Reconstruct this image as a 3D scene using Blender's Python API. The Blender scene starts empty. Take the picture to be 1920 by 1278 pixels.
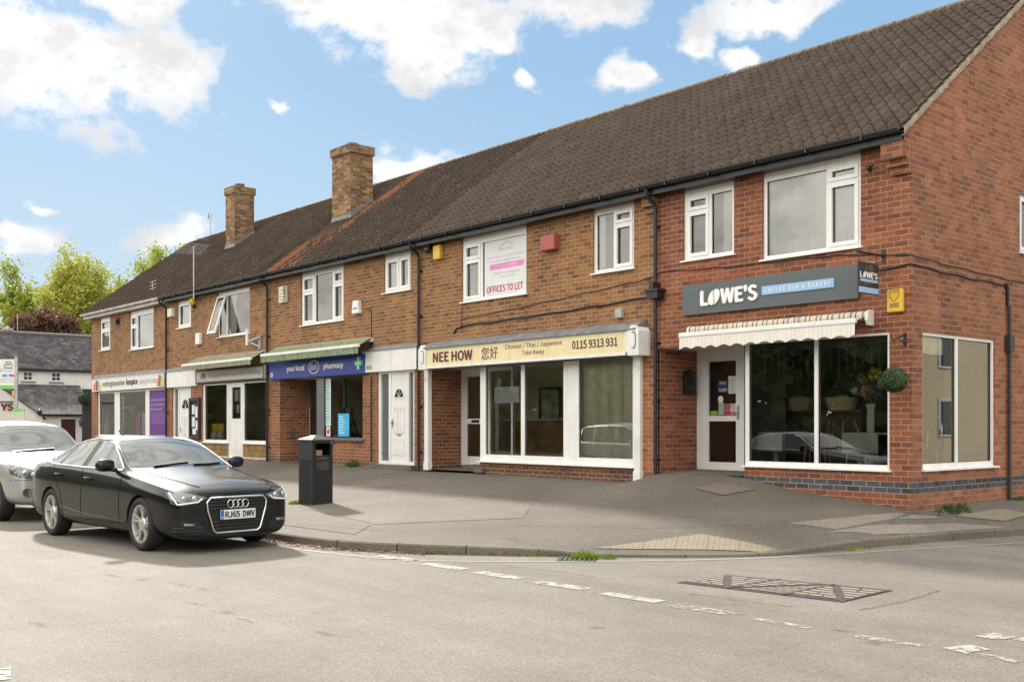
import bpy, bmesh, math, random
from math import sin, cos, pi, radians, sqrt, atan2, hypot
from mathutils import Vector, Matrix
from mathutils.bvhtree import BVHTree
import numpy as np
random.seed(7)
SC = bpy.context.scene
COL = SC.collection

# ------------------------------------------------------------------ camera
cam_d = bpy.data.cameras.new('camera'); cam = bpy.data.objects.new('camera', cam_d); COL.objects.link(cam)
cam.location = (7.8496, -14.4752, 1.64)
cam.rotation_euler = (radians(90), 0, pi/2 - 0.712)
cam_d.sensor_width = 36; cam_d.lens = 1979.2/1920*36
cam_d.shift_y = (797.4-639)/1920
cam_d.clip_start = .1; cam_d.clip_end = 3000
SC.camera = cam

# ------------------------------------------------------------------ light, sky, exposure
SUN_EL, SUN_DIR = radians(31), Vector((-.961, .276))
sun_d = bpy.data.lights.new('sun', 'SUN'); sun = bpy.data.objects.new('sun', sun_d); COL.objects.link(sun)
sun_d.energy = 2.9; sun_d.angle = radians(3.5); sun_d.color = (1, .93, .82)
tosun = Vector((SUN_DIR.x*cos(SUN_EL), SUN_DIR.y*cos(SUN_EL), sin(SUN_EL))).normalized()
sun.rotation_euler = tosun.to_track_quat('Z', 'Y').to_euler()
SC.view_settings.view_transform = 'Standard'; SC.view_settings.look = 'None'
SC.view_settings.exposure = .92; SC.view_settings.gamma = 1

W = bpy.data.worlds.new('World'); SC.world = W; W.use_nodes = True
def make_sky():
    nt = W.node_tree; nt.nodes.clear(); N = nt.nodes; L = nt.links
    def val(x, sock):
        if isinstance(x, (int, float)): sock.default_value = x
        else: L.new(x, sock)
    def math_(op, a, b=0.0, clamp=False):
        n = N.new('ShaderNodeMath'); n.operation = op; n.use_clamp = clamp
        val(a, n.inputs[0]); val(b, n.inputs[1]); return n.outputs[0]
    def mixc(f, a, b):
        n = N.new('ShaderNodeMix'); n.data_type = 'RGBA'; val(f, n.inputs[0])
        for s, c in ((6, a), (7, b)):
            if isinstance(c, tuple): n.inputs[s].default_value = (*c, 1)
            else: L.new(c, n.inputs[s])
        return n.outputs[2]
    def smooth(x, a, b):
        n = N.new('ShaderNodeMapRange'); n.interpolation_type = 'SMOOTHSTEP'; val(x, n.inputs[0])
        n.inputs[1].default_value = a; n.inputs[2].default_value = b; return n.outputs[0]
    out = N.new('ShaderNodeOutputWorld'); bg = N.new('ShaderNodeBackground'); L.new(bg.outputs[0], out.inputs[0])
    sky = N.new('ShaderNodeTexSky'); sky.sky_type = 'NISHITA'; sky.sun_disc = False
    sky.sun_elevation = SUN_EL; sky.sun_rotation = atan2(SUN_DIR.x, SUN_DIR.y)
    sky.air_density = 1.0; sky.dust_density = .6; sky.ozone_density = 1.5
    tc = N.new('ShaderNodeTexCoord'); sep = N.new('ShaderNodeSeparateXYZ'); L.new(tc.outputs['Generated'], sep.inputs[0])
    x, y, z = sep.outputs
    az = math_('ARCTAN2', y, x)
    el = math_('ARCSINE', z)
    n1 = N.new('ShaderNodeTexNoise'); n1.inputs['Scale'].default_value = 15; n1.inputs['Detail'].default_value = 10; n1.inputs['Roughness'].default_value = .62
    mp = N.new('ShaderNodeMapping'); mp.inputs['Scale'].default_value = (1, 1, 1.5); L.new(tc.outputs['Generated'], mp.inputs[0]); L.new(mp.outputs[0], n1.inputs[0])
    nz = n1.outputs[0]
    n2 = N.new('ShaderNodeTexNoise'); n2.inputs['Scale'].default_value = 2.6; n2.inputs['Detail'].default_value = 6; L.new(mp.outputs[0], n2.inputs[0])
    blobs = [(2.831,.300,.068,.040),(2.751,.305,.055,.042),(2.865,.323,.040,.03),(2.570,.375,.100,.042),(2.485,.362,.071,.034),(2.520,.335,.040,.020),(2.379,.379,.070,.022),(2.196,.366,.052,.019),(2.314,.319,.030,.014),(2.211,.326,.018,.010),(2.256,.339,.016,.013),(2.530,.236,.038,.024),(2.648,.291,.017,.007),(2.865,.160,.032,.016),(2.724,.168,.034,.016),(2.858,.188,.015,.005),(2.412,.315,.012,.008),(2.445,.347,.020,.013),(2.778,.358,.055,.013)]
    acc = None
    nw = N.new('ShaderNodeTexNoise'); nw.inputs['Scale'].default_value = 20; nw.inputs['Detail'].default_value = 6; L.new(tc.outputs['Generated'], nw.inputs[0])
    sw = N.new('ShaderNodeSeparateXYZ'); L.new(nw.outputs['Color'], sw.inputs[0])
    azw = math_('ADD', az, math_('MULTIPLY', math_('SUBTRACT', sw.outputs[0], .5), .085)); elw = math_('ADD', el, math_('MULTIPLY', math_('SUBTRACT', sw.outputs[1], .5), .05))
    for a, e, ra, re in blobs:
        da = math_('DIVIDE', math_('SUBTRACT', azw, a), ra*1.25); de = math_('DIVIDE', math_('SUBTRACT', elw, e), re*1.25)
        d = math_('SQRT', math_('ADD', math_('MULTIPLY', da, da), math_('MULTIPLY', de, de)))
        v = math_('SUBTRACT', 1.0, d)
        acc = v if acc is None else math_('MAXIMUM', acc, v)
    # the part of the sky before the camera: clouds where they stand; the rest, out of view: added broken cloud, heavier behind
    front = smooth(math_('ABSOLUTE', math_('SUBTRACT', az, 2.53)), .62, .42)
    front = math_('MULTIPLY', front, smooth(el, .50, .42))
    dens = math_('ADD', math_('MAXIMUM', acc, -.55), math_('MULTIPLY', math_('SUBTRACT', nz, .5), 3.6))
    c_front = smooth(dens, -.06, .62)
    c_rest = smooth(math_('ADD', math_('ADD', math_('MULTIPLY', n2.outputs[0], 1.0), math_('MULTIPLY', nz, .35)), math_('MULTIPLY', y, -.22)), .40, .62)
    cl = math_('ADD', math_('MULTIPLY', c_front, front), math_('MULTIPLY', c_rest, math_('SUBTRACT', 1.0, front)))
    # whiter tops, faintly grey hearts; clouds out of view behind the camera are boosted to light the shopfronts
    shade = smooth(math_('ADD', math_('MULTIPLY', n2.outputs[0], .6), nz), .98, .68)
    back_fill = smooth(math_('SUBTRACT', y, math_('MULTIPLY', z, .75)), .25, -.75)
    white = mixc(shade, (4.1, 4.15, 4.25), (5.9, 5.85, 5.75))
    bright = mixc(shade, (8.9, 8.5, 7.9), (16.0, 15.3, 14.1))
    ccol = mixc(back_fill, white, bright)
    haze = mixc(smooth(el, .30, .0), sky.outputs[0], (4.6, 5.1, 5.4))
    blue = mixc(.9, haze, mixc(smooth(el, .0, .36), (3.2, 4.05, 4.65), (1.62, 2.75, 4.05)))
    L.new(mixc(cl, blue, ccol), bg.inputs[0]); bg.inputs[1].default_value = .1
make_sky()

# ------------------------------------------------------------------ helpers: materials
MATS = {}
def nodes_of(name):
    m = bpy.data.materials.new(name); m.use_nodes = True
    nt = m.node_tree; b = nt.nodes['Principled BSDF']; return m, nt, b
def M(name, col, rough=.5, metal=0, var=.12, vscale=6, bump=0, bscale=60, coat=0, spec=.5, detail=4, streak=0):
    if name in MATS: return MATS[name]
    m, nt, b = nodes_of(name)
    N, L = nt.nodes, nt.links
    tc = N.new('ShaderNodeNewGeometry')
    n = N.new('ShaderNodeTexNoise'); n.inputs['Scale'].default_value = vscale; n.inputs['Detail'].default_value = detail
    L.new(tc.outputs['Position'], n.inputs[0])
    r = N.new('ShaderNodeMapRange'); r.inputs[1].default_value = .3; r.inputs[2].default_value = .7
    r.inputs[3].default_value = 1-var; r.inputs[4].default_value = 1+var; L.new(n.outputs[0], r.inputs[0])
    mx = N.new('ShaderNodeMix'); mx.data_type = 'RGBA'; mx.blend_type = 'MULTIPLY'; mx.inputs[0].default_value = 1
    mx.inputs[6].default_value = (*col, 1); L.new(r.outputs[0], mx.inputs[7]); L.new(mx.outputs[2], b.inputs['Base Color'])
    if streak:      # run-off stains
        mp = N.new('ShaderNodeMapping'); mp.inputs['Scale'].default_value = (7, 7, .6); L.new(tc.outputs['Position'], mp.inputs[0])
        n3 = N.new('ShaderNodeTexNoise'); n3.inputs['Scale'].default_value = 1; n3.inputs['Detail'].default_value = 7; n3.inputs['Roughness'].default_value = .7; L.new(mp.outputs[0], n3.inputs[0])
        r3 = N.new('ShaderNodeMapRange'); r3.inputs[1].default_value = .5; r3.inputs[2].default_value = .72; r3.inputs[4].default_value = streak; L.new(n3.outputs[0], r3.inputs[0])
        m3 = N.new('ShaderNodeMix'); m3.data_type = 'RGBA'; L.new(r3.outputs[0], m3.inputs[0]); L.new(mx.outputs[2], m3.inputs[6]); m3.inputs[7].default_value = (col[0]*.45, col[1]*.42, col[2]*.34, 1); L.new(m3.outputs[2], b.inputs['Base Color'])
    b.inputs['Roughness'].default_value = rough; b.inputs['Metallic'].default_value = metal
    b.inputs['Coat Weight'].default_value = coat; b.inputs['Specular IOR Level'].default_value = spec
    b.inputs['Coat Roughness'].default_value = .03
    if bump:
        n2 = N.new('ShaderNodeTexNoise'); n2.inputs['Scale'].default_value = bscale; n2.inputs['Detail'].default_value = 5; L.new(tc.outputs['Position'], n2.inputs[0])
        bp = N.new('ShaderNodeBump'); bp.inputs['Strength'].default_value = bump; bp.inputs['Distance'].default_value = .02
        L.new(n2.outputs[0], bp.inputs['Height']); L.new(bp.outputs[0], b.inputs['Normal'])
    MATS[name] = m; return m

def glass(name, tint=(.97, .985, .98), refl=2.1):
    if name in MATS: return MATS[name]
    m = bpy.data.materials.new(name); m.use_nodes = True; nt = m.node_tree; nt.nodes.clear(); N, L = nt.nodes, nt.links
    o = N.new('ShaderNodeOutputMaterial'); mix = N.new('ShaderNodeMixShader'); t = N.new('ShaderNodeBsdfTransparent'); g = N.new('ShaderNodeBsdfGlossy')
    fr = N.new('ShaderNodeFresnel'); fr.inputs[0].default_value = refl
    t.inputs[0].default_value = (*tint, 1); g.inputs['Roughness'].default_value = .003
    L.new(fr.outputs[0], mix.inputs[0]); L.new(t.outputs[0], mix.inputs[1]); L.new(g.outputs[0], mix.inputs[2]); L.new(mix.outputs[0], o.inputs[0])
    MATS[name] = m; return m

class G:
    """small node-graph writer"""
    def __init__(s, nt): s.N, s.L = nt.nodes, nt.links
    def val(s, x, sock):
        if isinstance(x, (int, float)): sock.default_value = x
        elif isinstance(x, tuple): sock.default_value = (*x, 1) if len(x) == 3 and len(sock.default_value) == 4 else x
        else: s.L.new(x, sock)
    def m(s, op, a, b=0.0, c=None, clamp=False):
        n = s.N.new('ShaderNodeMath'); n.operation = op; n.use_clamp = clamp; s.val(a, n.inputs[0]); s.val(b, n.inputs[1])
        if c is not None: s.val(c, n.inputs[2])
        return n.outputs[0]
    def mix(s, f, a, b, mode='MIX'):
        n = s.N.new('ShaderNodeMix'); n.data_type = 'RGBA'; n.blend_type = mode; s.val(f, n.inputs[0]); s.val(a, n.inputs[6]); s.val(b, n.inputs[7]); return n.outputs[2]
    def noise(s, vec, scale, detail=4, rough=.55):
        n = s.N.new('ShaderNodeTexNoise'); n.inputs['Scale'].default_value = scale; n.inputs['Detail'].default_value = detail; n.inputs['Roughness'].default_value = rough
        s.val(vec, n.inputs[0]); return n.outputs[0]
    def rng(s, x, a, b, c=0.0, d=1.0, sm=True):
        n = s.N.new('ShaderNodeMapRange'); n.interpolation_type = 'SMOOTHSTEP' if sm else 'LINEAR'; s.val(x, n.inputs[0])
        for i, v in ((1, a), (2, b), (3, c), (4, d)): s.val(v, n.inputs[i])
        return n.outputs[0]
    def ramp(s, x, stops, const=False):
        n = s.N.new('ShaderNodeValToRGB'); s.val(x, n.inputs[0]); r = n.color_ramp
        if const: r.interpolation = 'CONSTANT'
        while len(r.elements) < len(stops): r.elements.new(.5)
        for e, (p, c) in zip(r.elements, stops): e.position = p; e.color = (*c, 1)
        return n.outputs[0]
    def pos(s):
        g = s.N.new('ShaderNodeNewGeometry'); return g.outputs['Position'], g.outputs['True Normal']
    def sep(s, v):
        n = s.N.new('ShaderNodeSeparateXYZ'); s.val(v, n.inputs[0]); return n.outputs
    def comb(s, x, y, z):
        n = s.N.new('ShaderNodeCombineXYZ'); s.val(x, n.inputs[0]); s.val(y, n.inputs[1]); s.val(z, n.inputs[2]); return n.outputs[0]
    def bump(s, h, b, strength=.4, dist=.01):
        n = s.N.new('ShaderNodeBump'); n.inputs['Strength'].default_value = strength; n.inputs['Distance'].default_value = dist
        s.val(h, n.inputs['Height']); s.L.new(n.outputs[0], b.inputs['Normal'])

ROW = .0845
def brick_mat(name, stops, mortar, band=False, redden=0, lighten=0, grime=True):
    if name in MATS: return MATS[name]
    m, nt, b = nodes_of(name); g = G(nt)
    P, Nn = g.pos(); x, y, z = g.sep(P); nx, ny, nz_ = g.sep(Nn)
    side = g.m('GREATER_THAN', g.m('ABSOLUTE', nx), .7)
    u = g.m('ADD', g.m('MULTIPLY', x, g.m('SUBTRACT', 1.0, side)), g.m('MULTIPLY', y, side))
    wob = g.m('MULTIPLY', g.m('SUBTRACT', g.noise(P, 7, 2), .5), .007)
    vec = g.comb(g.m('ADD', u, g.m('ADD', 50.0, wob)), g.m('ADD', g.m('SUBTRACT', z, .807 - ROW*100), wob), 0.0)
    bk = g.N.new('ShaderNodeTexBrick'); g.L.new(vec, bk.inputs['Vector'])
    bk.inputs['Scale'].default_value = 1; bk.inputs['Brick Width'].default_value = .225; bk.inputs['Row Height'].default_value = ROW
    bk.inputs['Mortar Size'].default_value = .0068; bk.inputs['Mortar Smooth'].default_value = .25; bk.inputs['Bias'].default_value = 0
    bk.inputs['Color1'].default_value = (0, 0, 0, 1); bk.inputs['Color2'].default_value = (1, 1, 1, 1); bk.inputs['Mortar'].default_value = (.5, .5, .5, 1)
    c = g.ramp(bk.outputs['Color'], stops)
    if redden:   # the lower walls and piers are of a redder brick
        low = g.rng(z, 2.95, 2.85)
        c = g.mix(g.m('MULTIPLY', low, redden), c, g.ramp(bk.outputs['Color'], [(0, (.16, .065, .042)), (.3, (.27, .085, .045)), (.65, (.34, .12, .055)), (1, (.22, .075, .05))]))
    fine = g.noise(P, 55, 6, .7)
    c = g.mix(1.0, c, g.ramp(fine, [(.25, (.62, .62, .62)), (.75, (1.32, 1.3, 1.26))]), 'MULTIPLY')
    big = g.noise(P, .55, 3)
    c = g.mix(1.0, c, g.ramp(big, [(.3, (.80, .78, .76)), (.7, (1.18, 1.18, 1.18))]), 'MULTIPLY')
    stv = g.noise(g.comb(g.m('MULTIPLY', x, 2.2), g.m('MULTIPLY', y, 2.2), g.m('MULTIPLY', z, .22)), 1.0, 5, .65)
    c = g.mix(1.0, c, g.ramp(stv, [(.3, (.78, .76, .75)), (.5, (1, 1, 1)), (.75, (1.12, 1.11, 1.10))]), 'MULTIPLY')
    if band:
        on = g.m('MULTIPLY', g.m('LESS_THAN', z, .807), g.m('GREATER_THAN', z, .807-2*ROW))
        c = g.mix(on, c, g.ramp(bk.outputs['Color'], [(0, (.030, .033, .042)), (.5, (.055, .06, .075)), (1, (.075, .078, .09))]))
        foot = g.rng(g.m('ADD', z, g.m('MULTIPLY', g.noise(P, 4, 4), .12)), .62, .44)
        c = g.mix(g.m('MULTIPLY', foot, .55), c, (.13, .075, .055))
    elif grime:  # damp dark courses at the foot of the wall
        foot = g.rng(g.m('ADD', z, g.m('MULTIPLY', g.noise(P, 5, 4), .1)), .86, .76)
        c = g.mix(g.m('MULTIPLY', foot, .72), c, (.075, .05, .04))
    mo = g.mix(1.0, mortar, g.ramp(g.noise(P, 3.5, 4), [(.3, (.62, .6, .58)), (.7, (1.2, 1.2, 1.2))]), 'MULTIPLY')
    c = g.mix(bk.outputs['Fac'], c, mo)
    g.L.new(c, b.inputs['Base Color']); b.inputs['Roughness'].default_value = .88
    h = g.m('SUBTRACT', g.m('MULTIPLY', fine, .35), bk.outputs['Fac'])
    g.bump(h, b, .65, .012)
    MATS[name] = m; return m
OLD = [(0, (.135, .066, .032)), (.2, (.20, .092, .038)), (.45, (.26, .122, .047)), (.7, (.31, .150, .058)), (.88, (.235, .110, .045)), (1, (.33, .120, .055))]
RED = [(0, (.155, .050, .028)), (.25, (.215, .066, .034)), (.55, (.285, .090, .043)), (.85, (.24, .075, .038)), (1, (.33, .118, .058))]
GAB = [(0, (.19, .068, .040)), (.3, (.255, .090, .048)), (.6, (.30, .112, .057)), (.85, (.345, .136, .070)), (1, (.275, .098, .051))]

def tile_mat(name, base, dark, orange=None, moss=.3):
    m, nt, b = nodes_of(name); g = G(nt)
    P, _ = g.pos(); x, y, z = g.sep(P)
    cx = g.m('FLOOR', g.m('DIVIDE', g.m('ADD', x, 100.0), .2)); cy = g.m('FLOOR', g.m('DIVIDE', g.m('ADD', y, .36), .241))
    wn = g.N.new('ShaderNodeTexWhiteNoise'); wn.noise_dimensions = '3D'; g.L.new(g.comb(cx, cy, 0.0), wn.inputs['Vector'])
    r = wn.outputs['Value']
    c = g.ramp(r, [(0, tuple(.5*(a+b) for a, b in zip(dark, base))), (.5, base), (1, tuple(v*1.18 for v in base))])
    n1 = g.noise(P, 1.1, 5); c = g.mix(1.0, c, g.ramp(n1, [(.3, (.86, .86, .87)), (.7, (1.1, 1.09, 1.07))]), 'MULTIPLY')
    n2 = g.noise(P, 26, 6, .7); c = g.mix(1.0, c, g.ramp(n2, [(.3, (.65, .65, .65)), (.7, (1.3, 1.3, 1.3))]), 'MULTIPLY')
    lich = g.m('MULTIPLY', g.rng(g.noise(P, 9, 5), .60, .70), moss)
    c = g.mix(lich, c, (.22, .205, .13))
    if orange:
        dist = g.m('ABSOLUTE', g.m('SUBTRACT', x, orange))
        near = g.rng(dist, .42, .28)
        up = g.rng(y, -.4, 3.6, .35, .92)
        p = g.m('MULTIPLY', near, g.m('LESS_THAN', r, up))
        colrow = g.N.new('ShaderNodeTexWhiteNoise'); colrow.noise_dimensions = '1D'; g.L.new(cx, colrow.inputs['W'])
        low = g.m('MULTIPLY', g.m('MULTIPLY', g.rng(y, 1.9, .6), g.m('GREATER_THAN', colrow.outputs['Value'], .80)), g.rng(g.m('ABSOLUTE', g.m('ADD', g.m('SUBTRACT', x, orange), 1.5)), 2.0, 1.2))
        p = g.m('MAXIMUM', p, g.m('MULTIPLY', low, g.m('LESS_THAN', r, .75)))
        c = g.mix(g.m('MULTIPLY', p, .85), c, g.ramp(n2, [(.3, (.19, .078, .042)), (.7, (.32, .135, .072))]))
    g.L.new(c, b.inputs['Base Color']); b.inputs['Roughness'].default_value = .85; b.inputs['Specular IOR Level'].default_value = .18
    g.bump(n2, b, .35, .01)
    MATS[name] = m; return m

def asphalt_mat(name, dark, light, patchy=.25, cracks=0, stone=190, streak=False, spots=()):
    m, nt, b = nodes_of(name); g = G(nt)
    P, _ = g.pos(); x, y, z = g.sep(P)
    st = g.noise(P, stone, 2, .8); gr = g.noise(P, 62, 3, .85); md = g.noise(P, 24, 5, .75); bg = g.noise(P, .45, 4); b2 = g.noise(P, 2.1, 6, .65)
    c = g.mix(g.rng(st, .30, .70), dark, light)
    vo = g.N.new('ShaderNodeTexVoronoi'); vo.inputs['Scale'].default_value = 85; g.L.new(P, vo.inputs['Vector'])
    sx = g.sep(vo.outputs['Color'])[0]
    c = g.mix(1.0, c, g.ramp(sx, [(.08, (.76, .755, .75)), (.5, (1, 1, 1)), (.94, (1.26, 1.25, 1.23))]), 'MULTIPLY')      # stones in the binder
    c = g.mix(1.0, c, g.ramp(gr, [(.3, (.82, .82, .82)), (.7, (1.18, 1.18, 1.18))]), 'MULTIPLY')
    c = g.mix(1.0, c, g.ramp(md, [(.3, (.86, .86, .86)), (.7, (1.12, 1.12, 1.12))]), 'MULTIPLY')
    lo, hi = 1-patchy, 1+patchy*.7
    c = g.mix(1.0, c, g.ramp(bg, [(.32, (lo, lo, lo)), (.68, (hi, hi, hi))]), 'MULTIPLY')
    c = g.mix(1.0, c, g.ramp(b2, [(.3, (.90, .895, .89)), (.7, (1.08, 1.08, 1.08))]), 'MULTIPLY')
    if streak:
        sv = g.noise(g.comb(g.m('MULTIPLY', x, .10), g.m('MULTIPLY', y, 1.1), 0.0), 1.0, 4)
        c = g.mix(1.0, c, g.ramp(sv, [(.35, (.86, .86, .86)), (.65, (1.10, 1.10, 1.09))]), 'MULTIPLY')
    acc = None
    for a, e, ra, rb in spots:      # where the surface dressing has worn off
        dx = g.m('DIVIDE', g.m('SUBTRACT', x, a), ra); dy = g.m('DIVIDE', g.m('SUBTRACT', y, e), rb)
        v = g.m('SUBTRACT', 1.0, g.m('SQRT', g.m('ADD', g.m('MULTIPLY', dx, dx), g.m('MULTIPLY', dy, dy))))
        acc = v if acc is None else g.m('MAXIMUM', acc, v)
    if acc is not None:
        w = g.rng(g.m('ADD', acc, g.m('MULTIPLY', g.m('SUBTRACT', g.noise(P, 7, 6, .75), .5), 2.6)), .42, .75)
        c = g.mix(g.m('MULTIPLY', g.m('MULTIPLY', w, g.rng(md, .38, .55)), .72), c, tuple(v*.42 for v in dark))
    if cracks:
        vo = g.N.new('ShaderNodeTexVoronoi'); vo.feature = 'DISTANCE_TO_EDGE'; vo.inputs['Scale'].default_value = .34
        wv = g.N.new('ShaderNodeVectorMath'); wv.operation = 'ADD'; g.L.new(P, wv.inputs[0])
        nn = g.N.new('ShaderNodeTexNoise'); nn.inputs['Scale'].default_value = 2.4; nn.inputs['Detail'].default_value = 7; g.L.new(P, nn.inputs[0]); g.L.new(nn.outputs['Color'], wv.inputs[1])
        g.L.new(wv.outputs[0], vo.inputs['Vector'])
        cr = g.m('MULTIPLY', g.rng(vo.outputs['Distance'], .008, .002), g.rng(g.noise(P, .8, 3), .52, .62))
        c = g.mix(g.m('MULTIPLY', cr, cracks), c, tuple(v*.35 for v in dark))
    g.L.new(c, b.inputs['Base Color']); b.inputs['Roughness'].default_value = .8; b.inputs['Specular IOR Level'].default_value = .35
    g.bump(g.m('ADD', g.m('MULTIPLY', sx, .8), gr), b, .6, .006)
    MATS[name] = m; return m

def leaf_mat(name, c1, c2, c3, trans=.35):
    m, nt, b = nodes_of(name); g = G(nt)
    P, _ = g.pos(); oi = g.N.new('ShaderNodeObjectInfo')
    wn = g.N.new('ShaderNodeTexWhiteNoise'); 
    sn = g.N.new('ShaderNodeVectorMath'); sn.operation = 'SNAP'; sn.inputs[1].default_value = (.22, .22, .22); g.L.new(P, sn.inputs[0]); g.L.new(sn.outputs[0], wn.inputs['Vector'])
    c = g.ramp(g.m('ADD', g.m('MULTIPLY', wn.outputs['Value'], .6), g.m('MULTIPLY', g.noise(P, .35, 3), .4)), [(.1, c1), (.5, c2), (.9, c3)])
    g.L.new(c, b.inputs['Base Color']); b.inputs['Roughness'].default_value = .6
    tr = g.N.new('ShaderNodeBsdfTranslucent'); g.L.new(c, tr.inputs[0]); mx = g.N.new('ShaderNodeMixShader'); mx.inputs[0].default_value = trans
    out = nt.nodes['Material Output']; g.L.new(b.outputs[0], mx.inputs[1]); g.L.new(tr.outputs[0], mx.inputs[2]); g.L.new(mx.outputs[0], out.inputs[0])
    MATS[name] = m; return m

WHITE = M('white upvc', (.78, .78, .77), .32, var=.05, vscale=3, streak=.22)
WPAINT = M('white gloss board', (.75, .75, .73), .42, var=.06, vscale=4, streak=.32)
DIRTYW = M('weathered white paint', (.64, .62, .57), .5, var=.14, vscale=5, streak=.6)
BLACKP = M('black plastic', (.014, .014, .016), .38, var=.2)
GUTTER = M('black gutter', (.013, .014, .017), .4, var=.25, vscale=3)
LEAD = M('lead flashing', (.20, .21, .225), .55, metal=.3, var=.25, vscale=5, bump=.3, bscale=14)
ALU = M('anodised aluminium', (.42, .43, .44), .4, metal=.7)
DARKM = M('dark metal', (.03, .03, .033), .45, metal=.4)
GLASS = glass('window glass')
GLASSUP = glass('upper window glass', (.95, .97, .97), 2.25)
RUBBER = M('seal rubber', (.015, .015, .015), .6)

# ------------------------------------------------------------------ helpers: meshes and tagging
def tag(o, label=None, cat=None, group=None, kind=None):
    if label: o['label'] = label
    if cat: o['category'] = cat
    if group: o['group'] = group
    if kind: o['kind'] = kind
    return o
ORG = {}
def thing(name, loc, label, cat, group=None, rz=0, sz=1):
    o = bpy.data.objects.new(name, None); COL.objects.link(o); o.location = loc; o.empty_display_size = .2
    o.rotation_euler = (0, 0, rz); o.scale = (1, 1, sz)
    ORG[o.name] = Vector(loc); return tag(o, label, cat, group)

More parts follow.
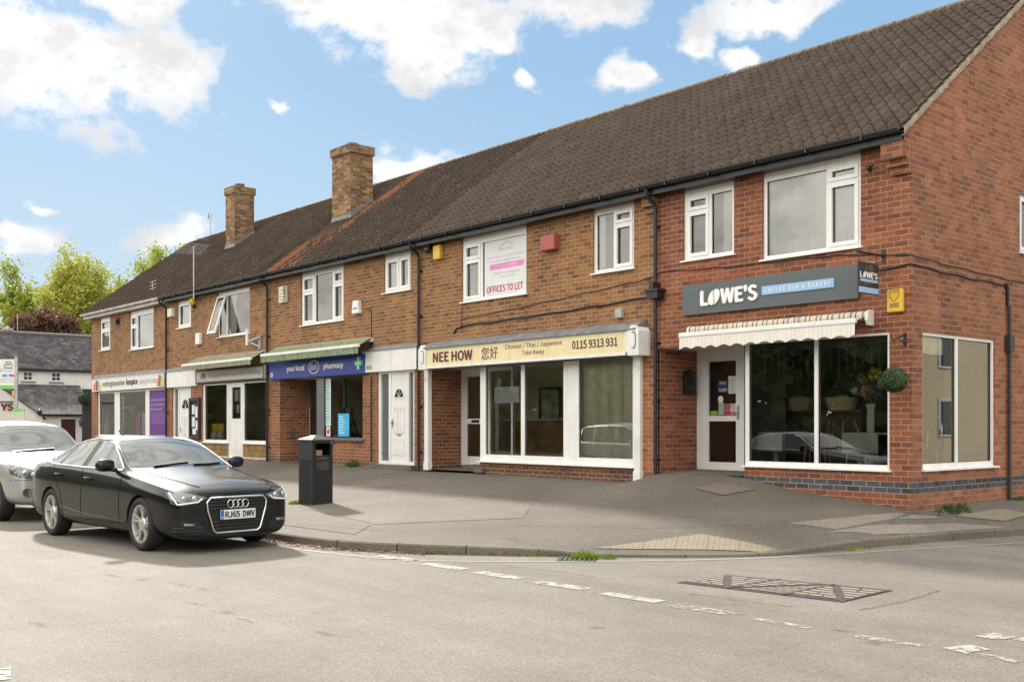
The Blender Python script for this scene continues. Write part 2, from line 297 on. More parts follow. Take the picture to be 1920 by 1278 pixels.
class MB:
    def __init__(s): s.v, s.f, s.m = [], [], []
    def add(s, vs, fs, mi=0):
        n = len(s.v); s.v += [tuple(v) for v in vs]; s.f += [tuple(n+i for i in f) for f in fs]; s.m += [mi]*len(fs); return s
    def quad(s, a, b, c, d, mi=0): return s.add([a, b, c, d], [(0, 1, 2, 3)], mi)
    def box(s, x0, x1, y0, y1, z0, z1, mi=0):
        if x0 > x1: x0, x1 = x1, x0
        if y0 > y1: y0, y1 = y1, y0
        if z0 > z1: z0, z1 = z1, z0
        return s.add([(x0,y0,z0),(x1,y0,z0),(x1,y1,z0),(x0,y1,z0),(x0,y0,z1),(x1,y0,z1),(x1,y1,z1),(x0,y1,z1)],
                     [(0,3,2,1),(4,5,6,7),(0,1,5,4),(1,2,6,5),(2,3,7,6),(3,0,4,7)], mi)
    def fbox(s, fn, u0, u1, z0, z1, d0, d1, mi=0):
        """box in wall coordinates: u along wall, z up, depth d inwards (d0 outer)"""
        p = [fn(u, z, d) for d in (d0, d1) for u, z in ((u0,z0),(u1,z0),(u1,z1),(u0,z1))]
        return s.add(p, [(0,1,2,3),(7,6,5,4),(0,4,5,1),(1,5,6,2),(2,6,7,3),(3,7,4,0)], mi)
    def plate(s, fn, u0, u1, z0, z1, d0, d1, holes=(), mi=0, edge=True, back=False, reveal=True):
        us = sorted({u0, u1, *[h[0] for h in holes], *[h[1] for h in holes]}); us = [u for u in us if u0-1e-9 <= u <= u1+1e-9]
        zs = sorted({z0, z1, *[h[2] for h in holes], *[h[3] for h in holes]}); zs = [z for z in zs if z0-1e-9 <= z <= z1+1e-9]
        for i in range(len(us)-1):
            for j in range(len(zs)-1):
                cu, cz = (us[i]+us[i+1])/2, (zs[j]+zs[j+1])/2
                if any(h[0] < cu < h[1] and h[2] < cz < h[3] for h in holes): continue
                s.quad(fn(us[i],zs[j],d0), fn(us[i+1],zs[j],d0), fn(us[i+1],zs[j+1],d0), fn(us[i],zs[j+1],d0), mi)
                if back: s.quad(fn(us[i],zs[j+1],d1), fn(us[i+1],zs[j+1],d1), fn(us[i+1],zs[j],d1), fn(us[i],zs[j],d1), mi)
        if reveal:
            for h in holes:
                a, b, c, d = h[:4]
                for (p, q) in (((a,c),(b,c)), ((b,c),(b,d)), ((b,d),(a,d)), ((a,d),(a,c))):
                    s.quad(fn(*q,d0), fn(*p,d0), fn(*p,d1), fn(*q,d1), mi)
        if edge:
            for (p, q) in (((u0,z0),(u1,z0)), ((u1,z0),(u1,z1)), ((u1,z1),(u0,z1)), ((u0,z1),(u0,z0))):
                s.quad(fn(*p,d0), fn(*p,d1), fn(*q,d1), fn(*q,d0), mi)
        return s
    def tube(s, pts, r, n=8, mi=0, cap=True):
        pts = [Vector(p) for p in pts]; rs = r if isinstance(r, (list, tuple)) else [r]*len(pts)
        base = len(s.v); up0 = None
        for i, p in enumerate(pts):
            t = (pts[min(i+1, len(pts)-1)] - pts[max(i-1, 0)])
            if t.length < 1e-9: t = Vector((0, 0, 1))
            t.normalize()
            if up0 is None: a = t.orthogonal().normalized()
            else:
                a = up0 - t*up0.dot(t)
                a = a.normalized() if a.length > 1e-6 else t.orthogonal().normalized()
            up0 = a; b = t.cross(a)
            for k in range(n):
                w = 2*pi*k/n; s.v.append(tuple(p + (a*cos(w) + b*sin(w))*rs[i]))
        for i in range(len(pts)-1):
            for k in range(n):
                s.f.append((base+i*n+k, base+i*n+(k+1) % n, base+(i+1)*n+(k+1) % n, base+(i+1)*n+k)); s.m.append(mi)
        if cap:
            s.f.append(tuple(base+k for k in reversed(range(n)))); s.f.append(tuple(base+(len(pts)-1)*n+k for k in range(n))); s.m += [mi, mi]
        return s
    def lathe(s, prof, c, n=24, axis='z', mi=0):
        base = len(s.v); c = Vector(c)
        for r, h in prof:
            for k in range(n):
                w = 2*pi*k/n; a, b = r*cos(w), r*sin(w)
                p = {'z': (a, b, h), 'y': (a, h, b), 'x': (h, a, b)}[axis]
                s.v.append(tuple(c + Vector(p)))
        for i in range(len(prof)-1):
            for k in range(n):
                q = (base+i*n+k, base+i*n+(k+1) % n, base+(i+1)*n+(k+1) % n, base+(i+1)*n+k)
                s.f.append(q if axis != 'y' else q[::-1]); s.m.append(mi)
        return s
    def ball(s, c, r, sub=2, mi=0, sc=(1, 1, 1)):
        bm = bmesh.new(); bmesh.ops.create_icosphere(bm, subdivisions=sub, radius=r)
        vs = [(c[0]+v.co.x*sc[0], c[1]+v.co.y*sc[1], c[2]+v.co.z*sc[2]) for v in bm.verts]; fs = [tuple(v.index for v in f.verts) for f in bm.faces]; bm.free()
        return s.add(vs, fs, mi)
    def poly(s, fn, pts, d0, d1, mi=0):
        """extruded polygon in wall coordinates, counter-clockwise (u, z)"""
        n = len(pts); vs = [fn(u, z, d0) for u, z in pts] + [fn(u, z, d1) for u, z in pts]
        fs = [tuple(range(n)), tuple(range(2*n-1, n-1, -1))] + [(i, n+i, n+(i+1) % n, (i+1) % n) for i in range(n)]
        return s.add(vs, fs, mi)
    def build(s, name, mats, parent=None, smooth=False, bevel=0, local=False, label=None, cat=None, group=None, kind=None):
        mats = mats if isinstance(mats, (list, tuple)) else [mats]
        top = parent
        if local: org = Vector((0, 0, 0))
        elif parent: org = ORG[parent.name]
        else:
            xs = np.array(s.v); org = Vector(((xs[:,0].min()+xs[:,0].max())/2, (xs[:,1].min()+xs[:,1].max())/2, xs[:,2].min()))
        me = bpy.data.meshes.new(name); me.from_pydata([tuple(Vector(v)-org) for v in s.v], [], s.f)
        for mt in mats: me.materials.append(mt)
        me.polygons.foreach_set('material_index', s.m)
        if smooth: me.polygons.foreach_set('use_smooth', [True]*len(s.f))
        me.update()
        if smooth == 'auto':
            try: me.set_sharp_from_angle(angle=radians(38))
            except Exception: pass
        o = bpy.data.objects.new(name, me); COL.objects.link(o)
        if parent: o.parent = parent
        elif not local: o.location = org
        ORG[o.name] = org
        if bevel:
            bv = o.modifiers.new('bevel', 'BEVEL'); bv.width = bevel; bv.segments = 2; bv.limit_method = 'ANGLE'; bv.angle_limit = radians(50)
        return tag(o, label, cat, group, kind)

def F(y=0.0): return lambda u, z, d: (u, y+d, z)          # wall facing the road (-y)
def S(x=0.0): return lambda u, z, d: (x-d, u, z)          # wall facing right (+x)
F0, S0 = F(), S()

FONT = None
try: FONT = bpy.data.fonts.load(bpy.utils.system_resource('DATAFILES', path='fonts') + '/Noto Sans CJK Regular.woff2')   # one of Blender's own fonts
except Exception: FONT = None
def text_data(body, bold=0.0, shear=0.0, space=1.0):
    cu = bpy.data.curves.new('lettering', 'FONT'); cu.body = body
    if FONT: cu.font = FONT
    cu.offset = bold; cu.shear = shear; cu.space_character = space; cu.resolution_u = 3; cu.align_x = 'LEFT'
    o = bpy.data.objects.new('lettering_src', cu); COL.objects.link(o)
    dg = bpy.context.evaluated_depsgraph_get(); me = bpy.data.meshes.new_from_object(o.evaluated_get(dg))
    vs = [v.co.copy() for v in me.vertices]; fs = [tuple(p.vertices) for p in me.polygons]
    bpy.data.objects.remove(o); bpy.data.curves.remove(cu); bpy.data.meshes.remove(me)
    return vs, fs
def letters(mb, body, fn, u0, u1, z0, z1, d=-.004, bold=.015, mi=0, thick=0.0, shear=0, fit=True, space=1.0):
    """lettering filling the box u0..u1, z0..z1 of a wall; thick > 0 cuts solid raised letters"""
    vs, fs = text_data(body, 0.0, shear, space)
    if not vs: return mb
    if bold > 0:     # heavier strokes: copies a hair apart, each a fraction of a millimetre proud of the last
        n0, v0, f0 = len(vs), list(vs), list(fs); bd = bold*.62
        ofs = [(-bd, 0), (bd, 0), (0, bd*.7), (0, -bd*.7)] if bold > .016 else [(bd*.8, 0)]
        for k, (dx, dz) in enumerate(ofs):
            vs += [Vector((v.x+dx, v.y+dz, (k+1)*.0004)) for v in v0]; fs += [tuple(i+(k+1)*n0 for i in q) for q in f0]
    xs = [v.x for v in vs]; ys = [v.y for v in vs]; a, b, c, e = min(xs), max(xs), min(ys), max(ys)
    f = lambda v, dd: fn(u0+(v.x-a)/(b-a)*(u1-u0), z0+(v.y-c)/(e-c)*(z1-z0), dd-v.z)
    mb.add([f(v, d-thick) for v in vs], fs, mi)
    if thick:
        cnt = {}
        for q in fs:
            for i in range(len(q)):
                k = (q[i], q[(i+1) % len(q)]); cnt[k] = 1
        ed = [k for k in cnt if (k[1], k[0]) not in cnt]
        n = len(vs); mb.add([f(v, d-thick) for v in vs] + [f(v, d) for v in vs], [(a_, n+a_, n+b_, b_) for a_, b_ in ed], mi)
    return mb

def copy_tree(o, parent=None):
    c = o.copy(); COL.objects.link(c)
    if parent: c.parent = parent
    for ch in [k for k in o.children]: copy_tree(ch, c)
    return c

# ------------------------------------------------------------------ ground: road, forecourt, kerb, markings
ROAD = asphalt_mat('worn road asphalt', (.122, .111, .095), (.240, .221, .193), .12, cracks=.3, stone=190, streak=True, spots=[(-3.7,-10.25,.35,.1),(-3.2,-10.1,.35,.14),(-2.6,-9.95,.5,.10),(-2.2,-9.9,.3,.08),(-1.4,-10.33,.45,.07),(-.8,-10.33,.35,.14),(-.35,-10.36,.25,.06),(-1.3,-11.75,.45,.12),(.6,-10.15,.28,.08),(1.8,-8.35,.12,.1),(3.15,-6.95,.22,.1),(3.6,-7.2,.2,.12),(-.2,-12.6,.5,.12),(-3.6,-11.8,.6,.1)])
MBg = MB(); nst = 60
MBg.quad((-400, -400, -.03), (400, -400, -.03), (400, 400, -.03), (-400, 400, -.03))
MBg.build('ground', M('rough grass land', (.10, .11, .055), .9, var=.35, vscale=.5), kind='structure')
r = MB(); r.quad((-150, -18, 0), (60, -18, 0), (60, 30, 0), (-150, 30, 0)); r.build('road', ROAD, kind='structure')

PAIRS = [((-62,-7.1,.11),(-62,1,.42)), ((-48,-7.1,.11),(-48,.6,.45)), ((-34,-7.1,.11),(-34,0,.50)), ((-26.6,-7.1,.11),(-26.6,0,.53)), ((-22,-7.1,.11),(-22,0,.64)),
 ((-19,-7.1,.11),(-19.5,0,.61)), ((-14.2,-7.12,.11),(-14.2,0,.61)), ((-10,-7.12,.11),(-11.9,0,.58)), ((-7.5,-7.1,.11),(-8.5,0,.6)), ((-5.72,-7.06,.11),(-5.6,0,.585)),
 ((-4.9,-7.0,.11),(-5.15,0,.66)), ((-4.15,-6.86,.11),(-4.75,0,.79)), ((-3.4,-6.5,.11),(-3.7,0,.82)), ((-2.54,-5.87,.10),(-2.98,0,.77)), ((-1.93,-5.32,.07),(-2,0,.60)),
 ((-1.63,-5.10,.035),(-1.3,0,.53)), ((-1.33,-4.80,.028),(-.8,0,.49)), ((-.67,-4.06,.028),(-.3,0,.42)), ((-.18,-3.23,.035),(0,0,.365)), ((-.02,-2.4,.08),(0,.06,.366)),
 ((.09,-1.67,.11),(0,.3,.37)), ((.39,.035,.11),(0,.9,.385)), ((.8,1.875,.11),(0,2.2,.415)), ((1.65,6,.11),(0,6,.43)), ((3.6,16,.11),(0,16,.5)), ((6,29,.11),(0,29,.6))]
def cr(p0, p1, p2, p3, t):
    return tuple(.5*((2*b)+(-a+c)*t+(2*a-5*b+4*c-d)*t*t+(-a+3*b-3*c+d)*t**3) for a, b, c, d in zip(p0, p1, p2, p3))
OUT, INN = [], []
for i in range(len(PAIRS)-1):
    g = [PAIRS[max(0, min(len(PAIRS)-1, i+k))] for k in (-1, 0, 1, 2)]
    for s in range(4):
        t = s/4
        OUT.append(cr(*[q[0] for q in g], t) if -10 < g[1][0][0] and g[1][1][1] < 3 else tuple(a+(b-a)*t for a, b in zip(g[1][0], g[2][0])))
        INN.append(tuple(a+(b-a)*t for a, b in zip(g[1][1], g[2][1])))
OUT.append(PAIRS[-1][0]); INN.append(PAIRS[-1][1])
NS = 18
def fore(i, s):
    o, n = OUT[i], INN[i]; zf = n[2]; zb = min(zf, .56)
    e = max(0, (s-.62)/.38)
    return (o[0]+(n[0]-o[0])*s, o[1]+(n[1]-o[1])*s, o[2]+(zb-o[2])*s + (zf-zb)*(e*e*(3-2*e)))
mb = MB(); n = len(OUT)
mb.v = [fore(i, j/NS) for i in range(n) for j in range(NS+1)]
for i in range(n-1):
    for j in range(NS):
        a = i*(NS+1)+j; mb.f.append((a, a+NS+1, a+NS+2, a+1)); mb.m.append(0)
# floors of the shop entrances
for x0, x1, z in ((-18.95, -17.0, .635), (-11.9, -10.0, .66), (-4.83, -2.95, .82)):
    mb.quad((x0, -.02, z-.02), (x1, -.02, z-.02), (x1, 1.6, z+.02), (x0, 1.6, z+.02))
PAVE = asphalt_mat('forecourt asphalt', (.080, .071, .058), (.174, .157, .132), .20, cracks=.5, stone=150)
fc = mb.build('forecourt', PAVE, smooth=True, kind='structure')
BVF = BVHTree.FromPolygons([Vector(v) for v in mb.v], mb.f)
def gz(x, y):
    h = BVF.ray_cast(Vector((x, y, 5)), Vector((0, 0, -1)))
    return h[0].z if h[0] else 0.0
def drape(pts, name, mat, lift=.005, n=10, kind='structure', **kw):
    """thin sheet following the forecourt: pts = four corners in order"""
    mb = MB(); a, b, c, d = [Vector((*p, 0)) for p in pts]
    for i in range(n+1):
        for j in range(n+1):
            s, t = i/n, j/n; p = (a*(1-s)+b*s)*(1-t) + (d*(1-s)+c*s)*t
            mb.v.append((p.x, p.y, gz(p.x, p.y)+lift))
    for i in range(n):
        for j in range(n): q = i*(n+1)+j; mb.f.append((q, q+n+1, q+n+2, q+1)); mb.m.append(0)
    return mb.build(name, mat, smooth=True, kind=kind, **kw)
PATCH = asphalt_mat('pale asphalt patch', (.155, .138, .112), (.295, .265, .222), .12, stone=150)
PATCHD = asphalt_mat('dark asphalt patch', (.07, .062, .053), (.17, .155, .135), .15, stone=150)
drape([(-.80,-1.95),(-.20,-1.66),(.17,.60),(-.20,-.36)], 'pavement_patch', PATCH)
drape([(-.22,-1.98),(.12,-1.22),(.72,1.55),(.33,.68)], 'pavement_patch', PATCH, .006)
PATCHM = asphalt_mat('slightly paler asphalt patch', (.092, .082, .068), (.196, .178, .151), .18, stone=150)
drape([(-8.5,-5.3),(-5.2,-5.85),(-3.8,-4.2),(-4.9,-3.05)], 'pavement_patch', PATCHM)
drape([(-8.5,-5.3),(-4.9,-3.05),(-6.4,-2.9),(-8.3,-3.45)], 'pavement_patch', PATCHM, .0045)
drape([(-12,-6.9),(-4.6,-6.6),(-5.2,-5.95),(-12,-6.1)], 'pavement_patch', PATCHD, .006)
def joint(pts, w=.012):
    rnd = random.Random(len(pts)); mb = MB(); prev = None
    dn = []
    for i in range(len(pts)-1):
        for k in range(14): dn.append((pts[i][0]+(pts[i+1][0]-pts[i][0])*k/14+rnd.gauss(0, .005), pts[i][1]+(pts[i+1][1]-pts[i][1])*k/14+rnd.gauss(0, .005)))
    dn.append(pts[-1])
    for i, p in enumerate(dn):
        q = Vector(dn[min(i+1, len(dn)-1)])-Vector(dn[max(i-1, 0)]); q.normalize(); ww = w*rnd.uniform(.4, 1.2)/2
        z = (gz(*p) or 0)+.007; c = ((p[0]-q.y*ww, p[1]+q.x*ww, z), (p[0]+q.y*ww, p[1]-q.x*ww, z))
        if prev: mb.quad(prev[1], c[1], c[0], prev[0])
        prev = c
    return mb.build('surface_joint', M('open tar joint', (.065, .056, .045), .9, var=.4, vscale=20), kind='structure')
joint([(-3.42,-4.75),(-1.99,-3.65),(-1.41,-2.88),(-.80,-1.95)]); joint([(-6.4,-6.5),(-4.54,-6.2),(-3.6,-5.18)], .012)
joint([(2.77,-6.02),(2.79,-5.22),(2.68,-4.4)]); joint([(1.18,-6.45),(1.84,-6.40),(2.30,-6.31)], .012); joint([(-1.55,-6.45),(-.9,-6.36),(-.18,-6.33)])

KERB = asphalt_mat('concrete kerb', (.105, .092, .074), (.185, .166, .138), .25, stone=120)
mb = MB(); seg = []; acc = 0
def kpt(i): return Vector(OUT[i])
lens = [0]
for i in range(1, n): lens.append(lens[-1]+(Vector(OUT[i])-Vector(OUT[i-1])).length)
def kat(s):
    i = int(np.searchsorted(lens, s)); i = max(1, min(n-1, i)); t = (s-lens[i-1])/(lens[i]-lens[i-1]); return Vector(OUT[i-1]).lerp(Vector(OUT[i]), t)
s = 0.0
while s < lens[-1]-1:
    e = s + .915; sub = 3
    P_ = [kat(s+.006+(e-s-.012)*k/sub) for k in range(sub+1)]
    dz = random.uniform(-.004, .004)
    ring = []
    for k, p in enumerate(P_):
        q = P_[min(k+1, sub)] - P_[max(k-1, 0)]; q.z = 0; q.normalize(); nr = Vector((q.y, -q.x, 0))   # towards the road
        top = max(p.z, .02)+.006+dz
        ring.append([p + Vector((0,0,top-p.z)) - nr*.02, p+Vector((0,0,top-p.z))+nr*.105, p+Vector((0,0,top-.02-p.z))+nr*.128, Vector((p.x, p.y, -.03))+nr*.135, Vector((p.x, p.y, -.03))-nr*.02])
    b0 = len(mb.v)
    for rr in ring: mb.v += [tuple(v) for v in rr]
    for k in range(sub):
        for c in range(5): mb.f.append((b0+k*5+c, b0+k*5+(c+1) % 5, b0+(k+1)*5+(c+1) % 5, b0+(k+1)*5+c)); mb.m.append(0)
    mb.f += [tuple(b0+c for c in range(5)), tuple(b0+sub*5+c for c in reversed(range(5)))]; mb.m += [0, 0]
    s = e
kb = mb.build('kerb', KERB, kind='structure')

def paint_mat(name, wear, col=(.35, .335, .30)):
    m, nt, b = nodes_of(name); g = G(nt); P, _ = g.pos()
    w = g.rng(g.m('ADD', g.noise(P, 9, 6, .75), g.m('MULTIPLY', g.noise(P, 70, 3, .8), .35)), wear, wear+.09)
    tr = g.N.new('ShaderNodeBsdfTransparent'); mx = g.N.new('ShaderNodeMixShader'); out = nt.nodes['Material Output']
    b.inputs['Base Color'].default_value = (*col, 1); b.inputs['Roughness'].default_value = .7
    g.L.new(w, mx.inputs[0]); g.L.new(b.outputs[0], mx.inputs[1]); g.L.new(tr.outputs[0], mx.inputs[2]); g.L.new(mx.outputs[0], out.inputs[0])
    return m
PAINT = paint_mat('worn road paint', .675); PAINTW = paint_mat('badly worn road paint', .615)
def strip(pts, w, mb, z=.005):
    P_ = [Vector((*p, 0)) for p in pts]; prev = None
    for i, p in enumerate(P_):
        t = (P_[min(i+1, len(P_)-1)]-P_[max(i-1, 0)]).normalized(); nr = Vector((-t.y, t.x, 0))*w/2
        c = (tuple(p+nr+Vector((0,0,z))), tuple(p-nr+Vector((0,0,z))))
        if prev: mb.quad(prev[1], c[1], c[0], prev[0])
        prev = c
LINE = [(-16,-7.75), (-9,-7.72), (-7,-7.70), (-5.5,-7.63),(-4.4,-7.47),(-3.65,-7.32),(-3.1,-7.2),(-2.52,-6.89),(-2.0,-6.43),(-1.6,-5.98),(-.98,-5.2),(-.44,-4.41),(-.1,-3.75),(.17,-3.06),(.45,-2.25),(.69,-1.41),(1.0,-.45),(1.34,.61),(2.2,4.6),(4.2,14)]
mb = MB(); strip(LINE, .055, mb); mb.build('edge_line', paint_mat('edge line paint', .74), kind='structure')
for i, (a, b) in enumerate([((-3.35,-7.05),(-2.62,-7.0)),((-2.31,-7.08),(-1.62,-7.02)),((-1.35,-7.06),(-.65,-7.02)),((-.36,-7.04),(.34,-7.0)),((.62,-7.05),(1.32,-7.02)),((1.5,-7.06),(2.19,-7.03)),((2.41,-7.07),(2.96,-7.06)),((3.37,-7.07),(3.94,-7.05)),((4.1,-7.0),(4.6,-7.02))]):
    mb = MB(); strip([a, b], .19 if i < 6 else .12, mb); mb.build('road_dash', PAINT if i < 5 else PAINTW, kind='structure')
for a, b, w in (((4.08,-6.4),(4.12,-6.15),.2), ((4.29,-6.3),(4.36,-6.1),.16), ((4.13,-7.02),(4.2,-6.75),.2), ((.55,-12.55),(.2,-12.45),.16)):
    mb = MB(); strip([a, b], w, mb, .0055); mb.build('road_dash', PAINT, kind='structure')

# buff tactile slabs at the dropped kerb
def tactile():
    m, nt, b = nodes_of('buff tactile paving'); g = G(nt); P, _ = g.pos(); x, y, z = g.sep(P)
    ca, sa = cos(.95), sin(.95)
    u = g.m('ADD', g.m('MULTIPLY', x, ca), g.m('MULTIPLY', y, -sa)); v = g.m('ADD', g.m('MULTIPLY', x, sa), g.m('MULTIPLY', y, ca))
    def cell(q, s): return g.m('ABSOLUTE', g.m('SUBTRACT', g.m('FRACT', g.m('DIVIDE', g.m('ADD', q, 50.0), s)), .5))
    du, dv = cell(u, .067), cell(v, .067)
    dist = g.m('SQRT', g.m('ADD', g.m('MULTIPLY', du, du), g.m('MULTIPLY', dv, dv)))
    dome = g.rng(dist, .36, .20)
    jo = g.m('MAXIMUM', g.rng(cell(u, .4), .485, .492), g.rng(cell(v, .4), .485, .492))
    c = g.mix(g.rng(g.noise(P, 30, 5, .7), .3, .7), (.175, .148, .098), (.25, .213, .150))
    c = g.mix(g.m('MULTIPLY', dome, .25), c, (.29, .25, .18)); c = g.mix(g.m('MULTIPLY', jo, .7), c, (.10, .085, .06))
    g.L.new(c, b.inputs['Base Color']); b.inputs['Roughness'].default_value = .85
    g.bump(g.m('SUBTRACT', dome, jo), b, .9, .006); return m
drape([(-1.70,-4.88),(-.22,-3.32),(-.15,-3.06),(-1.22,-3.28)], 'tactile_paving', tactile(), .008, 14)

# ------------------------------------------------------------------ openings: windows and doors
def window(unit, fn, u0, u1, z0, z1, panes, d=.035, bar=.05, sill=.05, name='window', gl=GLASSUP, lintel=None, mat=WHITE, label=None):
    """panes: (u0, u1, z0, z1, casement). Frame > glass, sill"""
    mb = MB(); mb.plate(fn, u0, u1, z0, z1, d, d+.07, [p[:4] for p in panes])
    for p in panes:
        if p[4]:
            a, b, c, e = p[:4]; t = .048
            mb.plate(fn, a-.012, b+.012, c-.012, e+.012, d-.02, d+.05, [(a+t, b-t, c+t, e-t)])
    if lintel: mb.fbox(fn, u0, u1, z1, lintel, d+.005, d+.08)
    w = mb.build(name, mat, unit, label=label)
    g = MB(); sl = MB()
    for p in panes:
        a, b, c, e = p[:4]; t = .048 if p[4] else 0
        dd = d+.035
        g.quad(fn(a+t, c+t, dd), fn(b-t, c+t, dd), fn(b-t, e-t, dd), fn(a+t, e-t, dd))
        for (q0, q1, q2, q3) in ((a+t, a+t+.008, c+t, e-t), (b-t-.008, b-t, c+t, e-t), (a+t, b-t, c+t, c+t+.008), (a+t, b-t, e-t-.008, e-t)):
            sl.fbox(fn, q0, q1, q2, q3, dd-.012, dd-.002)
    g.build('glass', gl, w); sl.build('gasket', RUBBER, w)
    if sill:
        s = MB(); s.poly(lambda a, b, dd: fn(dd, b, a), [(-sill, z0-.028), (d+.07, z0-.02), (d+.07, z0+.006), (-sill, z0-.002)][::1], u0-.04, u1+.04)
        s.build('sill', mat, w)
    return w
def room(unit, x0, x1, y0, y1, z0, z1, mat, name='interior'):
    mb = MB()
    mb.quad((x0,y1,z0),(x1,y1,z0),(x1,y1,z1),(x0,y1,z1)); mb.quad((x0,y0,z0),(x0,y1,z0),(x0,y1,z1),(x0,y0,z1)); mb.quad((x1,y1,z0),(x1,y0,z0),(x1,y0,z1),(x1,y1,z1))
    mb.quad((x0,y0,z0),(x1,y0,z0),(x1,y1,z0),(x0,y1,z0)); mb.quad((x0,y1,z1),(x1,y1,z1),(x1,y0,z1),(x0,y0,z1))
    return mb.build(name, mat, unit)
def curtain(unit, x0, x1, y, z0, z1, mat, waves=9, amp=.012):
    y = min(y, .118)
    mb = MB(); n = waves*6; 
    for i in range(n+1):
        x = x0+(x1-x0)*i/n; yy = y+amp*sin(2*pi*waves*i/n)+amp*.4*sin(5.3*i/n*waves)
        mb.v += [(x, yy, z0), (x, yy, z1)]
    for i in range(n): mb.f.append((2*i, 2*i+2, 2*i+3, 2*i+1)); mb.m.append(0)
    return mb.build('curtain', mat, unit, smooth=True)
NET = M('net curtain', (.84, .85, .82), .9, var=.06)
CREAMCUR = M('cream curtain', (.80, .78, .66), .9, var=.06)
PLASTER = M('cream plaster', (.80, .73, .54), .85, var=.1, vscale=1)
DIM = M('dim painted room', (.60, .55, .45), .85, var=.2, vscale=1)
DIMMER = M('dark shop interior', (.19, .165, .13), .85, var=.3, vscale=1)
GREYR = M('pale painted room', (.62, .62, .58), .85, var=.1, vscale=1)

def panel_door(unit, fn, u0, u1, z0, z1, d=.06, glass_fan=True, name='door'):
    """white six-panel door with a fanlight, in its frame"""
    mb = MB(); mb.plate(fn, u0, u1, z0, z1, d, d+.05)
    w, h = u1-u0, z1-z0
    rows = ((.08, .27), (.33, .62)) if glass_fan else ((.08, .45),)
    for a, b in rows:
        for c, e in ((.16, .45), (.55, .84)):
            p, q, r_, s_ = u0+w*c, u0+w*e, z0+h*a, z0+h*b
            mb.plate(fn, p, q, r_, s_, d-.014, d, [(p+.022, q-.022, r_+.022, s_-.022)])
            mb.fbox(fn, p+.05, q-.05, r_+.05, s_-.05, d-.01, d)
    dr = mb.build(name, WHITE, unit)
    if glass_fan:
        cxx, zz, R = (u0+u1)/2, z0+h*.73, w*.27
        m2 = MB(); arc = [(cxx+R*cos(pi*k/12), zz+R*1.12*sin(pi*k/12)) for k in range(13)]
        m2.poly(fn, arc, d-.006, d); m2.build('fanlight', M('dark obscured glass', (.03, .035, .035), .08), dr)
        m3 = MB()
        for k in (3, 6, 9): m3.poly(fn, [(cxx-.006, zz), (cxx+.006, zz), (cxx+R*cos(pi*k/12)+.006, zz+R*1.12*sin(pi*k/12)), (cxx+R*cos(pi*k/12)-.006, zz+R*1.12*sin(pi*k/12))], d-.011, d-.005)
        for k in range(12):
            a, b = arc[k], arc[k+1]; o_ = 1.12
            m3.add([fn(*a, d-.014), fn(cxx+(a[0]-cxx)*o_, zz+(a[1]-zz)*o_, d-.014), fn(cxx+(b[0]-cxx)*o_, zz+(b[1]-zz)*o_, d-.014), fn(*b, d-.014)], [(0, 1, 2, 3)])
        m3.fbox(fn, cxx-R*1.15, cxx+R*1.15, zz-.03, zz, d-.014, d)
        m3.build('fanlight_bars', WHITE, dr)
    hd = MB(); hx = u0+w*.08; hz = z0+h*.44
    hd.fbox(fn, hx-.015, hx+.015, hz-.1, hz+.1, d-.012, d); hd.fbox(fn, hx-.01, hx+.11, hz+.0, hz+.02, d-.05, d-.03); hd.fbox(fn, hx-.01, hx+.01, hz, hz+.02, d-.05, d)
    hd.build('handle', M('chrome', (.6, .6, .6), .15, 1, var=.02), dr)
    lb = MB(); lb.fbox(fn, u0+w*.36, u0+w*.64, z0+h*.295, z0+h*.32, d-.012, d); lb.build('letter_flap', ALU, dr)
    return dr

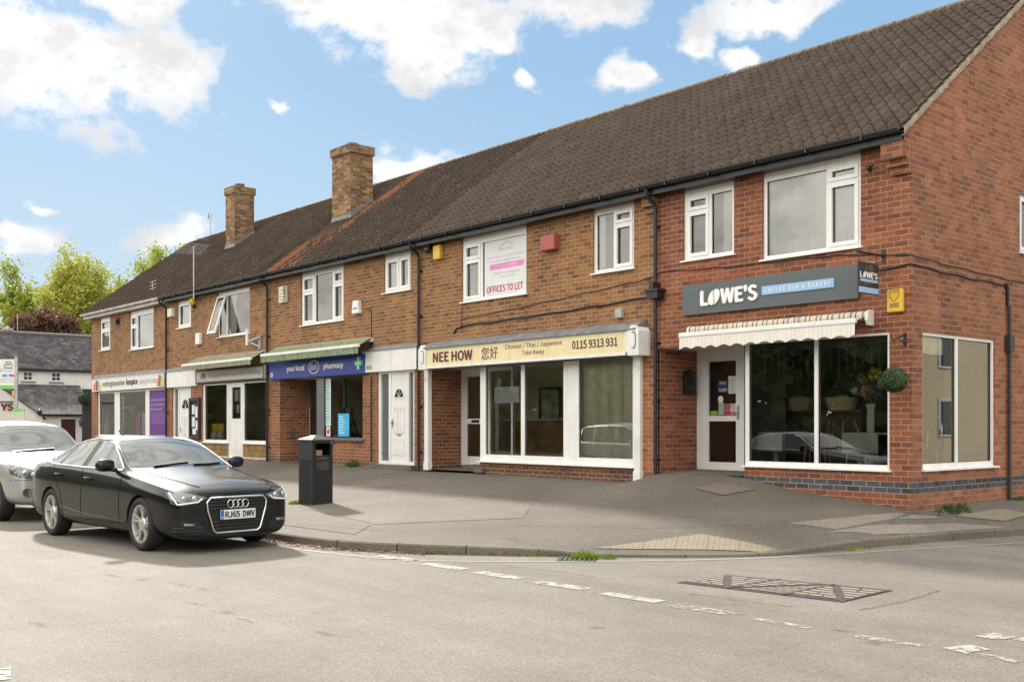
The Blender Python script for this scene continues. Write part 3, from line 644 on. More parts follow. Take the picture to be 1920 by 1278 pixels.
# ------------------------------------------------------------------ roof
EY, EZ, SLOPE, RY = -.33, 5.875, .741, 4.2
def rz(y): return EZ + SLOPE*(y-EY)
def tile_roof(x0, x1, mat, unit):
    mb = MB(); c = 1/sqrt(1+SLOPE**2); s_ = SLOPE*c      # along-slope (0,c,s), normal (0,-s,c)
    L = (RY-EY)/c; rows = int(round(L/.30)); gau = L/rows
    k0, k1 = int(np.floor(x0/.2)), int(np.ceil(x1/.2))
    prof = [(0, .004), (.07, .062), (.17, .094), (.27, .066), (.36, .012), (.58, -.004), (.84, -.004)]
    xs = []
    for k in range(k0, k1):
        for t, h in prof:
            x = (k+t)*.2
            if x0-1e-6 <= x <= x1+1e-6: xs.append((x, h, k))
    if xs[0][0] > x0+.005: xs.insert(0, (x0, .005, k0))
    if xs[-1][0] < x1-.005: xs.append((x1, .008, k1-1))
    nx = len(xs); rnd = {}
    for r_ in range(rows):
        a0, a1 = r_*gau, (r_+1)*gau+.012
        for e, (a, lift) in enumerate(((a0, .0), (a0, .034), (a1, .002))):
            for x, h, k in xs:
                j = rnd.setdefault((k, r_), (random.uniform(-.002, .003), random.uniform(-.005, .005)))
                hh = h*(1.0 if e else .4) + lift + (j[0] if e else 0); aa = a + (j[1] if e < 2 else 0)
                mb.v.append((x, EY + aa*c - hh*s_, EZ + aa*s_ + hh*c))
    for r_ in range(rows):
        b = r_*3*nx
        for e in range(2):
            for i in range(nx-1):
                mb.f.append((b+e*nx+i, b+e*nx+i+1, b+(e+1)*nx+i+1, b+(e+1)*nx+i)); mb.m.append(0)
    # rear slope and an underlay beneath the tiles
    mb.quad((x1, 2*RY-EY, EZ), (x0, 2*RY-EY, EZ), (x0, RY, rz(RY)+.02), (x1, RY, rz(RY)+.02))
    mb.quad((x0, EY+.02, EZ-.02), (x1, EY+.02, EZ-.02), (x1, RY, rz(RY)-.03), (x0, RY, rz(RY)-.03))
    rf = mb.build('roof', mat, unit, smooth='auto')
    rd = MB(); x = x0
    while x < x1-.01:
        e = min(x+.33, x1); r0 = .135+random.uniform(-.006, .006); dz = random.uniform(-.008, .008)
        pts = [(RY+r0*cos(pi*k/8), rz(RY)-.02+dz+r0*.9*sin(pi*k/8)) for k in range(9)]
        vs = [(x+.006, p, q) for p, q in pts] + [(e-.006, p, q) for p, q in pts]
        rd.add(vs, [(k, k+1, 10+k, 9+k) for k in range(8)] + [tuple(range(8, -1, -1)), tuple(range(9, 18))]); x = e
    rd.box(x0, x1, RY-.13, RY+.13, rz(RY)-.1, rz(RY)-.01)
    rd.build('ridge', RIDGE, rf)
    return rf
RIDGE = tile_mat('ridge tile', (.15, .115, .085), (.09, .075, .055), moss=.95)
TILE_R = tile_mat('brown concrete tile', (.100, .076, .061), (.074, .057, .046), moss=.12)
TILE_L = tile_mat('older brown tile', (.070, .052, .040), (.042, .033, .027), moss=.40)
TILE_O = tile_mat('older brown tile with orange repairs', (.070, .052, .040), (.042, .033, .027), orange=-17.75, moss=.45)
def gutter(x0, x1, unit, fasc=GUTTER, y=-.25, face=BLACKP):
    f = MB(); f.box(x0, x1, y, y+.03, 5.765, 5.93); f.box(x0, x1, y+.03, .0, 5.775, 5.79)
    fb = f.build('fascia', fasc, unit)
    g = MB(); n = 8; R = .062; cy_, cz_ = y-.075, 5.925
    for x in (x0, x1):
        for k in range(n+1): w = pi+pi*k/n; g.v.append((x, cy_+R*cos(w), cz_+R*1.1*sin(w)))
    for k in range(n): g.f.append((k, n+1+k, n+2+k, k+1)); g.m.append(0)
    g.box(x0, x1, cy_-R-.008, cy_-R+.004, cz_-.012, cz_+.006); g.box(x0, x1, cy_+R-.004, cy_+R+.008, cz_-.012, cz_+.006)
    x = x0+.5
    while x < x1: g.box(x-.014, x+.014, cy_-R-.012, cy_+R+.01, cz_-R*1.25, cz_+.008); x += .95
    g.build('gutter', fasc, unit)
def downpipe(x, unit, zb, hopper=False):
    p = MB(); p.tube([(x, -.32, 5.86), (x, -.31, 5.76), (x, -.09, 5.62), (x, -.07, 5.5), (x, -.07, zb)], .036, 10)
    z = 5.2
    while z > zb+.3: p.tube([(x, -.07, z), (x, -.07, z+.05)], .045, 10); p.box(x-.07, x+.07, -.02, 0, z+.005, z+.045); z -= 1.05
    if hopper: p.box(x-.10, x+.16, -.2, -.0, 3.92, 4.05); p.box(x-.13, x+.19, -.23, 0, 4.05, 4.09); p.box(x-.05, x+.05, -.19, -.02, 4.09, 4.22); p.tube([(x-.02, -.1, 4.2), (x-.18, -.06, 4.28)], .03, 8)
    return p.build('downpipe', GUTTER, unit, smooth='auto')
def end_wall(mb, x, y1, out, mi=0, holes=(), zb=-.1):
    fn = S(x) if out > 0 else (lambda u, z, d: (x+d, -u, z))
    if out > 0:
        mb.plate(fn, 0, y1, zb, 5.85, 0, .1, holes, mi, edge=False)
        mb.add([(x, 0, 5.85), (x, y1, 5.85), (x, RY, rz(RY)-.06), (x, -.22, 5.9), (x, -.22, 5.74), (x, 0, 5.74)], [(5, 0, 3, 4), (0, 1, 2, 3)], mi)
    else:
        mb.quad((x, y1, zb), (x, 0, zb), (x, 0, 5.85), (x, y1, 5.85), mi); mb.add([(x, y1, 5.85), (x, 0, 5.85), (x, RY, rz(RY)-.06)], [(0, 1, 2)], mi)
def back_wall(mb, x0, x1, mi=0): mb.quad((x1, 8.4, 0), (x0, 8.4, 0), (x0, 8.4, 5.9), (x1, 8.4, 5.9), mi)
def party(mb, x, mi=0): mb.add([(x, .02, 0), (x, 8.4, 0), (x, 8.4, 5.85), (x, RY, rz(RY)-.1), (x, .02, 5.85)], [(0, 1, 2, 3, 4)], mi)
BR_OLD = brick_mat('old brown brick', OLD, (.42, .32, .20), redden=.72)
BR_RED = brick_mat('red brick', RED, (.36, .27, .185), band=True)
BR_GAB = brick_mat('gable brick', GAB, (.33, .24, .155), band=True)
def up(z): return z

# ---- hospice charity shop (far end)
U1 = thing('shop_unit', (-30.3, 0, .5), 'brown brick shop at the far left end of the terrace with a white gutter', 'shop', 'shop units of the brick terrace')
mb = MB(); h1 = [(-33.09,-32.02,4.50,5.74), (-30.08,-27.91,4.36,5.74), (-33.36,-26.84,1.22,2.92)]
mb.plate(F0, -34, -26.65, -.1, 5.86, 0, .12, h1, edge=False); end_wall(mb, -34, 8.4, -1); back_wall(mb, -34, -26.65); mb.build('wall', BR_OLD, U1)
window(U1, F0, -33.09, -32.02, 4.50, 5.66, [(-33.0,-32.11,4.57,5.22,True), (-33.0,-32.11,5.27,5.60,True)], lintel=5.74)
window(U1, F0, -30.08, -27.91, 4.36, 5.60, [(-30.0,-29.45,4.43,5.17,True), (-30.0,-29.45,5.22,5.54,True), (-29.39,-27.97,4.42,5.55,False)], lintel=5.74)
window(U1, F0, -33.36, -26.84, 1.22, 2.92, [(-33.23,-31.67,1.30,2.86,False), (-31.15,-28.72,1.30,2.86,False), (-28.38,-26.92,1.30,2.86,False)], name='shop_window', gl=GLASS, sill=.07)
room(U1, -33.9, -26.7, .14, 2.4, .55, 2.95, DIM); room(U1, -33.9, -26.7, .14, 3.5, 4.0, 5.78, GREYR)
curtain(U1, -29.35, -28.0, .25, 4.4, 5.6, NET, 7); curtain(U1, -33.0, -32.1, .25, 4.55, 5.6, NET, 5)
tile_roof(-34.25, -26.65, TILE_L, U1); gutter(-34.2, -26.65, U1, DIRTYW)
fl = MB(); fl.poly(lambda a, b, d: (d, a, b), [(-.06, 3.41), (0, 3.41), (0, 3.56), (-.03, 3.53)], -33.66, -26.75); fl.build('flashing', LEAD, U1)

# ---- home furnishings shop
U2 = thing('shop_unit', (-23.1, 0, .55), 'brown brick shop and flat with an open top casement above a mossy awning', 'shop', 'shop units of the brick terrace')
mb = MB(); h2 = [(-25.90,-24.84,4.85,5.74), (-22.91,-20.76,4.36,5.74), (-26.36,-24.86,.35,2.92), (-24.02,-19.70,.66,2.96)]
mb.plate(F0, -26.65, -19.55, -.1, 5.86, 0, .12, h2, edge=False); back_wall(mb, -26.65, -19.55); party(mb, -26.65); mb.build('wall', BR_OLD, U2)
window(U2, F0, -25.90, -24.84, 4.85, 5.67, [(-25.82,-24.92,4.92,5.61,True)], lintel=5.74)
wv = window(U2, F0, -22.91, -20.76, 4.36, 5.66, [(-22.84,-22.36,4.43,5.60,False), (-22.28,-20.82,4.42,5.61,False)], lintel=5.74)
op = MB(); ang = radians(17)
def tilt(u, z, d): 
    hz = 5.62; dd = (hz-z); return (u, -.0 - dd*sin(ang) + d*cos(ang), hz - dd*cos(ang) - d*sin(ang))
op.plate(tilt, -22.88, -22.32, 4.40, 5.62, -.02, .03, [(-22.82, -22.38, 4.47, 5.56)], back=True)
oc = op.build('open_casement', WHITE, wv); g_ = MB(); g_.quad(*[tilt(u, z, .005) for u, z in ((-22.82,4.47),(-22.38,4.47),(-22.38,5.56),(-22.82,5.56))]); oc2 = g_.build('casement_glass', GLASSUP, wv)
room(U2, -26.5, -19.6, .14, 3.5, 4.0, 5.78, GREYR); room(U2, -24.1, -19.6, .14, 2.6, .66, 3.0, DIM)
curtain(U2, -22.28, -21.85, .3, 4.4, 5.6, NET, 4); curtain(U2, -25.8, -24.9, .25, 4.9, 5.6, NET, 5)
bd = MB(); bd.fbox(F0, -26.60, -24.31, 2.91, 3.44, -.08, .1); bd.build('fascia_board', WPAINT, U2)
fl = MB(); fl.poly(lambda a, b, d: (d, a, b), [(-.12, 3.445), (0, 3.445), (0, 3.56), (-.05, 3.53)], -26.62, -24.3); fl.build('flashing', LEAD, U2)
fr = MB(); fr.plate(F0, -26.36, -24.86, .35, 2.92, .05, .12, [(-26.27,-25.98,.45,2.86), (-25.90,-24.95,.45,2.86)]); frm = fr.build('door_frame', WHITE, U2)
g_ = MB(); g_.quad(*[F0(u, z, .09) for u, z in ((-26.27,.45),(-25.98,.45),(-25.98,2.86),(-26.27,2.86))]); g_.build('sidelight', M('grey obscured glass', (.12, .14, .14), .15), frm)
panel_door(U2, F0, -25.90, -24.95, .45, 2.86, .07)
window(U2, F0, -24.02, -22.25, 1.12, 2.94, [(-23.88,-22.34,1.20,2.90,False)], name='shop_window', gl=GLASS, sill=.03)
window(U2, F0, -21.26, -19.70, 1.12, 2.94, [(-21.18,-19.76,1.20,2.90,False)], name='shop_window', gl=GLASS, sill=.03)
TILED = M('glazed brown stall riser', (.26, .155, .045), .35, var=.3, vscale=3)
for a, b in ((-24.02, -22.25), (-21.26, -19.70)):
    rs = MB(); k = 4; w = (b-a)/k
    for i in range(k):
        for zz in (0, 1): rs.fbox(F0, a+i*w+.005, a+(i+1)*w-.005, .70+zz*.205, .70+(zz+1)*.205-.008, .03, .1)
    rs.fbox(F0, a, b, .62, .70, .02, .1, 1)
    rs.build('stall_riser', [TILED, DIRTYW], U2)
dr = MB(); dr.plate(F0, -22.25, -21.26, .66, 2.94, .05, .12, [(-22.17,-21.34,.70,2.88)]); dr.plate(F0, -22.17, -21.34, .70, 2.88, .06, .11, [(-22.05,-21.46,1.85,2.80)]); dr.fbox(F0, -22.05, -21.46, .85, 1.6, .05, .06)
dd = dr.build('door', WHITE, U2); g_ = MB(); g_.quad(*[F0(u, z, .085) for u, z in ((-22.05,1.85),(-21.46,1.85),(-21.46,2.8),(-22.05,2.8))]); g_.build('glass', GLASS, dd)
tile_roof(-26.65, -19.55, TILE_L, U2); gutter(-26.65, -19.55, U2); downpipe(-26.68, U2, .55); 
def chimney(unit, x0, x1, y0, y1, ztop, pots):
    mb = MB(); mb.box(x0, x1, y0, y1, rz(y0)-.25, ztop-.34); zz = ztop-.34
    for k, (e, hh) in enumerate(((.0, .09), (.045, .25))): mb.box(x0-e, x1+e, y0-e, y1+e, zz, zz+hh-.002); zz += hh
    c = mb.build('chimney', BR_CH, unit)
    p = MB(); cx_ = (x0+x1)/2; cy_ = (y0+y1)/2
    p.lathe([(.17, ztop-.02), (.16, ztop+.05), (.145, ztop+.1), (.17, ztop+.11), (.17, ztop+.15), (.13, ztop+.15), (.12, ztop)], (cx_, cy_, 0), 16); p.build('chimney_pot', M('terracotta pot', (.28, .13, .07), .8, var=.25), c, smooth='auto')
    f = MB(); hh = .22
    f.quad((x0-.08, y0-.012, rz(y0-.012)+.02), (x1+.08, y0-.012, rz(y0-.012)+.02), (x1+.015, y0-.012, rz(y0)+hh), (x0-.015, y0-.012, rz(y0)+hh))
    f.quad((x0-.12, y0-.2, rz(y0-.2)+.075), (x1+.12, y0-.2, rz(y0-.2)+.075), (x1+.1, y0-.012, rz(y0-.012)+.075), (x0-.1, y0-.012, rz(y0-.012)+.075))
    n = 9
    for k in range(n):
        a, b = y0+(y1-y0)*k/n, y0+(y1-y0)*(k+1)/n
        f.quad((x1+.012, a, rz(a)+.02), (x1+.012, b, rz(b)+.02), (x1+.012, b, rz(a)+.26), (x1+.012, a, rz(a)+.26))
        f.quad((x1+.012, a, rz(a)+.08), (x1+.15, a, rz(a)+.075), (x1+.15, b, rz(b)+.075), (x1+.012, b, rz(b)+.08))
        f.quad((x0-.012, b, rz(b)+.02), (x0-.012, a, rz(a)+.02), (x0-.012, a, rz(a)+.26), (x0-.012, b, rz(a)+.26))
    f.build('chimney_flashing', LEAD, c)
BR_CH = brick_mat('weathered chimney brick', [(0, (.10, .056, .030)), (.3, (.19, .10, .045)), (.6, (.24, .132, .056)), (.85, (.36, .235, .115)), (1, (.13, .075, .040))], (.27, .215, .145), grime=False)
chimney(U2, -26.93, -26.23, 2.2, 2.94, 9.98, 1)

# ---- pharmacy
U3 = thing('shop_unit', (-15.9, 0, .6), 'brown brick shop and flat with the larger chimney and orange patched roof tiles', 'shop', 'shop units of the brick terrace')
mb = MB(); h3 = [(-17.74,-15.55,4.36,5.775), (-13.71,-12.59,4.86,5.775), (-13.99,-12.44,.70,2.96), (-18.92,-14.66,-.05,2.96)]
mb.plate(F0, -19.55, -12.17, -.1, 5.86, 0, .12, h3, edge=False, reveal=True); back_wall(mb, -19.55, -12.17); party(mb, -19.55)
mb.quad((-18.92, .12, 0), (-18.92, 1.3, 0), (-18.92, 1.3, 2.96), (-18.92, .12, 2.96)); mb.plate(F0, -17.0, -14.66, -.05, 1.28, .004, .12, edge=False); mb.quad((-17.0, 1.3, 0), (-17.0, 0.004, 0), (-17.0, .004, 1.28), (-17.0, 1.3, 1.28))
mb.build('wall', BR_OLD, U3)
so = MB(); so.quad((-18.92, .1, 2.955), (-18.92, 1.3, 2.955), (-17, 1.3, 2.955), (-17, .1, 2.955)); so.build('soffit', DIRTYW, U3)
window(U3, F0, -17.74, -15.55, 4.36, 5.72, [(-17.66,-17.10,4.43,5.22,True), (-17.66,-17.10,5.28,5.64,True), (-17.02,-16.15,4.42,5.66,False), (-16.07,-15.63,4.43,5.30,True), (-16.07,-15.63,5.36,5.64,True)], lintel=5.775, bar=.06)
window(U3, F0, -13.71, -12.59, 4.86, 5.70, [(-13.62,-13.13,4.93,5.63,True), (-13.05,-12.67,4.93,5.63,True)], lintel=5.775)
room(U3, -19.4, -12.2, .14, 3.5, 4.0, 5.78, DIM); curtain(U3, -13.7, -12.6, .2, 4.9, 5.7, NET, 6)
bd = MB(); bd.fbox(F0, -14.52, -12.24, 2.955, 3.47, -.09, .1); letters(bd, '49A', F0, -14.36, -14.10, 3.02, 3.13, -.094, mi=1); bd.build('fascia_board', [WPAINT, M('grey lettering', (.10, .10, .105), .6)], U3)
fl = MB(); fl.poly(lambda a, b, d: (d, a, b), [(-.12, 3.475), (0, 3.475), (0, 3.58), (-.05, 3.55)], -14.54, -12.22); fl.build('flashing', LEAD, U3)
fr = MB(); fr.plate(F0, -13.99, -12.44, .70, 2.96, .03, .12, [(-13.90,-13.55,.78,2.90), (-13.40,-12.86,.76,2.90) if False else (-13.46,-12.80,.76,2.90), (-12.71,-12.52,.78,2.90)]); frm = fr.build('door_frame', WHITE, U3)
g_ = MB()
for a, b in ((-13.90,-13.55), (-12.71,-12.52)): g_.quad(*[F0(u, z, .08) for u, z in ((a,.78),(b,.78),(b,2.9),(a,2.9))])
g_.build('sidelight', M('grey obscured glass', (.12, .14, .14), .15), frm)
panel_door(U3, F0, -13.46, -12.80, .76, 2.90, .05)
st = MB(); st.box(-14.08, -12.36, -.16, .05, .55, .70); st.build('step', KERB, U3, bevel=.008)
GREYF = M('grey aluminium frame', (.16, .17, .18), .4, metal=.4)
window(U3, F0, -17.0, -14.66, 1.28, 2.95, [(-16.62,-14.70,1.33,2.91,False)], name='shop_window', gl=GLASS, sill=.07, mat=GREYF, d=.05)
dr = MB(); fn = F(.92); dr.plate(fn, -18.9, -17.0, .66, 2.95, 0, .06, [(-18.86,-17.85,.7,2.86), (-17.8,-17.05,.7,2.86)]); d_ = dr.build('door', GREYF, U3)
g_ = MB(); g_.quad(*[fn(u, z, .03) for u, z in ((-18.86,.7),(-17.05,.7),(-17.05,2.86),(-18.86,2.86))]); g_.build('glass', GLASS, d_)
hd = MB(); hd.tube([(-18.72, .92, 1.35), (-18.72, .84, 1.35), (-18.72, .84, 2.15), (-18.72, .92, 2.15)], .022, 8); hd.build('handle', M('steel handle', (.6, .58, .55), .3, .9), d_, smooth='auto')
room(U3, -18.9, -14.4, .98, 3.2, .66, 2.96, DIM); 
sd = MB(); sd.quad((-16.98, 1.3, .66), (-16.98, .13, .66), (-16.98, .13, 1.28), (-16.98, 1.3, 1.28)); sd.quad((-14.5, 1.0, .66), (-14.5, .12, .66), (-14.5, .12, 2.96), (-14.5, 1.0, 2.96)); sd.quad((-17, .12, 2.96), (-14.5, .12, 2.96), (-14.5, 1.0, 2.96), (-17, 1.0, 2.96)); sd.quad((-17, .12, .66), (-17, 1.0, .66), (-14.5, 1.0, .66), (-14.5, .12, .66)); sd.build('window_bay', DIM, U3)
kp = MB(); kp.box(-18.92, -18.90, .30, .46, 1.30, 1.46); kp.build('entry_keypad', GREYF, U3)
tile_roof(-19.55, -12.17, TILE_O, U3); gutter(-19.55, -12.17, U3); downpipe(-19.55, U3, .62)
wp = MB(); wp.tube([(-14.2, -.05, .75), (-14.2, -.05, 2.85)], .02, 8); wp.tube([(-14.2,-.05,1.5), (-14.2,-.05,1.55)], .028, 8); wp.build('waste_pipe', GUTTER, U3)
chimney(U3, -19.27, -18.25, 1.9, 2.66, 9.78, 1)

# ---- takeaway
U4 = thing('shop_unit', (-8.5, 0, .6), 'brown brick shop and flat with a cream fascia, the widest window and no chimney', 'shop', 'shop units of the brick terrace')
mb = MB(); h4 = [(-10.63,-8.47,4.37,5.775), (-6.53,-5.47,4.56,5.775), (-11.87,-5.44,-.05,2.96)]
mb.plate(F0, -12.17, -4.884, -.1, 5.86, 0, .12, h4, edge=False); back_wall(mb, -12.17, -4.884); party(mb, -12.17)
mb.quad((-11.87, .12, 0), (-11.87, 1.05, 0), (-11.87, 1.05, 2.96), (-11.87, .12, 2.96))
mb.plate(F0, -10.0, -5.44, -.05, .90, .004, .12, edge=False); mb.quad((-10.0, 1.0, 0), (-10.0, .004, 0), (-10.0, .004, .9), (-10.0, 1.0, .9))
mb.quad((-4.884, 0, -.05), (-4.884, 1.12, -.05), (-4.884, 1.12, 3.03), (-4.884, 0, 3.03)); mb.box(-5.16, -4.884, -.14, -.002, 5.60, 5.775)
mb.box(-5.14, -4.884, -.07, -.002, 5.49, 5.598)
mb.build('wall', BR_OLD, U4)
so = MB(); so.quad((-11.87, .1, 2.955), (-11.87, 1.05, 2.955), (-10, 1.05, 2.955), (-10, .1, 2.955)); so.build('soffit', DIRTYW, U4)
window(U4, F0, -10.63, -8.47, 4.37, 5.66, [(-10.54,-10.02,4.44,5.25,True), (-10.54,-10.02,5.31,5.60,True), (-9.94,-8.53,4.43,5.61,False)], lintel=5.775)
window(U4, F0, -6.53, -5.47, 4.56, 5.72, [(-6.46,-6.02,4.62,5.67,False), (-5.97,-5.54,4.63,5.40,True), (-5.97,-5.54,5.46,5.66,True)], lintel=5.775)
room(U4, -11.9, -8.2, .14, 3.5, 4.0, 5.78, GREYR); room(U4, -8.15, -5.0, .14, 3.5, 4.0, 5.78, DIM)
curtain(U4, -10.55, -9.98, .25, 4.4, 5.6, NET, 5); curtain(U4, -6.5, -6.3, .25, 4.5, 5.7, NET, 3)
window(U4, F0, -9.98, -5.44, .88, 2.96, [(-9.80,-8.64,1.02,2.93,False), (-8.53,-7.36,1.02,2.93,False), (-6.93,-5.50,1.02,2.93,False)], name='shop_window', gl=GLASS, sill=.10, d=.0)
dr = MB(); fn = F(.95); dr.plate(fn, -11.87, -10.0, .70, 2.955, 0, .07, [(-11.79,-10.88,.76,2.88), (-10.8,-10.06,.76,2.88)]); dr.plate(fn, -11.79, -10.88, .76, 2.88, .01, .06, [(-11.66,-11.0,.92,1.68), (-11.66,-11.0,1.80,2.78)], edge=False)
d_ = dr.build('door', WHITE, U4); g_ = MB(); g_.quad(*[fn(u, z, .035) for u, z in ((-11.79,.76),(-10.06,.76),(-10.06,2.88),(-11.79,2.88))]); g_.build('glass', GLASS, d_)
lf = MB(); lf.fbox(fn, -11.48, -11.2, 1.71, 1.77, -.0, .01); lf.build('letter_flap', BLACKP, d_)
room(U4, -11.8, -5.0, 1.03, 2.7, .66, 2.96, PLASTER)
sd = MB(); sd.quad((-9.96, 1.03, .66), (-9.96, .08, .66), (-9.96, .08, .9), (-9.96, 1.03, .9)); sd.quad((-5.2, 1.03, .66), (-5.2, .12, .66), (-5.2, .12, 2.96), (-5.2, 1.03, 2.96)); sd.quad((-10, .12, 2.958), (-5.2, .12, 2.958), (-5.2, 1.03, 2.958), (-10, 1.03, 2.958)); sd.quad((-10, .12, .66), (-10, 1.03, .66), (-5.2, 1.03, .66), (-5.2, .12, .66)); sd.build('window_bay', PLASTER, U4)
for a, b in ((-11.94, -11.79), (-5.40, -5.25)):
    cl = MB(); cl.box(a, b, -.075, .03, .72, 2.92); cl.box(a-.012, b+.012, -.09, .03, .62, .80); cl.lathe([(.045, 0), (.05, .008), (.03, .015), (0, .012)], ((a+b)/2, -.09, 2.70), 12, 'y')
    cl.build('pilaster', WPAINT, U4)
tile_roof(-12.17, -4.884, TILE_R, U4); gutter(-12.17, -4.884, U4); downpipe(-12.17, U4, .58)
dp = MB(); dp.box(-10.05, -9.8, -.12, .3, .62, .72); dp.box(-11.3, -10.05, .55, .95, .66, .74); dp.build('step', KERB, U4)

# ---- corner cafe
U5 = thing('shop_unit', (-2.4, 0, .4), 'red brick corner cafe building with a blue brick band and the gable wall', 'shop', 'shop units of the brick terrace')
mb = MB(); h5 = [(-4.29,-3.19,4.54,5.775), (-2.61,-.82,4.36,5.775), (-4.884,-2.98,-.1,3.03), (-2.98,-.35,.98,3.03)]
mb.plate(F0, -4.884, 0, -.1, 5.86, 0, .12, h5, edge=False); back_wall(mb, -4.884, 0); party(mb, -4.87)
mb.quad((-2.98, 1.3, -.1), (-2.98, 0, -.1), (-2.98, 0, .98), (-2.98, 1.3, .98))
hs = [(.32, 2.66, .99, 3.03), (3.56, 5.5, 4.55, 5.53)]
end_wall(mb, 0, 8.4, 1, 1, hs)
mb.box(-.30, -.002, -.07, -.002, 5.32, 5.428, 1); mb.box(-.33, -.002, -.14, -.002, 5.43, 5.538, 1); mb.box(-.36, -.002, -.235, -.002, 5.54, 5.77, 1)
mb.build('wall', [BR_RED, BR_GAB], U5)
so = MB(); so.quad((-4.884, 0, 3.028), (-4.884, 1.3, 3.028), (-2.98, 1.3, 3.028), (-2.98, 0, 3.028)); so.build('soffit', DIRTYW, U5)
window(U5, F0, -4.29, -3.19, 4.54, 5.70, [(-4.20,-3.76,4.61,5.36,True), (-4.20,-3.76,5.42,5.63,True), (-3.69,-3.25,4.60,5.63,False)], lintel=5.775)
window(U5, F0, -2.61, -.82, 4.36, 5.70, [(-2.55,-1.44,4.42,5.64,False), (-1.38,-.89,4.43,5.38,True), (-1.38,-.89,5.44,5.63,True)], lintel=5.775)
window(U5, S0, 3.56, 5.5, 4.55, 5.53, [(3.62,4.5,4.61,5.47,True), (4.56,5.44,4.61,5.47,False)])
room(U5, -4.8, -2.9, .14, 3.5, 4.0, 5.78, DIM); room(U5, -2.85, -.1, .14, 6.5, 4.0, 5.78, GREYR)
curtain(U5, -2.58, -1.42, .22, 4.38, 5.7, NET, 12, .013); curtain(U5, -1.4, -.86, .22, 4.38, 5.7, NET, 6, .013); curtain(U5, -3.5, -3.2, .24, 4.5, 5.7, CREAMCUR, 4); curtain(U5, -4.28, -4.15, .24, 4.5, 5.7, CREAMCUR, 2)
window(U5, F0, -2.98, -.35, .98, 3.03, [(-2.90,-1.645,1.05,2.99,False), (-1.58,-.39,1.05,2.99,False)], name='shop_window', gl=GLASS, sill=.05, d=.02)
window(U5, S0, .32, 2.66, .99, 3.03, [(.38,1.39,1.07,2.98,False), (1.46,2.60,1.07,2.98,False)], name='shop_window', gl=GLASS, sill=.06, d=.03)
dr = MB(); fn = F(1.08); dr.plate(fn, -4.884, -2.98, .82, 3.028, 0, .07, [(-4.70,-3.86,.87,2.93)]); dr.plate(fn, -4.70, -3.86, .87, 2.93, .012, .06, [(-4.60,-3.98,.97,1.72), (-4.60,-3.98,1.82,2.82)], edge=False)
d_ = dr.build('door', WHITE, U5); g_ = MB()
for a, b in ((.97, 1.72), (1.82, 2.82)): g_.quad(*[fn(u, z, .035) for u, z in ((-4.60,a),(-3.98,a),(-3.98,b),(-4.60,b))])
g_.build('glass', GLASS, d_)
hd = MB(); hd.fbox(fn, -3.94, -3.91, 1.75, 2.0, -.015, .012); hd.fbox(fn, -3.95, -3.93, 1.86, 1.88, -.05, 0); hd.fbox(fn, -4.05, -3.93, 1.86, 1.88, -.06, -.045); hd.build('handle', ALU, d_)
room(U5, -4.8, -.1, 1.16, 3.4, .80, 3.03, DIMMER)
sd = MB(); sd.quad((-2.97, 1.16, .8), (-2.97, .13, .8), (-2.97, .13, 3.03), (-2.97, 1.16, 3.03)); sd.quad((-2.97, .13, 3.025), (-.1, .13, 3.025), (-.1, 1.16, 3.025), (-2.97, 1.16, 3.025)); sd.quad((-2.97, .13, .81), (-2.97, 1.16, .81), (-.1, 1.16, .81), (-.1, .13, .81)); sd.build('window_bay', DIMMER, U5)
bl = MB(); z = 1.08
while z < 2.95: bl.add([(-.14, 1.5, z-.012), (-.12, 1.5, z+.028), (-.12, 2.55, z+.028), (-.14, 2.55, z-.012)], [(0, 1, 2, 3)]); z += .042
bl.build('window_blind', M('pale blind', (.82, .82, .76), .7), U5)
rb = MB(); rb.quad((-.12, .4, 2.72), (-.12, 1.38, 2.72), (-.12, 1.38, 2.98), (-.12, .4, 2.98)); rb.build('roller_blind', M('cream roller blind', (.85, .83, .72), .7), U5)
rf5 = tile_roof(-4.884, .055, TILE_R, U5); gutter(-4.884, -.015, U5); downpipe(-4.884, U5, .70, True)
vg = MB(); c_ = 1/sqrt(1+SLOPE**2)
ny = 60
for k in range(ny+1):
    y = -.30+(RY+.30)*k/ny; w = random.uniform(-.012, .012)
    vg.v += [(.0045, y, rz(y)-.085+w), (.050, y, rz(y)-.07+w), (.050, y, rz(y)+.03), (.0, y, rz(y)+.03)]
for k in range(ny):
    for e in range(3): vg.f.append((4*k+e, 4*k+e+4, 4*k+e+5, 4*k+e+1)); vg.m.append(0)
vg.build('verge_mortar', M('pale mortar', (.37, .31, .23), .9, var=.3, vscale=9, bump=.5, bscale=40), U5)
pp = MB(); pp.tube([(.05, 3.066, .42), (.05, 3.066, 3.6)], .03, 10); pp.box(.0, .10, 2.99, 3.14, 2.85, 3.12)
pp.tube([(.03, 3.066, 3.6), (.03, 3.06, 3.9), (.03, 2.98, 3.97)], .022, 8)
pp.build('service_pipe', M('brown service pipe', (.03, .022, .02), .5), U5, smooth='auto')

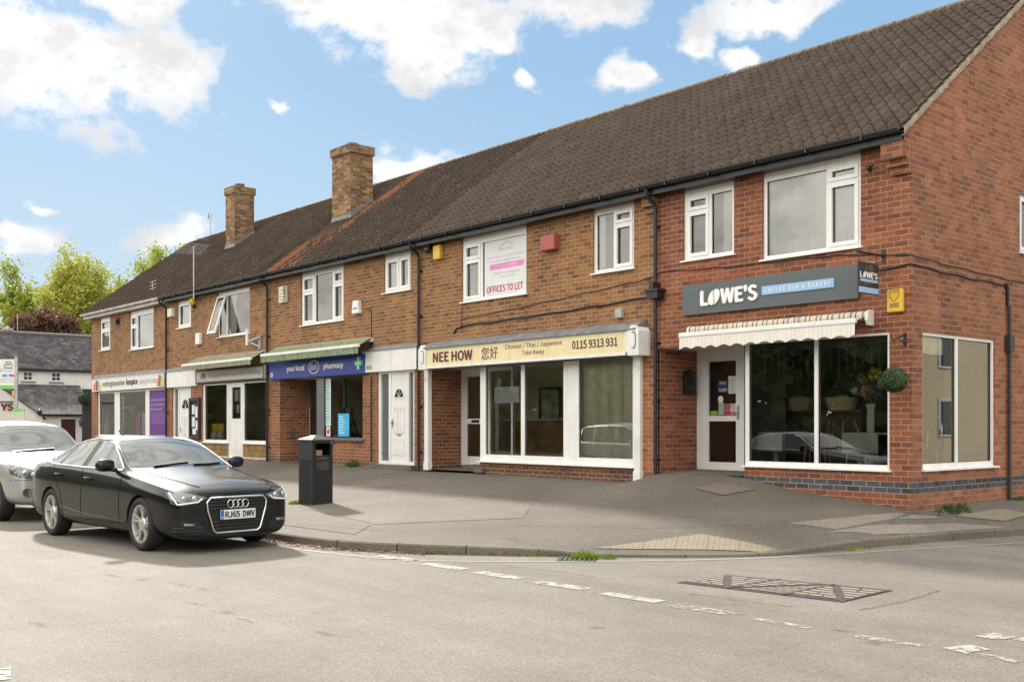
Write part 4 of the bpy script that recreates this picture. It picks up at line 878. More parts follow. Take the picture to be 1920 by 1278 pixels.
# ------------------------------------------------------------------ signs
def board(name, fn, u0, u1, z0, z1, d0, d1, mats, label, cat='sign', trim=None):
    t = thing(name, fn((u0+u1)/2, z0, d0), label, cat)
    mb = MB(); mb.fbox(fn, u0, u1, z0, z1, d0, d1)
    if trim:
        w = trim
        for a in ((u0, u1, z0, z0+w), (u0, u1, z1-w, z1), (u0, u0+w, z0+w, z1-w), (u1-w, u1, z0+w, z1-w)): mb.fbox(fn, a[0], a[1], a[2], a[3], d0-.012, d0, 1)
    mb.build('panel', mats, t); return t
SIGNW = M('white sign face', (.74, .73, .72), .35, var=.04, streak=.2); SIGNG = M('pale grey sign face', (.56, .55, .53), .4, var=.05)
CHAR = M('charcoal lettering', (.045, .043, .045), .5); GREYL = M('light grey lettering', (.42, .42, .43), .5); WHITEL = M('white lettering', (.80, .80, .80), .4, var=.02)
PALETTE = [M('pink vinyl', (.62, .06, .25), .5), M('orange vinyl', (.75, .28, .03), .5), M('blue vinyl', (.03, .32, .62), .5), M('green vinyl', (.25, .50, .06), .5), M('yellow vinyl', (.78, .55, .05), .5), M('purple vinyl', (.14, .03, .26), .5)]
def figures(mb, fn, u0, u1, z0, z1, d, base=0):
    """cluster of coloured people shapes"""
    w = u1-u0; h = z1-z0
    for k, (cx_, top, wid) in enumerate(((.14, .72, .26), (.33, .95, .26), (.52, .62, .30), (.70, .88, .26), (.87, .68, .26), (.5, 1.0, .2))):
        x = u0+w*cx_; ww = w*wid; zt = z0+h*top; dd = d-.001*k
        R = ww*.36
        mb.poly(fn, [(x-ww*.5, z0), (x+ww*.5, z0), (x+ww*.5, z0+(zt-z0)*.45), (x+ww*.25, zt-R*2.1), (x-ww*.25, zt-R*2.1), (x-ww*.5, z0+(zt-z0)*.45)], dd, d+.002, base+k)
        mb.poly(fn, [(x+R*cos(2*pi*i/12), zt-R+R*sin(2*pi*i/12)) for i in range(12)], dd, d+.002, base+k)
t = board('shop_sign', F0, -33.64, -26.79, 2.94, 3.41, -.10, .0, [SIGNW, WPAINT], 'long white hospice charity sign with coloured people emblems at both ends', trim=.02)
D = -.113
mb = MB(); letters(mb, 'nottinghamshire', F0, -32.5, -30.26, 3.05, 3.31, D, 0.0, space=.95); letters(mb, 'hospice', F0, -30.13, -29.06, 3.05, 3.33, D, .025); mb.build('lettering', CHAR, t)
mb = MB(); letters(mb, 'adding life to days', F0, -28.93, -27.36, 3.06, 3.30, D, -.004); mb.build('strapline', GREYL, t)
for a, b in ((-33.5, -32.7), (-27.35, -26.84)):
    mb = MB(); figures(mb, F0, a, b, 2.98, 3.37, D-.002); mb.build('emblem', PALETTE, t)
t = board('shop_sign', F0, -24.26, -19.71, 2.98, 3.38, -.10, .0, [SIGNG, M('dark sign frame', (.05, .035, .035), .5)], 'pale grey home furnishings sign in a dark frame', trim=.035)
mb = MB(); letters(mb, 'Nottinghamshire Hospice Home Furnishings', F0, -23.32, -19.82, 3.08, 3.28, -.102, .002); mb.build('lettering', CHAR, t)
mb = MB(); figures(mb, F0, -23.92, -23.5, 3.13, 3.31, -.104); mb.box(-24.05, -23.42, -.103, -.1, 3.07, 3.085); mb.build('emblem', [M('brown vinyl', (.25, .13, .10), .5)]*6, t)
BLUE = M('deep blue sign face', (.017, .04, .29), .35, var=.06)
t = board('shop_sign', F0, -19.36, -14.40, 2.94, 3.43, -.10, .0, [BLUE, BLUE], 'deep blue pharmacy sign with white words and a green cross')
mb = MB(); letters(mb, 'your local', F0, -18.36, -17.38, 3.09, 3.285, -.104, .03); letters(mb, 'pharmacy', F0, -16.39, -15.41, 3.085, 3.275, -.104, .03)
mb.poly(F0, [(-19.22+.075*cos(pi*k/8), 3.07+.065*sin(pi*k/8)) for k in range(16)], -.103, -.1); mb.build('lettering', WHITEL, t)
mb = MB(); letters(mb, '49', F0, -19.27, -19.17, 3.04, 3.10, -.106, .03); mb.build('house_number', BLUE, t)
mb = MB(); cx_, cz_ = -16.886, 3.196; n = 28
for k in range(n):
    a, b = 2*pi*k/n, 2*pi*(k+1)/n
    mb.add([F0(cx_+.245*cos(a), cz_+.158*sin(a), -.104), F0(cx_+.275*cos(a), cz_+.178*sin(a), -.104), F0(cx_+.275*cos(b), cz_+.178*sin(b), -.104), F0(cx_+.245*cos(b), cz_+.158*sin(b), -.104)], [(0, 1, 2, 3)])
letters(mb, 'Boots', F0, cx_-.17, cx_+.17, cz_-.075, cz_+.085, -.104, .01, shear=.45); mb.build('oval_emblem', WHITEL, t)
mb = MB(); GX = -14.66
for a, b in ((.165, .058),): mb.fbox(F0, GX-a, GX+a, 3.14, 3.26, -.14, -.1); mb.fbox(F0, GX-b, GX+b, 3.26, 3.365, -.14, -.1); mb.fbox(F0, GX-b, GX+b, 3.035, 3.14, -.14, -.1)
mb.fbox(F0, GX-.12, GX+.12, 3.165, 3.235, -.146, -.14, 1); mb.fbox(F0, GX-.03, GX+.03, 3.235, 3.34, -.146, -.14, 1); mb.fbox(F0, GX-.03, GX+.03, 3.06, 3.165, -.146, -.14, 1)
mb.build('green_cross', [M('green cross case', (.10, .42, .28), .4), M('pale green cross face', (.38, .66, .50), .4)], t)

CREAM = M('cream sign face', (.74, .65, .38), .38, var=.04, streak=.22); MAROON = M('maroon lettering', (.115, .018, .035), .5)
t = thing('shop_sign', (-8.5, -.15, 2.94), 'long cream takeaway sign box with maroon words and white end caps', 'sign')
fn = F(-.30)
mb = MB(); mb.fbox(fn, -11.54, -5.40, 2.98, 3.375, 0, .3); mb.fbox(fn, -11.54, -5.40, 2.925, 2.98, -.012, .3, 1); mb.fbox(fn, -5.40, -5.33, 2.98, 3.375, -.004, .3, 1); mb.build('panel', [CREAM, WPAINT], t)
mb = MB(); mb.box(-11.5, -5.4, -.29, -.2, 2.895, 2.925); mb.tube([(-11.4, -.27, 2.90), (-8, -.27, 2.885), (-5.5, -.27, 2.90)], .012, 6); mb.build('trough', BLACKP, t)
ld = MB(); ld.poly(lambda a, b, d: (d, a, b), [(-.34, 3.375), (0, 3.375), (0, 3.56), (-.17, 3.52), (-.34, 3.40)][::1], -11.6, -5.12); 
x = -11.6
while x < -5.2: ld.box(x, x+.02, -.345, -.30, 3.375, 3.41); x += .62
ld.build('lead_cover', LEAD, t)
for a, b in ((-11.83, -11.54), (-5.33, -5.06)):
    mb = MB(); mb.poly(fn, [(a, 2.91), (b, 2.91), (b, 3.36), ((a+b)/2+.05, 3.46), ((a+b)/2-.05, 3.46), (a, 3.36)], -.03, .30)
    ec = mb.build('end_cap', WPAINT, t, bevel=.006)
    m2 = MB(); c = (a+b)/2+.05
    m2.tube([fn(u, z, -.036) for u, z in ((c-.07, 3.33), (c, 3.33), (c, 3.31), (c+.02, 3.29), (c+.02, 3.10), (c, 3.08), (c, 3.05), (c-.07, 3.05))], .007, 5); m2.build('painted_bracket', CHAR, ec)
mb = MB(); D = -.004
letters(mb, 'NEE HOW', fn, -11.30, -9.87, 3.05, 3.28, D, .03); letters(mb, 'Chinese / Thai / Japanese', fn, -8.80, -7.08, 3.19, 3.315, D, .012); letters(mb, 'Take Away', fn, -8.27, -7.60, 3.045, 3.165, D, .012); letters(mb, '0115 9313 931', fn, -6.80, -5.60, 3.105, 3.27, D, .02)
letters(mb, '\u60a8', fn, -9.57, -9.315, 3.04, 3.295, D, .012); letters(mb, '\u597d', fn, -9.285, -9.03, 3.04, 3.295, D, .012)
mb.build('lettering', MAROON, t)

SLATEG = M('slate grey sign face', (.088, .105, .115), .4, var=.04); SKYB = M('pale blue strip', (.27, .46, .72), .4, var=.03)
t = board('shop_sign', F0, -4.25, -.83, 3.57, 4.09, -.07, .0, [SLATEG, SLATEG], 'slate grey cafe sign with raised white letters above the striped awning')
def bean(mb, fn, cx_, cz_, w, h, d, thick, mi=0, lean=.32):
    """letter O drawn as a leaning coffee bean: two halves split by an S curve"""
    n = 14
    for sgn in (-1, 1):
        outer = [(sgn*w*sin(pi*k/n), -h*cos(pi*k/n)) for k in range(n+1)]
        inner = [(w*.30*sin(2*pi*k/n)+sgn*w*.10, -h*cos(pi*k/n)) for k in range(n+1)]
        ring = outer + inner[::-1][1:-1]
        pts = [(cx_+x+z*lean*w/h*1.1, cz_+z) for x, z in ring]
        if sgn < 0: pts = pts[::-1]
        mb.poly(fn, pts, d-thick, d, mi)
mb = MB(); D = -.070
letters(mb, 'L', F0, -3.84, -3.66, 3.70, 3.965, D, .03, thick=.025); bean(mb, F0, -3.545, 3.832, .115, .135, D, .025)
letters(mb, "WE'S", F0, -3.41, -2.65, 3.70, 3.975, D, .03, thick=.025); mb.build('raised_lettering', WHITEL, t)
mb = MB(); mb.fbox(F0, -2.565, -1.23, 3.772, 3.914, -.088, -.07); mb.build('strip', SKYB, t)
mb = MB(); letters(mb, 'COFFEE BAR & BAKERY', F0, -2.51, -1.285, 3.808, 3.882, -.090, .012, space=1.12); mb.build('strip_lettering', WHITEL, t)

# hanging sign on its bracket, seen from the side
BX = -.442; fs = S(BX+.012)
t = thing('hanging_sign', (BX, -.4, 3.55), 'small dark square cafe sign hanging from a black wall bracket', 'sign')
mb = MB(); mb.box(BX-.012, BX+.012, -.715, -.165, 3.56, 4.02); mb.build('panel', M('dark brown sign panel', (.035, .03, .028), .35), t, bevel=.004)
mb = MB(); mb.box(BX-.03, BX+.03, -.012, 0, 4.06, 4.26); mb.tube([(BX, 0, 4.16), (BX, -.75, 4.155)], .016, 8); mb.tube([(BX, -.2, 4.16), (BX, -.2, 4.02)], .008, 6); mb.tube([(BX, -.68, 4.155), (BX, -.68, 4.02)], .008, 6); mb.build('bracket', BLACKP, t)
mb = MB(); bean(mb, fs, -.44, 3.84, .15, .165, -.001, .002, lean=.25); mb.build('bean_emblem', M('taupe emblem', (.075, .068, .062), .5), t)
mb = MB(); letters(mb, 'L', fs, -.68, -.61, 3.79, 3.88, -.004, .03); bean(mb, fs, -.555, 3.835, .04, .046, -.004, .002); letters(mb, "WE'S", fs, -.505, -.20, 3.79, 3.883, -.004, .03); mb.build('lettering', WHITEL, t)
mb = MB(); mb.fbox(fs, -.665, -.19, 3.735, 3.775, -.004, 0); mb.fbox(fs, -.705, -.175, 3.575, 3.655, -.003, 0); mb.build('strip', SKYB, t)

# ------------------------------------------------------------------ awnings
def stripes(name, cols, period, axis=0, stain=.4):
    m, nt, b = nodes_of(name); g = G(nt); P, _ = g.pos(); xyz = g.sep(P)
    f = g.m('FRACT', g.m('DIVIDE', g.m('ADD', xyz[axis], 60.0), period)); c = g.ramp(f, cols, True)
    st = g.m('MULTIPLY', g.rng(g.noise(P, 7, 6, .7), .48, .66), stain); c = g.mix(st, c, (.075, .085, .045))
    g.L.new(c, b.inputs['Base Color']); b.inputs['Roughness'].default_value = .85; return m
def awning(x0, x1, zt, yb, zb, drop, cloth, bar, label, roller=False, scal=.22, vcloth=None, amp=.022):
    t = thing('awning', ((x0+x1)/2, 0, zt), label, 'awning', 'awnings over the shopfronts')
    a = MB(); n = max(2, int((x1-x0)/.05))
    top = [(x0+.03, -.10, zt), (x1-.03, -.10, zt), (x1-.03, yb, zb+.035), (x0+.03, yb, zb+.035)]
    a.quad(top[3], top[2], top[1], top[0]); a.quad(*[(p[0], p[1], p[2]-.008) for p in top]); a.build('cloth', cloth, t)
    v = MB()
    for i in range(n+1):
        x = x0+(x1-x0)*i/n; z = zb-drop+amp*abs(sin(pi*(x-x0)/scal))*1.6-.6*amp; yy = yb-.035+.006*sin(x*14)
        v.v += [(x, yy, z), (x, yb-.03, zb)]
    for i in range(n): v.f.append((2*i, 2*i+2, 2*i+3, 2*i+1)); v.m.append(0)
    v.build('valance', vcloth or cloth, t, smooth=True)
    b_ = MB(); b_.box(x0-.01, x1+.01, yb-.045, yb+.02, zb, zb+.075); b_.build('front_bar', bar, t, bevel=.01)
    c = MB()
    if roller:
        R = .068; 
        k = 0; x = x0
        c.tube([(x0, -.10, zt+.02), (x1+.02, -.10, zt+.02)], R, 14); c.build('roller', cloth, t, smooth='auto')
        for xa, xb in ((x1+.02, x1+.06), (x0-.05, x0-.01)):
            e = MB(); e.poly(lambda a_, b2, d: (d, a_, b2), [(-.19, zt-.05), (-.15, zt-.13), (0, zt-.13), (0, zt+.10), (-.10, zt+.10), (-.17, zt+.07)], xa, xb); e.build('end_bracket', WPAINT, t)
    else:
        c.box(x0+.03, x1-.03, -.10, 0, zt-.09, zt+.01); c.build('head_box', DIRTYW, t)
        e = MB()
        for x in (x0+.1, x1-.1): e.tube([(x, -.02, zt-.25), (x, (yb-.05)*.55, zt-.17), (x, yb, zb+.03)], .018, 6); e.box(x-.03, x+.03, -.04, 0, zt-.35, zt-.02)
        e.build('folding_arm', DARKM, t)
    return t
ALG = stripes('algae stained awning cloth', [(0, (.27, .26, .18)), (.5, (.23, .235, .15))], .3, 0, .8); ALG2 = stripes('green stained awning cloth', [(0, (.20, .27, .16)), (.5, (.175, .245, .14))], .25, 0, .65)
STRW = stripes('cream striped awning cloth', [(0, (.72, .69, .62)), (.42, (.60, .58, .52)), (.5, (.74, .71, .66)), (.9, (.66, .63, .58))], .16, 0, .0)
STRG = stripes('rolled striped cloth', [(0, (.60, .53, .47)), (.50, (.10, .11, .06)), (.60, (.55, .55, .40)), (.72, (.58, .52, .46)), (.9, (.10, .11, .06))], .20, 0, .35)
awning(-24.3, -19.62, 3.78, -.52, 3.50, .14, ALG, WPAINT, 'mossy grey awning with a white front bar over the home furnishings sign', vcloth=ALG)
awning(-19.15, -14.12, 3.80, -.45, 3.56, .17, ALG2, WPAINT, 'green scalloped awning above the blue pharmacy sign', vcloth=ALG2, scal=.2)
awning(-4.02, -.66, 3.27, -.40, 3.155, .20, STRG, WHITE, 'cream scalloped awning rolled up below the slate grey cafe sign', roller=True, vcloth=STRW, scal=.27, amp=.03)

# ------------------------------------------------------------------ boxes, lamps and cables on the walls
def wallbox(name, x, z, w, h, d, mat, label, cat, mark=None, taper=0, rnd=.02):
    t = thing(name, (x, 0, z-h/2), label, cat)
    mb = MB(); mb.poly(F0, [(x-w/2, z-h/2), (x+w/2, z-h/2), (x+w/2-taper*w, z+h/2), (x-w/2+taper*w, z+h/2)], -d, 0); mb.build('case', mat, t, bevel=rnd)
    if mark: mark(t)
    return t
YEL = M('yellow alarm plastic', (.72, .44, .05), .4, var=.08); IVORY = M('ivory plastic', (.66, .62, .48), .4, var=.08); PINKR = M('faded red alarm box', (.36, .085, .075), .5, var=.1); WPLA = M('white alarm plastic', (.75, .75, .73), .35, var=.04)
def mk(words, mat, x, z, w, h, d):
    def f(t):
        m = MB()
        for (s_, a, b) in words: letters(m, s_, F0, x-w/2, x+w/2, z+a*h, z+b*h, -d-.003, .02)
        m.build('lettering', mat, t)
    return f
def shield(t):
    m = MB(); x, z = -.225, 3.54
    pts = [(x-.075, z+.09), (x+.075, z+.09), (x+.075, z-.0), (x, z-.085), (x-.075, z-.0)]
    m.tube([F0(u, v, -.093) for u, v in pts+[pts[0]]], .004, 4); m.tube([F0(x-.06, z+.06, -.093), F0(x+.06, z+.06, -.093)], .003, 4)
    letters(m, 'ALARM', F0, x-.07, x+.07, z-.13, z-.105, -.092, .03); letters(m, 'SYSTEM', F0, x-.075, x+.075, z-.165, z-.14, -.092, .03); m.build('shield_mark', CHAR, t)
wallbox('alarm_box', -.225, 3.475, .24, .34, .09, YEL, 'yellow alarm box with a shield mark near the brick corner', 'alarm box', shield)
wallbox('alarm_box', -11.44, 5.58, .26, .33, .11, YEL, 'plain yellow alarm box high on the wall beside the takeaway downpipe', 'alarm box')
wallbox('alarm_box', -7.68, 5.30, .42, .30, .15, PINKR, 'faded red alarm box between the two upper takeaway windows', 'alarm box', rnd=.01)
wallbox('alarm_box', -14.84, 4.62, .33, .33, .12, WPLA, 'white tapered alarm box beside the tall three-part pharmacy window', 'alarm box', mk([('SECOM' if False else 'ALARM', -.12, .02)], M('blue lettering', (.03, .12, .4), .5), -14.84, 4.6, .2, .33, .12), taper=.16)
def adt(t):
    m = MB()
    m.fbox(F0, -18.60, -18.46, 5.10, 5.50, -.093, -.09); m.build('dark_panel', CHAR, t)
    m = MB()
    for k in range(4): letters(m, 'ALRM'[k], F0, -18.58, -18.48, 5.41-k*.095, 5.48-k*.095, -.097, .02)
    m.build('panel_lettering', IVORY, t)
    m = MB()
    for k in range(4): m.fbox(F0, -18.78, -18.64, 5.14+k*.09, 5.155+k*.09, -.093, -.09)
    m.build('lettering', CHAR, t)
wallbox('alarm_box', -18.65, 5.295, .40, .46, .09, IVORY, 'ivory alarm box with a dark lettered panel near the pharmacy eaves', 'alarm box', adt)
wallbox('alarm_box', -24.13, 4.40, .30, .36, .12, WPLA, 'white alarm box left of the open casement window', 'alarm box')
wallbox('alarm_box', -26.25, 5.40, .36, .28, .14, IVORY, 'small ivory wall box tucked under the eaves by the small far window', 'alarm box')
t = thing('wall_lamp', (-24.5, -.1, 5.5), 'yellow and white disc lamp at the top of the small window', 'lamp'); mb = MB(); mb.lathe([(0, -.16), (.11, -.15), (.13, -.08), (.10, 0)], (-24.55, 0, 5.62), 16, 'y'); mb.build('disc', YEL, t, smooth=True); mb = MB(); mb.box(-24.59, -24.5, -.1, 0, 5.42, 5.5); mb.build('mount', DARKM, t)
t = thing('security_camera', (-11.75, -.12, 5.6), 'black dome camera under the eaves next to the yellow box', 'camera'); mb = MB(); mb.ball((-11.74, -.13, 5.66), .09, 2); mb.build('dome', M('smoked dome', (.02, .02, .02), .1), t, smooth=True); mb = MB(); mb.box(-11.82, -11.66, -.16, 0, 5.70, 5.78); mb.build('mount', BLACKP, t)
t = thing('floodlight', (-32.2+.9, -.1, 5.4), 'small dark floodlight between the two far left upper windows', 'lamp'); mb = MB(); mb.box(-31.28, -31.02, -.16, -.06, 5.38, 5.54); mb.build('lamp_head', DARKM, t); mb = MB(); mb.box(-31.2, -31.1, -.06, 0, 5.48, 5.62); mb.build('mount', DARKM, t)
t = thing('floodlight', (-.62, -.1, 5.4), 'tiny dark lamp under the corner cafe eaves', 'lamp'); mb = MB(); mb.tube([(-.62, -.16, 5.50), (-.62, -.06, 5.46)], .035, 8); mb.build('lamp_head', DARKM, t); mb = MB(); mb.tube([(-.62, 0, 5.56), (-.62, -.09, 5.5)], .012, 6); mb.build('mount', DARKM, t)
wallbox('junction_box', -5.80, 3.735, .17, .17, .08, M('grey junction box', (.36, .37, .36), .5), 'small grey junction box above the takeaway sign', 'junction box', rnd=.008)
t = thing('wall_bracket', (-20.2, -.1, 3.95), 'grey steel bracket fixed beside the home furnishings awning', 'bracket'); mb = MB(); mb.box(-20.12, -19.98, -.06, 0, 3.85, 4.25); mb.tube([(-20.05, -.05, 4.18), (-20.42, -.2, 4.08)], .04, 8); mb.tube([(-20.05, -.05, 3.92), (-20.42, -.2, 4.08)], .03, 8); mb.build('plate', M('galvanised steel', (.34, .37, .38), .4, .6), t); mb = MB(); mb.tube([(-20.52, -.2, 3.98), (-20.52, -.2, 4.45)], .05, 8); mb.build('stub_pole', WPLA, t)
def cable(pts, r, label, mat=DARKM):
    mb = MB(); mb.tube(pts, r, 6); return mb.build('cable', mat, smooth=True, label=label, cat='cable')
def sag(a, b, n=8, amp=.012):
    a, b = Vector(a), Vector(b); return [a.lerp(b, k/n)+Vector((0, 0, amp*sin(k*2.1)-.02*sin(pi*k/n))) for k in range(n+1)]
cable(sag((-10.6, -.015, 4.0), (-5.3, -.015, 4.30), 14)+sag((-5.2, -.015, 4.32), (-4.8, -.015, 4.40), 3)+sag((-4.7, -.015, 4.40), (-1.2, -.015, 4.27), 12)+[(-.6, -.015, 4.20), (-.02, -.015, 4.13), (.015, .02, 4.12)]+sag((.015, .2, 4.11), (.015, 5.2, 4.03), 14), .008, 'thin dark cable running along the wall over the cafe and round the corner')
cable([(-10.9, -.02, 3.70), (-10.8, -.02, 3.80), (-10.6, -.02, 3.84)]+sag((-10.4, -.02, 3.85), (-5.0, -.02, 3.98), 14), .018, 'thick dark cable above the takeaway sign')
cable(sag((-.84, -.015, 3.98), (-.02, -.015, 3.99), 4)+[(.015, .02, 3.99)]+sag((.015, .2, 3.985), (.015, 2.7, 3.95), 8)+[(.02, 2.95, 3.94), (.02, 3.04, 3.88), (.02, 3.04, 3.6)], .015, 'dark cable from the hanging sign round the corner to the brown pipe')
cable([(-10.6, -.012, 4.28), (-10.62, -.012, 4.05), (-10.62, -.012, 3.75)], .006, 'short dark cable dropping from the offices window sill')
cable([(-14.52, -.012, 4.55), (-14.3, -.012, 4.55), (-14.25, -.012, 4.5), (-14.25, -.012, 3.6)], .009, 'thin cable from the white alarm box down to the white board')

# aerials on the roof
def aerial(x, y, zb, h, els, label, dirv=(1, 0)):
    t = thing('television_aerial', (x, y, zb), label, 'aerial'); mb = MB(); mb.tube([(x, y, zb), (x, y, zb+h)], .022, 8); mb.build('mast', ALU, t)
    mb = MB(); dx, dy = dirv
    if els:
        mb.tube([(x-dx*.9, y-dy*.9, zb+h-.1), (x+dx*.7, y+dy*.7, zb+h-.02)], .012, 6)
        for k in range(6):
            f = -.85+k*.29; l = .28+.02*(8-k); cxx, cyy, czz = x+dx*f, y+dy*f, zb+h-.06+f*.045
            mb.tube([(cxx-dy*l, cyy+dx*l, czz), (cxx+dy*l, cyy-dx*l, czz)], .006, 5)
        for k in range(3): mb.tube([(x+dx*.66, y-.2, zb+h-.22+.18*k), (x+dx*.66, y+.2, zb+h-.22+.18*k)], .005, 4)
    else: mb.box(x-.18, x+.14, y-.02, y+.02, zb+h-.02, zb+h+.06); mb.box(x-.2, x-.1, y-.05, y+.05, zb+h-.05, zb+h+.14)
    mb.build('elements', ALU, t); return t
aerial(-23.783, -.38, 5.6, 1.66, True, 'thin tall aerial with cross elements standing at the eaves near the open casement', (.97, -.2))
aerial(-32.5, 4.2, 9.1, 1.0, False, 'short aerial on the far end of the ridge')
t = thing('television_aerial', (-28.9, .3, 6.2), 'small aerial of short bars low on the roof beside the smaller chimney', 'aerial'); mb = MB(); mb.tube([(-28.6, .25, 5.95), (-28.6, .25, 6.7)], .018, 6); mb.build('mast', ALU, t); mb = MB()
for k in range(3): mb.tube([(-28.85, .25, 6.45+.12*k), (-28.3, .25, 6.48+.12*k)], .014, 5)
mb.build('elements', ALU, t)

# ------------------------------------------------------------------ letterbox, notice board, topiary ball
t = thing('post_box', (-4.70, .82, 2.2), 'black wall letterbox with a pitched top beside the cafe door', 'letterbox')
fb = S(-4.884)
mb = MB(); mb.poly(fb, [(.67, 2.22), (.95, 2.22), (.95, 2.56), (.89, 2.64), (.81, 2.68), (.73, 2.64), (.67, 2.56)], -.10, 0); mb.build('case', BLACKP, t, bevel=.012)
mb = MB(); mb.fbox(fb, .71, .91, 2.51, 2.54, -.11, -.10); mb.fbox(fb, .70, .92, 2.25, 2.48, -.106, -.10); mb.build('flap', DARKM, t)
mb = MB(); mb.ball((-4.776, .78, 2.33), .014, 1); mb.ball((-4.776, .85, 2.33), .014, 1); mb.build('lock', M('brass', (.5, .38, .16), .3, .9), t)
t = thing('notice_board', (-24.45, -.05, 1.2), 'dark framed notice board of papers beside the white panelled door', 'notice board')
mb = MB(); mb.plate(F0, -24.85, -24.09, 1.21, 2.53, -.08, 0, [(-24.76,-24.18,1.32,2.43)]); mb.build('frame', M('dark stained wood', (.03, .018, .014), .5), t)
mb = MB(); mb.fbox(F0, -24.76, -24.18, 1.32, 2.43, -.03, 0); mb.build('backing', M('navy baize', (.02, .03, .07), .8), t)
mb = MB()
for k, (a, b, c, e) in enumerate(((-24.70, -24.5, 2.0, 2.3), (-24.45, -24.25, 1.9, 2.25), (-24.70, -24.48, 1.6, 1.92), (-24.42, -24.24, 1.5, 1.8), (-24.66, -24.4, 1.36, 1.55))): mb.fbox(F0, a, b, c, e, -.035, -.03)
mb.build('papers', M('white paper', (.7, .7, .68), .8), t)
LEAFD = leaf_mat('box leaf', (.012, .035, .012), (.03, .07, .02), (.075, .12, .04), .15)
def leafball(name, c, R, n, size, label, seed, mat=LEAFD, cat='topiary'):
    rnd = random.Random(seed); t = thing(name, (c[0], c[1], c[2]-R), label, cat); mb = MB()
    for i in range(n):
        z = 1-2*(i+.5)/n; ph = i*2.39996; rr = sqrt(1-z*z); d = Vector((rr*cos(ph), rr*sin(ph), z))
        p = Vector(c)+d*R*rnd.uniform(.86, 1.03); a = (d+Vector((rnd.uniform(-.8,.8), rnd.uniform(-.8,.8), rnd.uniform(-.8,.8)))).normalized(); u = a.orthogonal().normalized(); v = a.cross(u); s_ = size*rnd.uniform(.7, 1.2)
        mb.add([p-u*s_, p-v*s_*.5, p+u*s_, p+v*s_*.5], [(0, 1, 2, 3)])
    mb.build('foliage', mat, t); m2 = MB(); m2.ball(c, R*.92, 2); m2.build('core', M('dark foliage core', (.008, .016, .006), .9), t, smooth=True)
    return t, c
t, c = leafball('topiary_ball', (-.10, -.30, 2.30), .185, 3200, .016, 'round green topiary ball hanging at the cafe corner pier', 3)
mb = MB(); mb.tube([(-.10, -.30, 2.48), (-.10, -.30, 2.86)], .004, 5); mb.build('hanging_wire', DARKM, t)
mb = MB(); mb.box(-.12, -.08, -.012, 0, 2.80, 3.0); mb.tube([(-.10, 0, 2.97), (-.10, -.15, 2.93), (-.10, -.34, 2.87), (-.10, -.36, 2.90)], .010, 6); mb.tube([(-.10, 0, 2.83), (-.10, -.2, 2.91)], .008, 6); mb.build('bracket', BLACKP, t)

# ------------------------------------------------------------------ posters on and things behind the shop windows
def poster(x0, x1, z0, z1, y, mats, label, deco=None, name='poster', cat='poster', fn=None):
    f = fn or F(y); t = thing(name, f((x0+x1)/2, z0, 0), label, cat); mb = MB(); mb.fbox(f, x0, x1, z0, z1, -.002, .002); mb.build('sheet', mats, t)
    if deco: deco(t, f)
    return t
PAPER = M('white paper', (.7, .7, .68), .8); PURPLE = M('purple vinyl panel', (.115, .022, .22), .5); PINK = M('pink band', (.72, .25, .50), .6); REDL = M('red lettering', (.55, .02, .05), .5); SKYP = M('bright blue poster', (.05, .42, .72), .5); CREAMP = M('cream paper', (.6, .55, .42), .8)
def deco_purple(t, f):
    m = MB(); letters(m, 'nottinghamshire', f, -28.30, -27.02, 2.46, 2.58, -.006, .01); letters(m, 'hospice charity shop', f, -28.30, -26.98, 2.30, 2.42, -.006, .01); letters(m, 'Burton Joyce', f, -28.30, -27.3, 2.14, 2.26, -.006, .01); m.build('lettering', M('lilac lettering', (.55, .45, .62), .5), t)
    m = MB()
    for k in range(7): m.fbox(f, -28.30, -27.05, 1.72+k*.055, 1.735+k*.055, -.004, -.002)
    m.build('small_print', M('muted lilac', (.28, .16, .38), .5), t)
poster(-28.36, -26.94, 1.32, 2.84, .058, PURPLE, 'tall purple poster filling the right pane of the hospice window', deco_purple)
def deco_off(t, f):
    m = MB(); m.fbox(f, -9.72, -8.60, 4.98, 5.10, -.004, -.002); m.build('pink_band', PINK, t)
    m = MB(); letters(m, 'OFFICES TO LET', f, -9.83, -8.63, 4.49, 4.64, -.005, .02); m.build('red_lettering', REDL, t)
    m = MB(); m.tube([f(-9.42, 5.44, -.004), f(-9.15, 5.54, -.004), f(-8.95, 5.46, -.004)], .008, 4); letters(m, 'New and pre owned homes', f, -9.8, -8.6, 5.22, 5.27, -.005, .0); letters(m, 'A great choice of properties', f, -9.6, -8.75, 4.86, 4.92, -.005, 0); m.build('pink_lettering', PINK, t)
    m = MB(); letters(m, 'Homes For You', f, -9.42, -8.95, 5.36, 5.43, -.005, 0); letters(m, 'nationwide viewing, local service', f, -9.68, -8.72, 5.13, 5.18, -.005, 0); letters(m, 'www', f, -9.4, -8.9, 4.80, 4.83, -.005, 0); letters(m, 'Please call', f, -9.8, -9.35, 4.43, 4.465, -.005, .01); letters(m, 'One more homestyle' if False else 'for viewing', f, -9.3, -8.8, 4.43, 4.465, -.005, .01); m.build('grey_lettering', GREYL, t)
    m = MB(); letters(m, 'Call us today', f, -9.5, -8.85, 5.02, 5.065, -.006, .005); m.build('white_lettering', WHITEL, t)
poster(-9.90, -8.55, 4.43, 5.60, .058, M('pale poster', (.66, .70, .71), .5, var=.03), 'large pale poster with a pink band and red words in the upper takeaway window', deco_off)
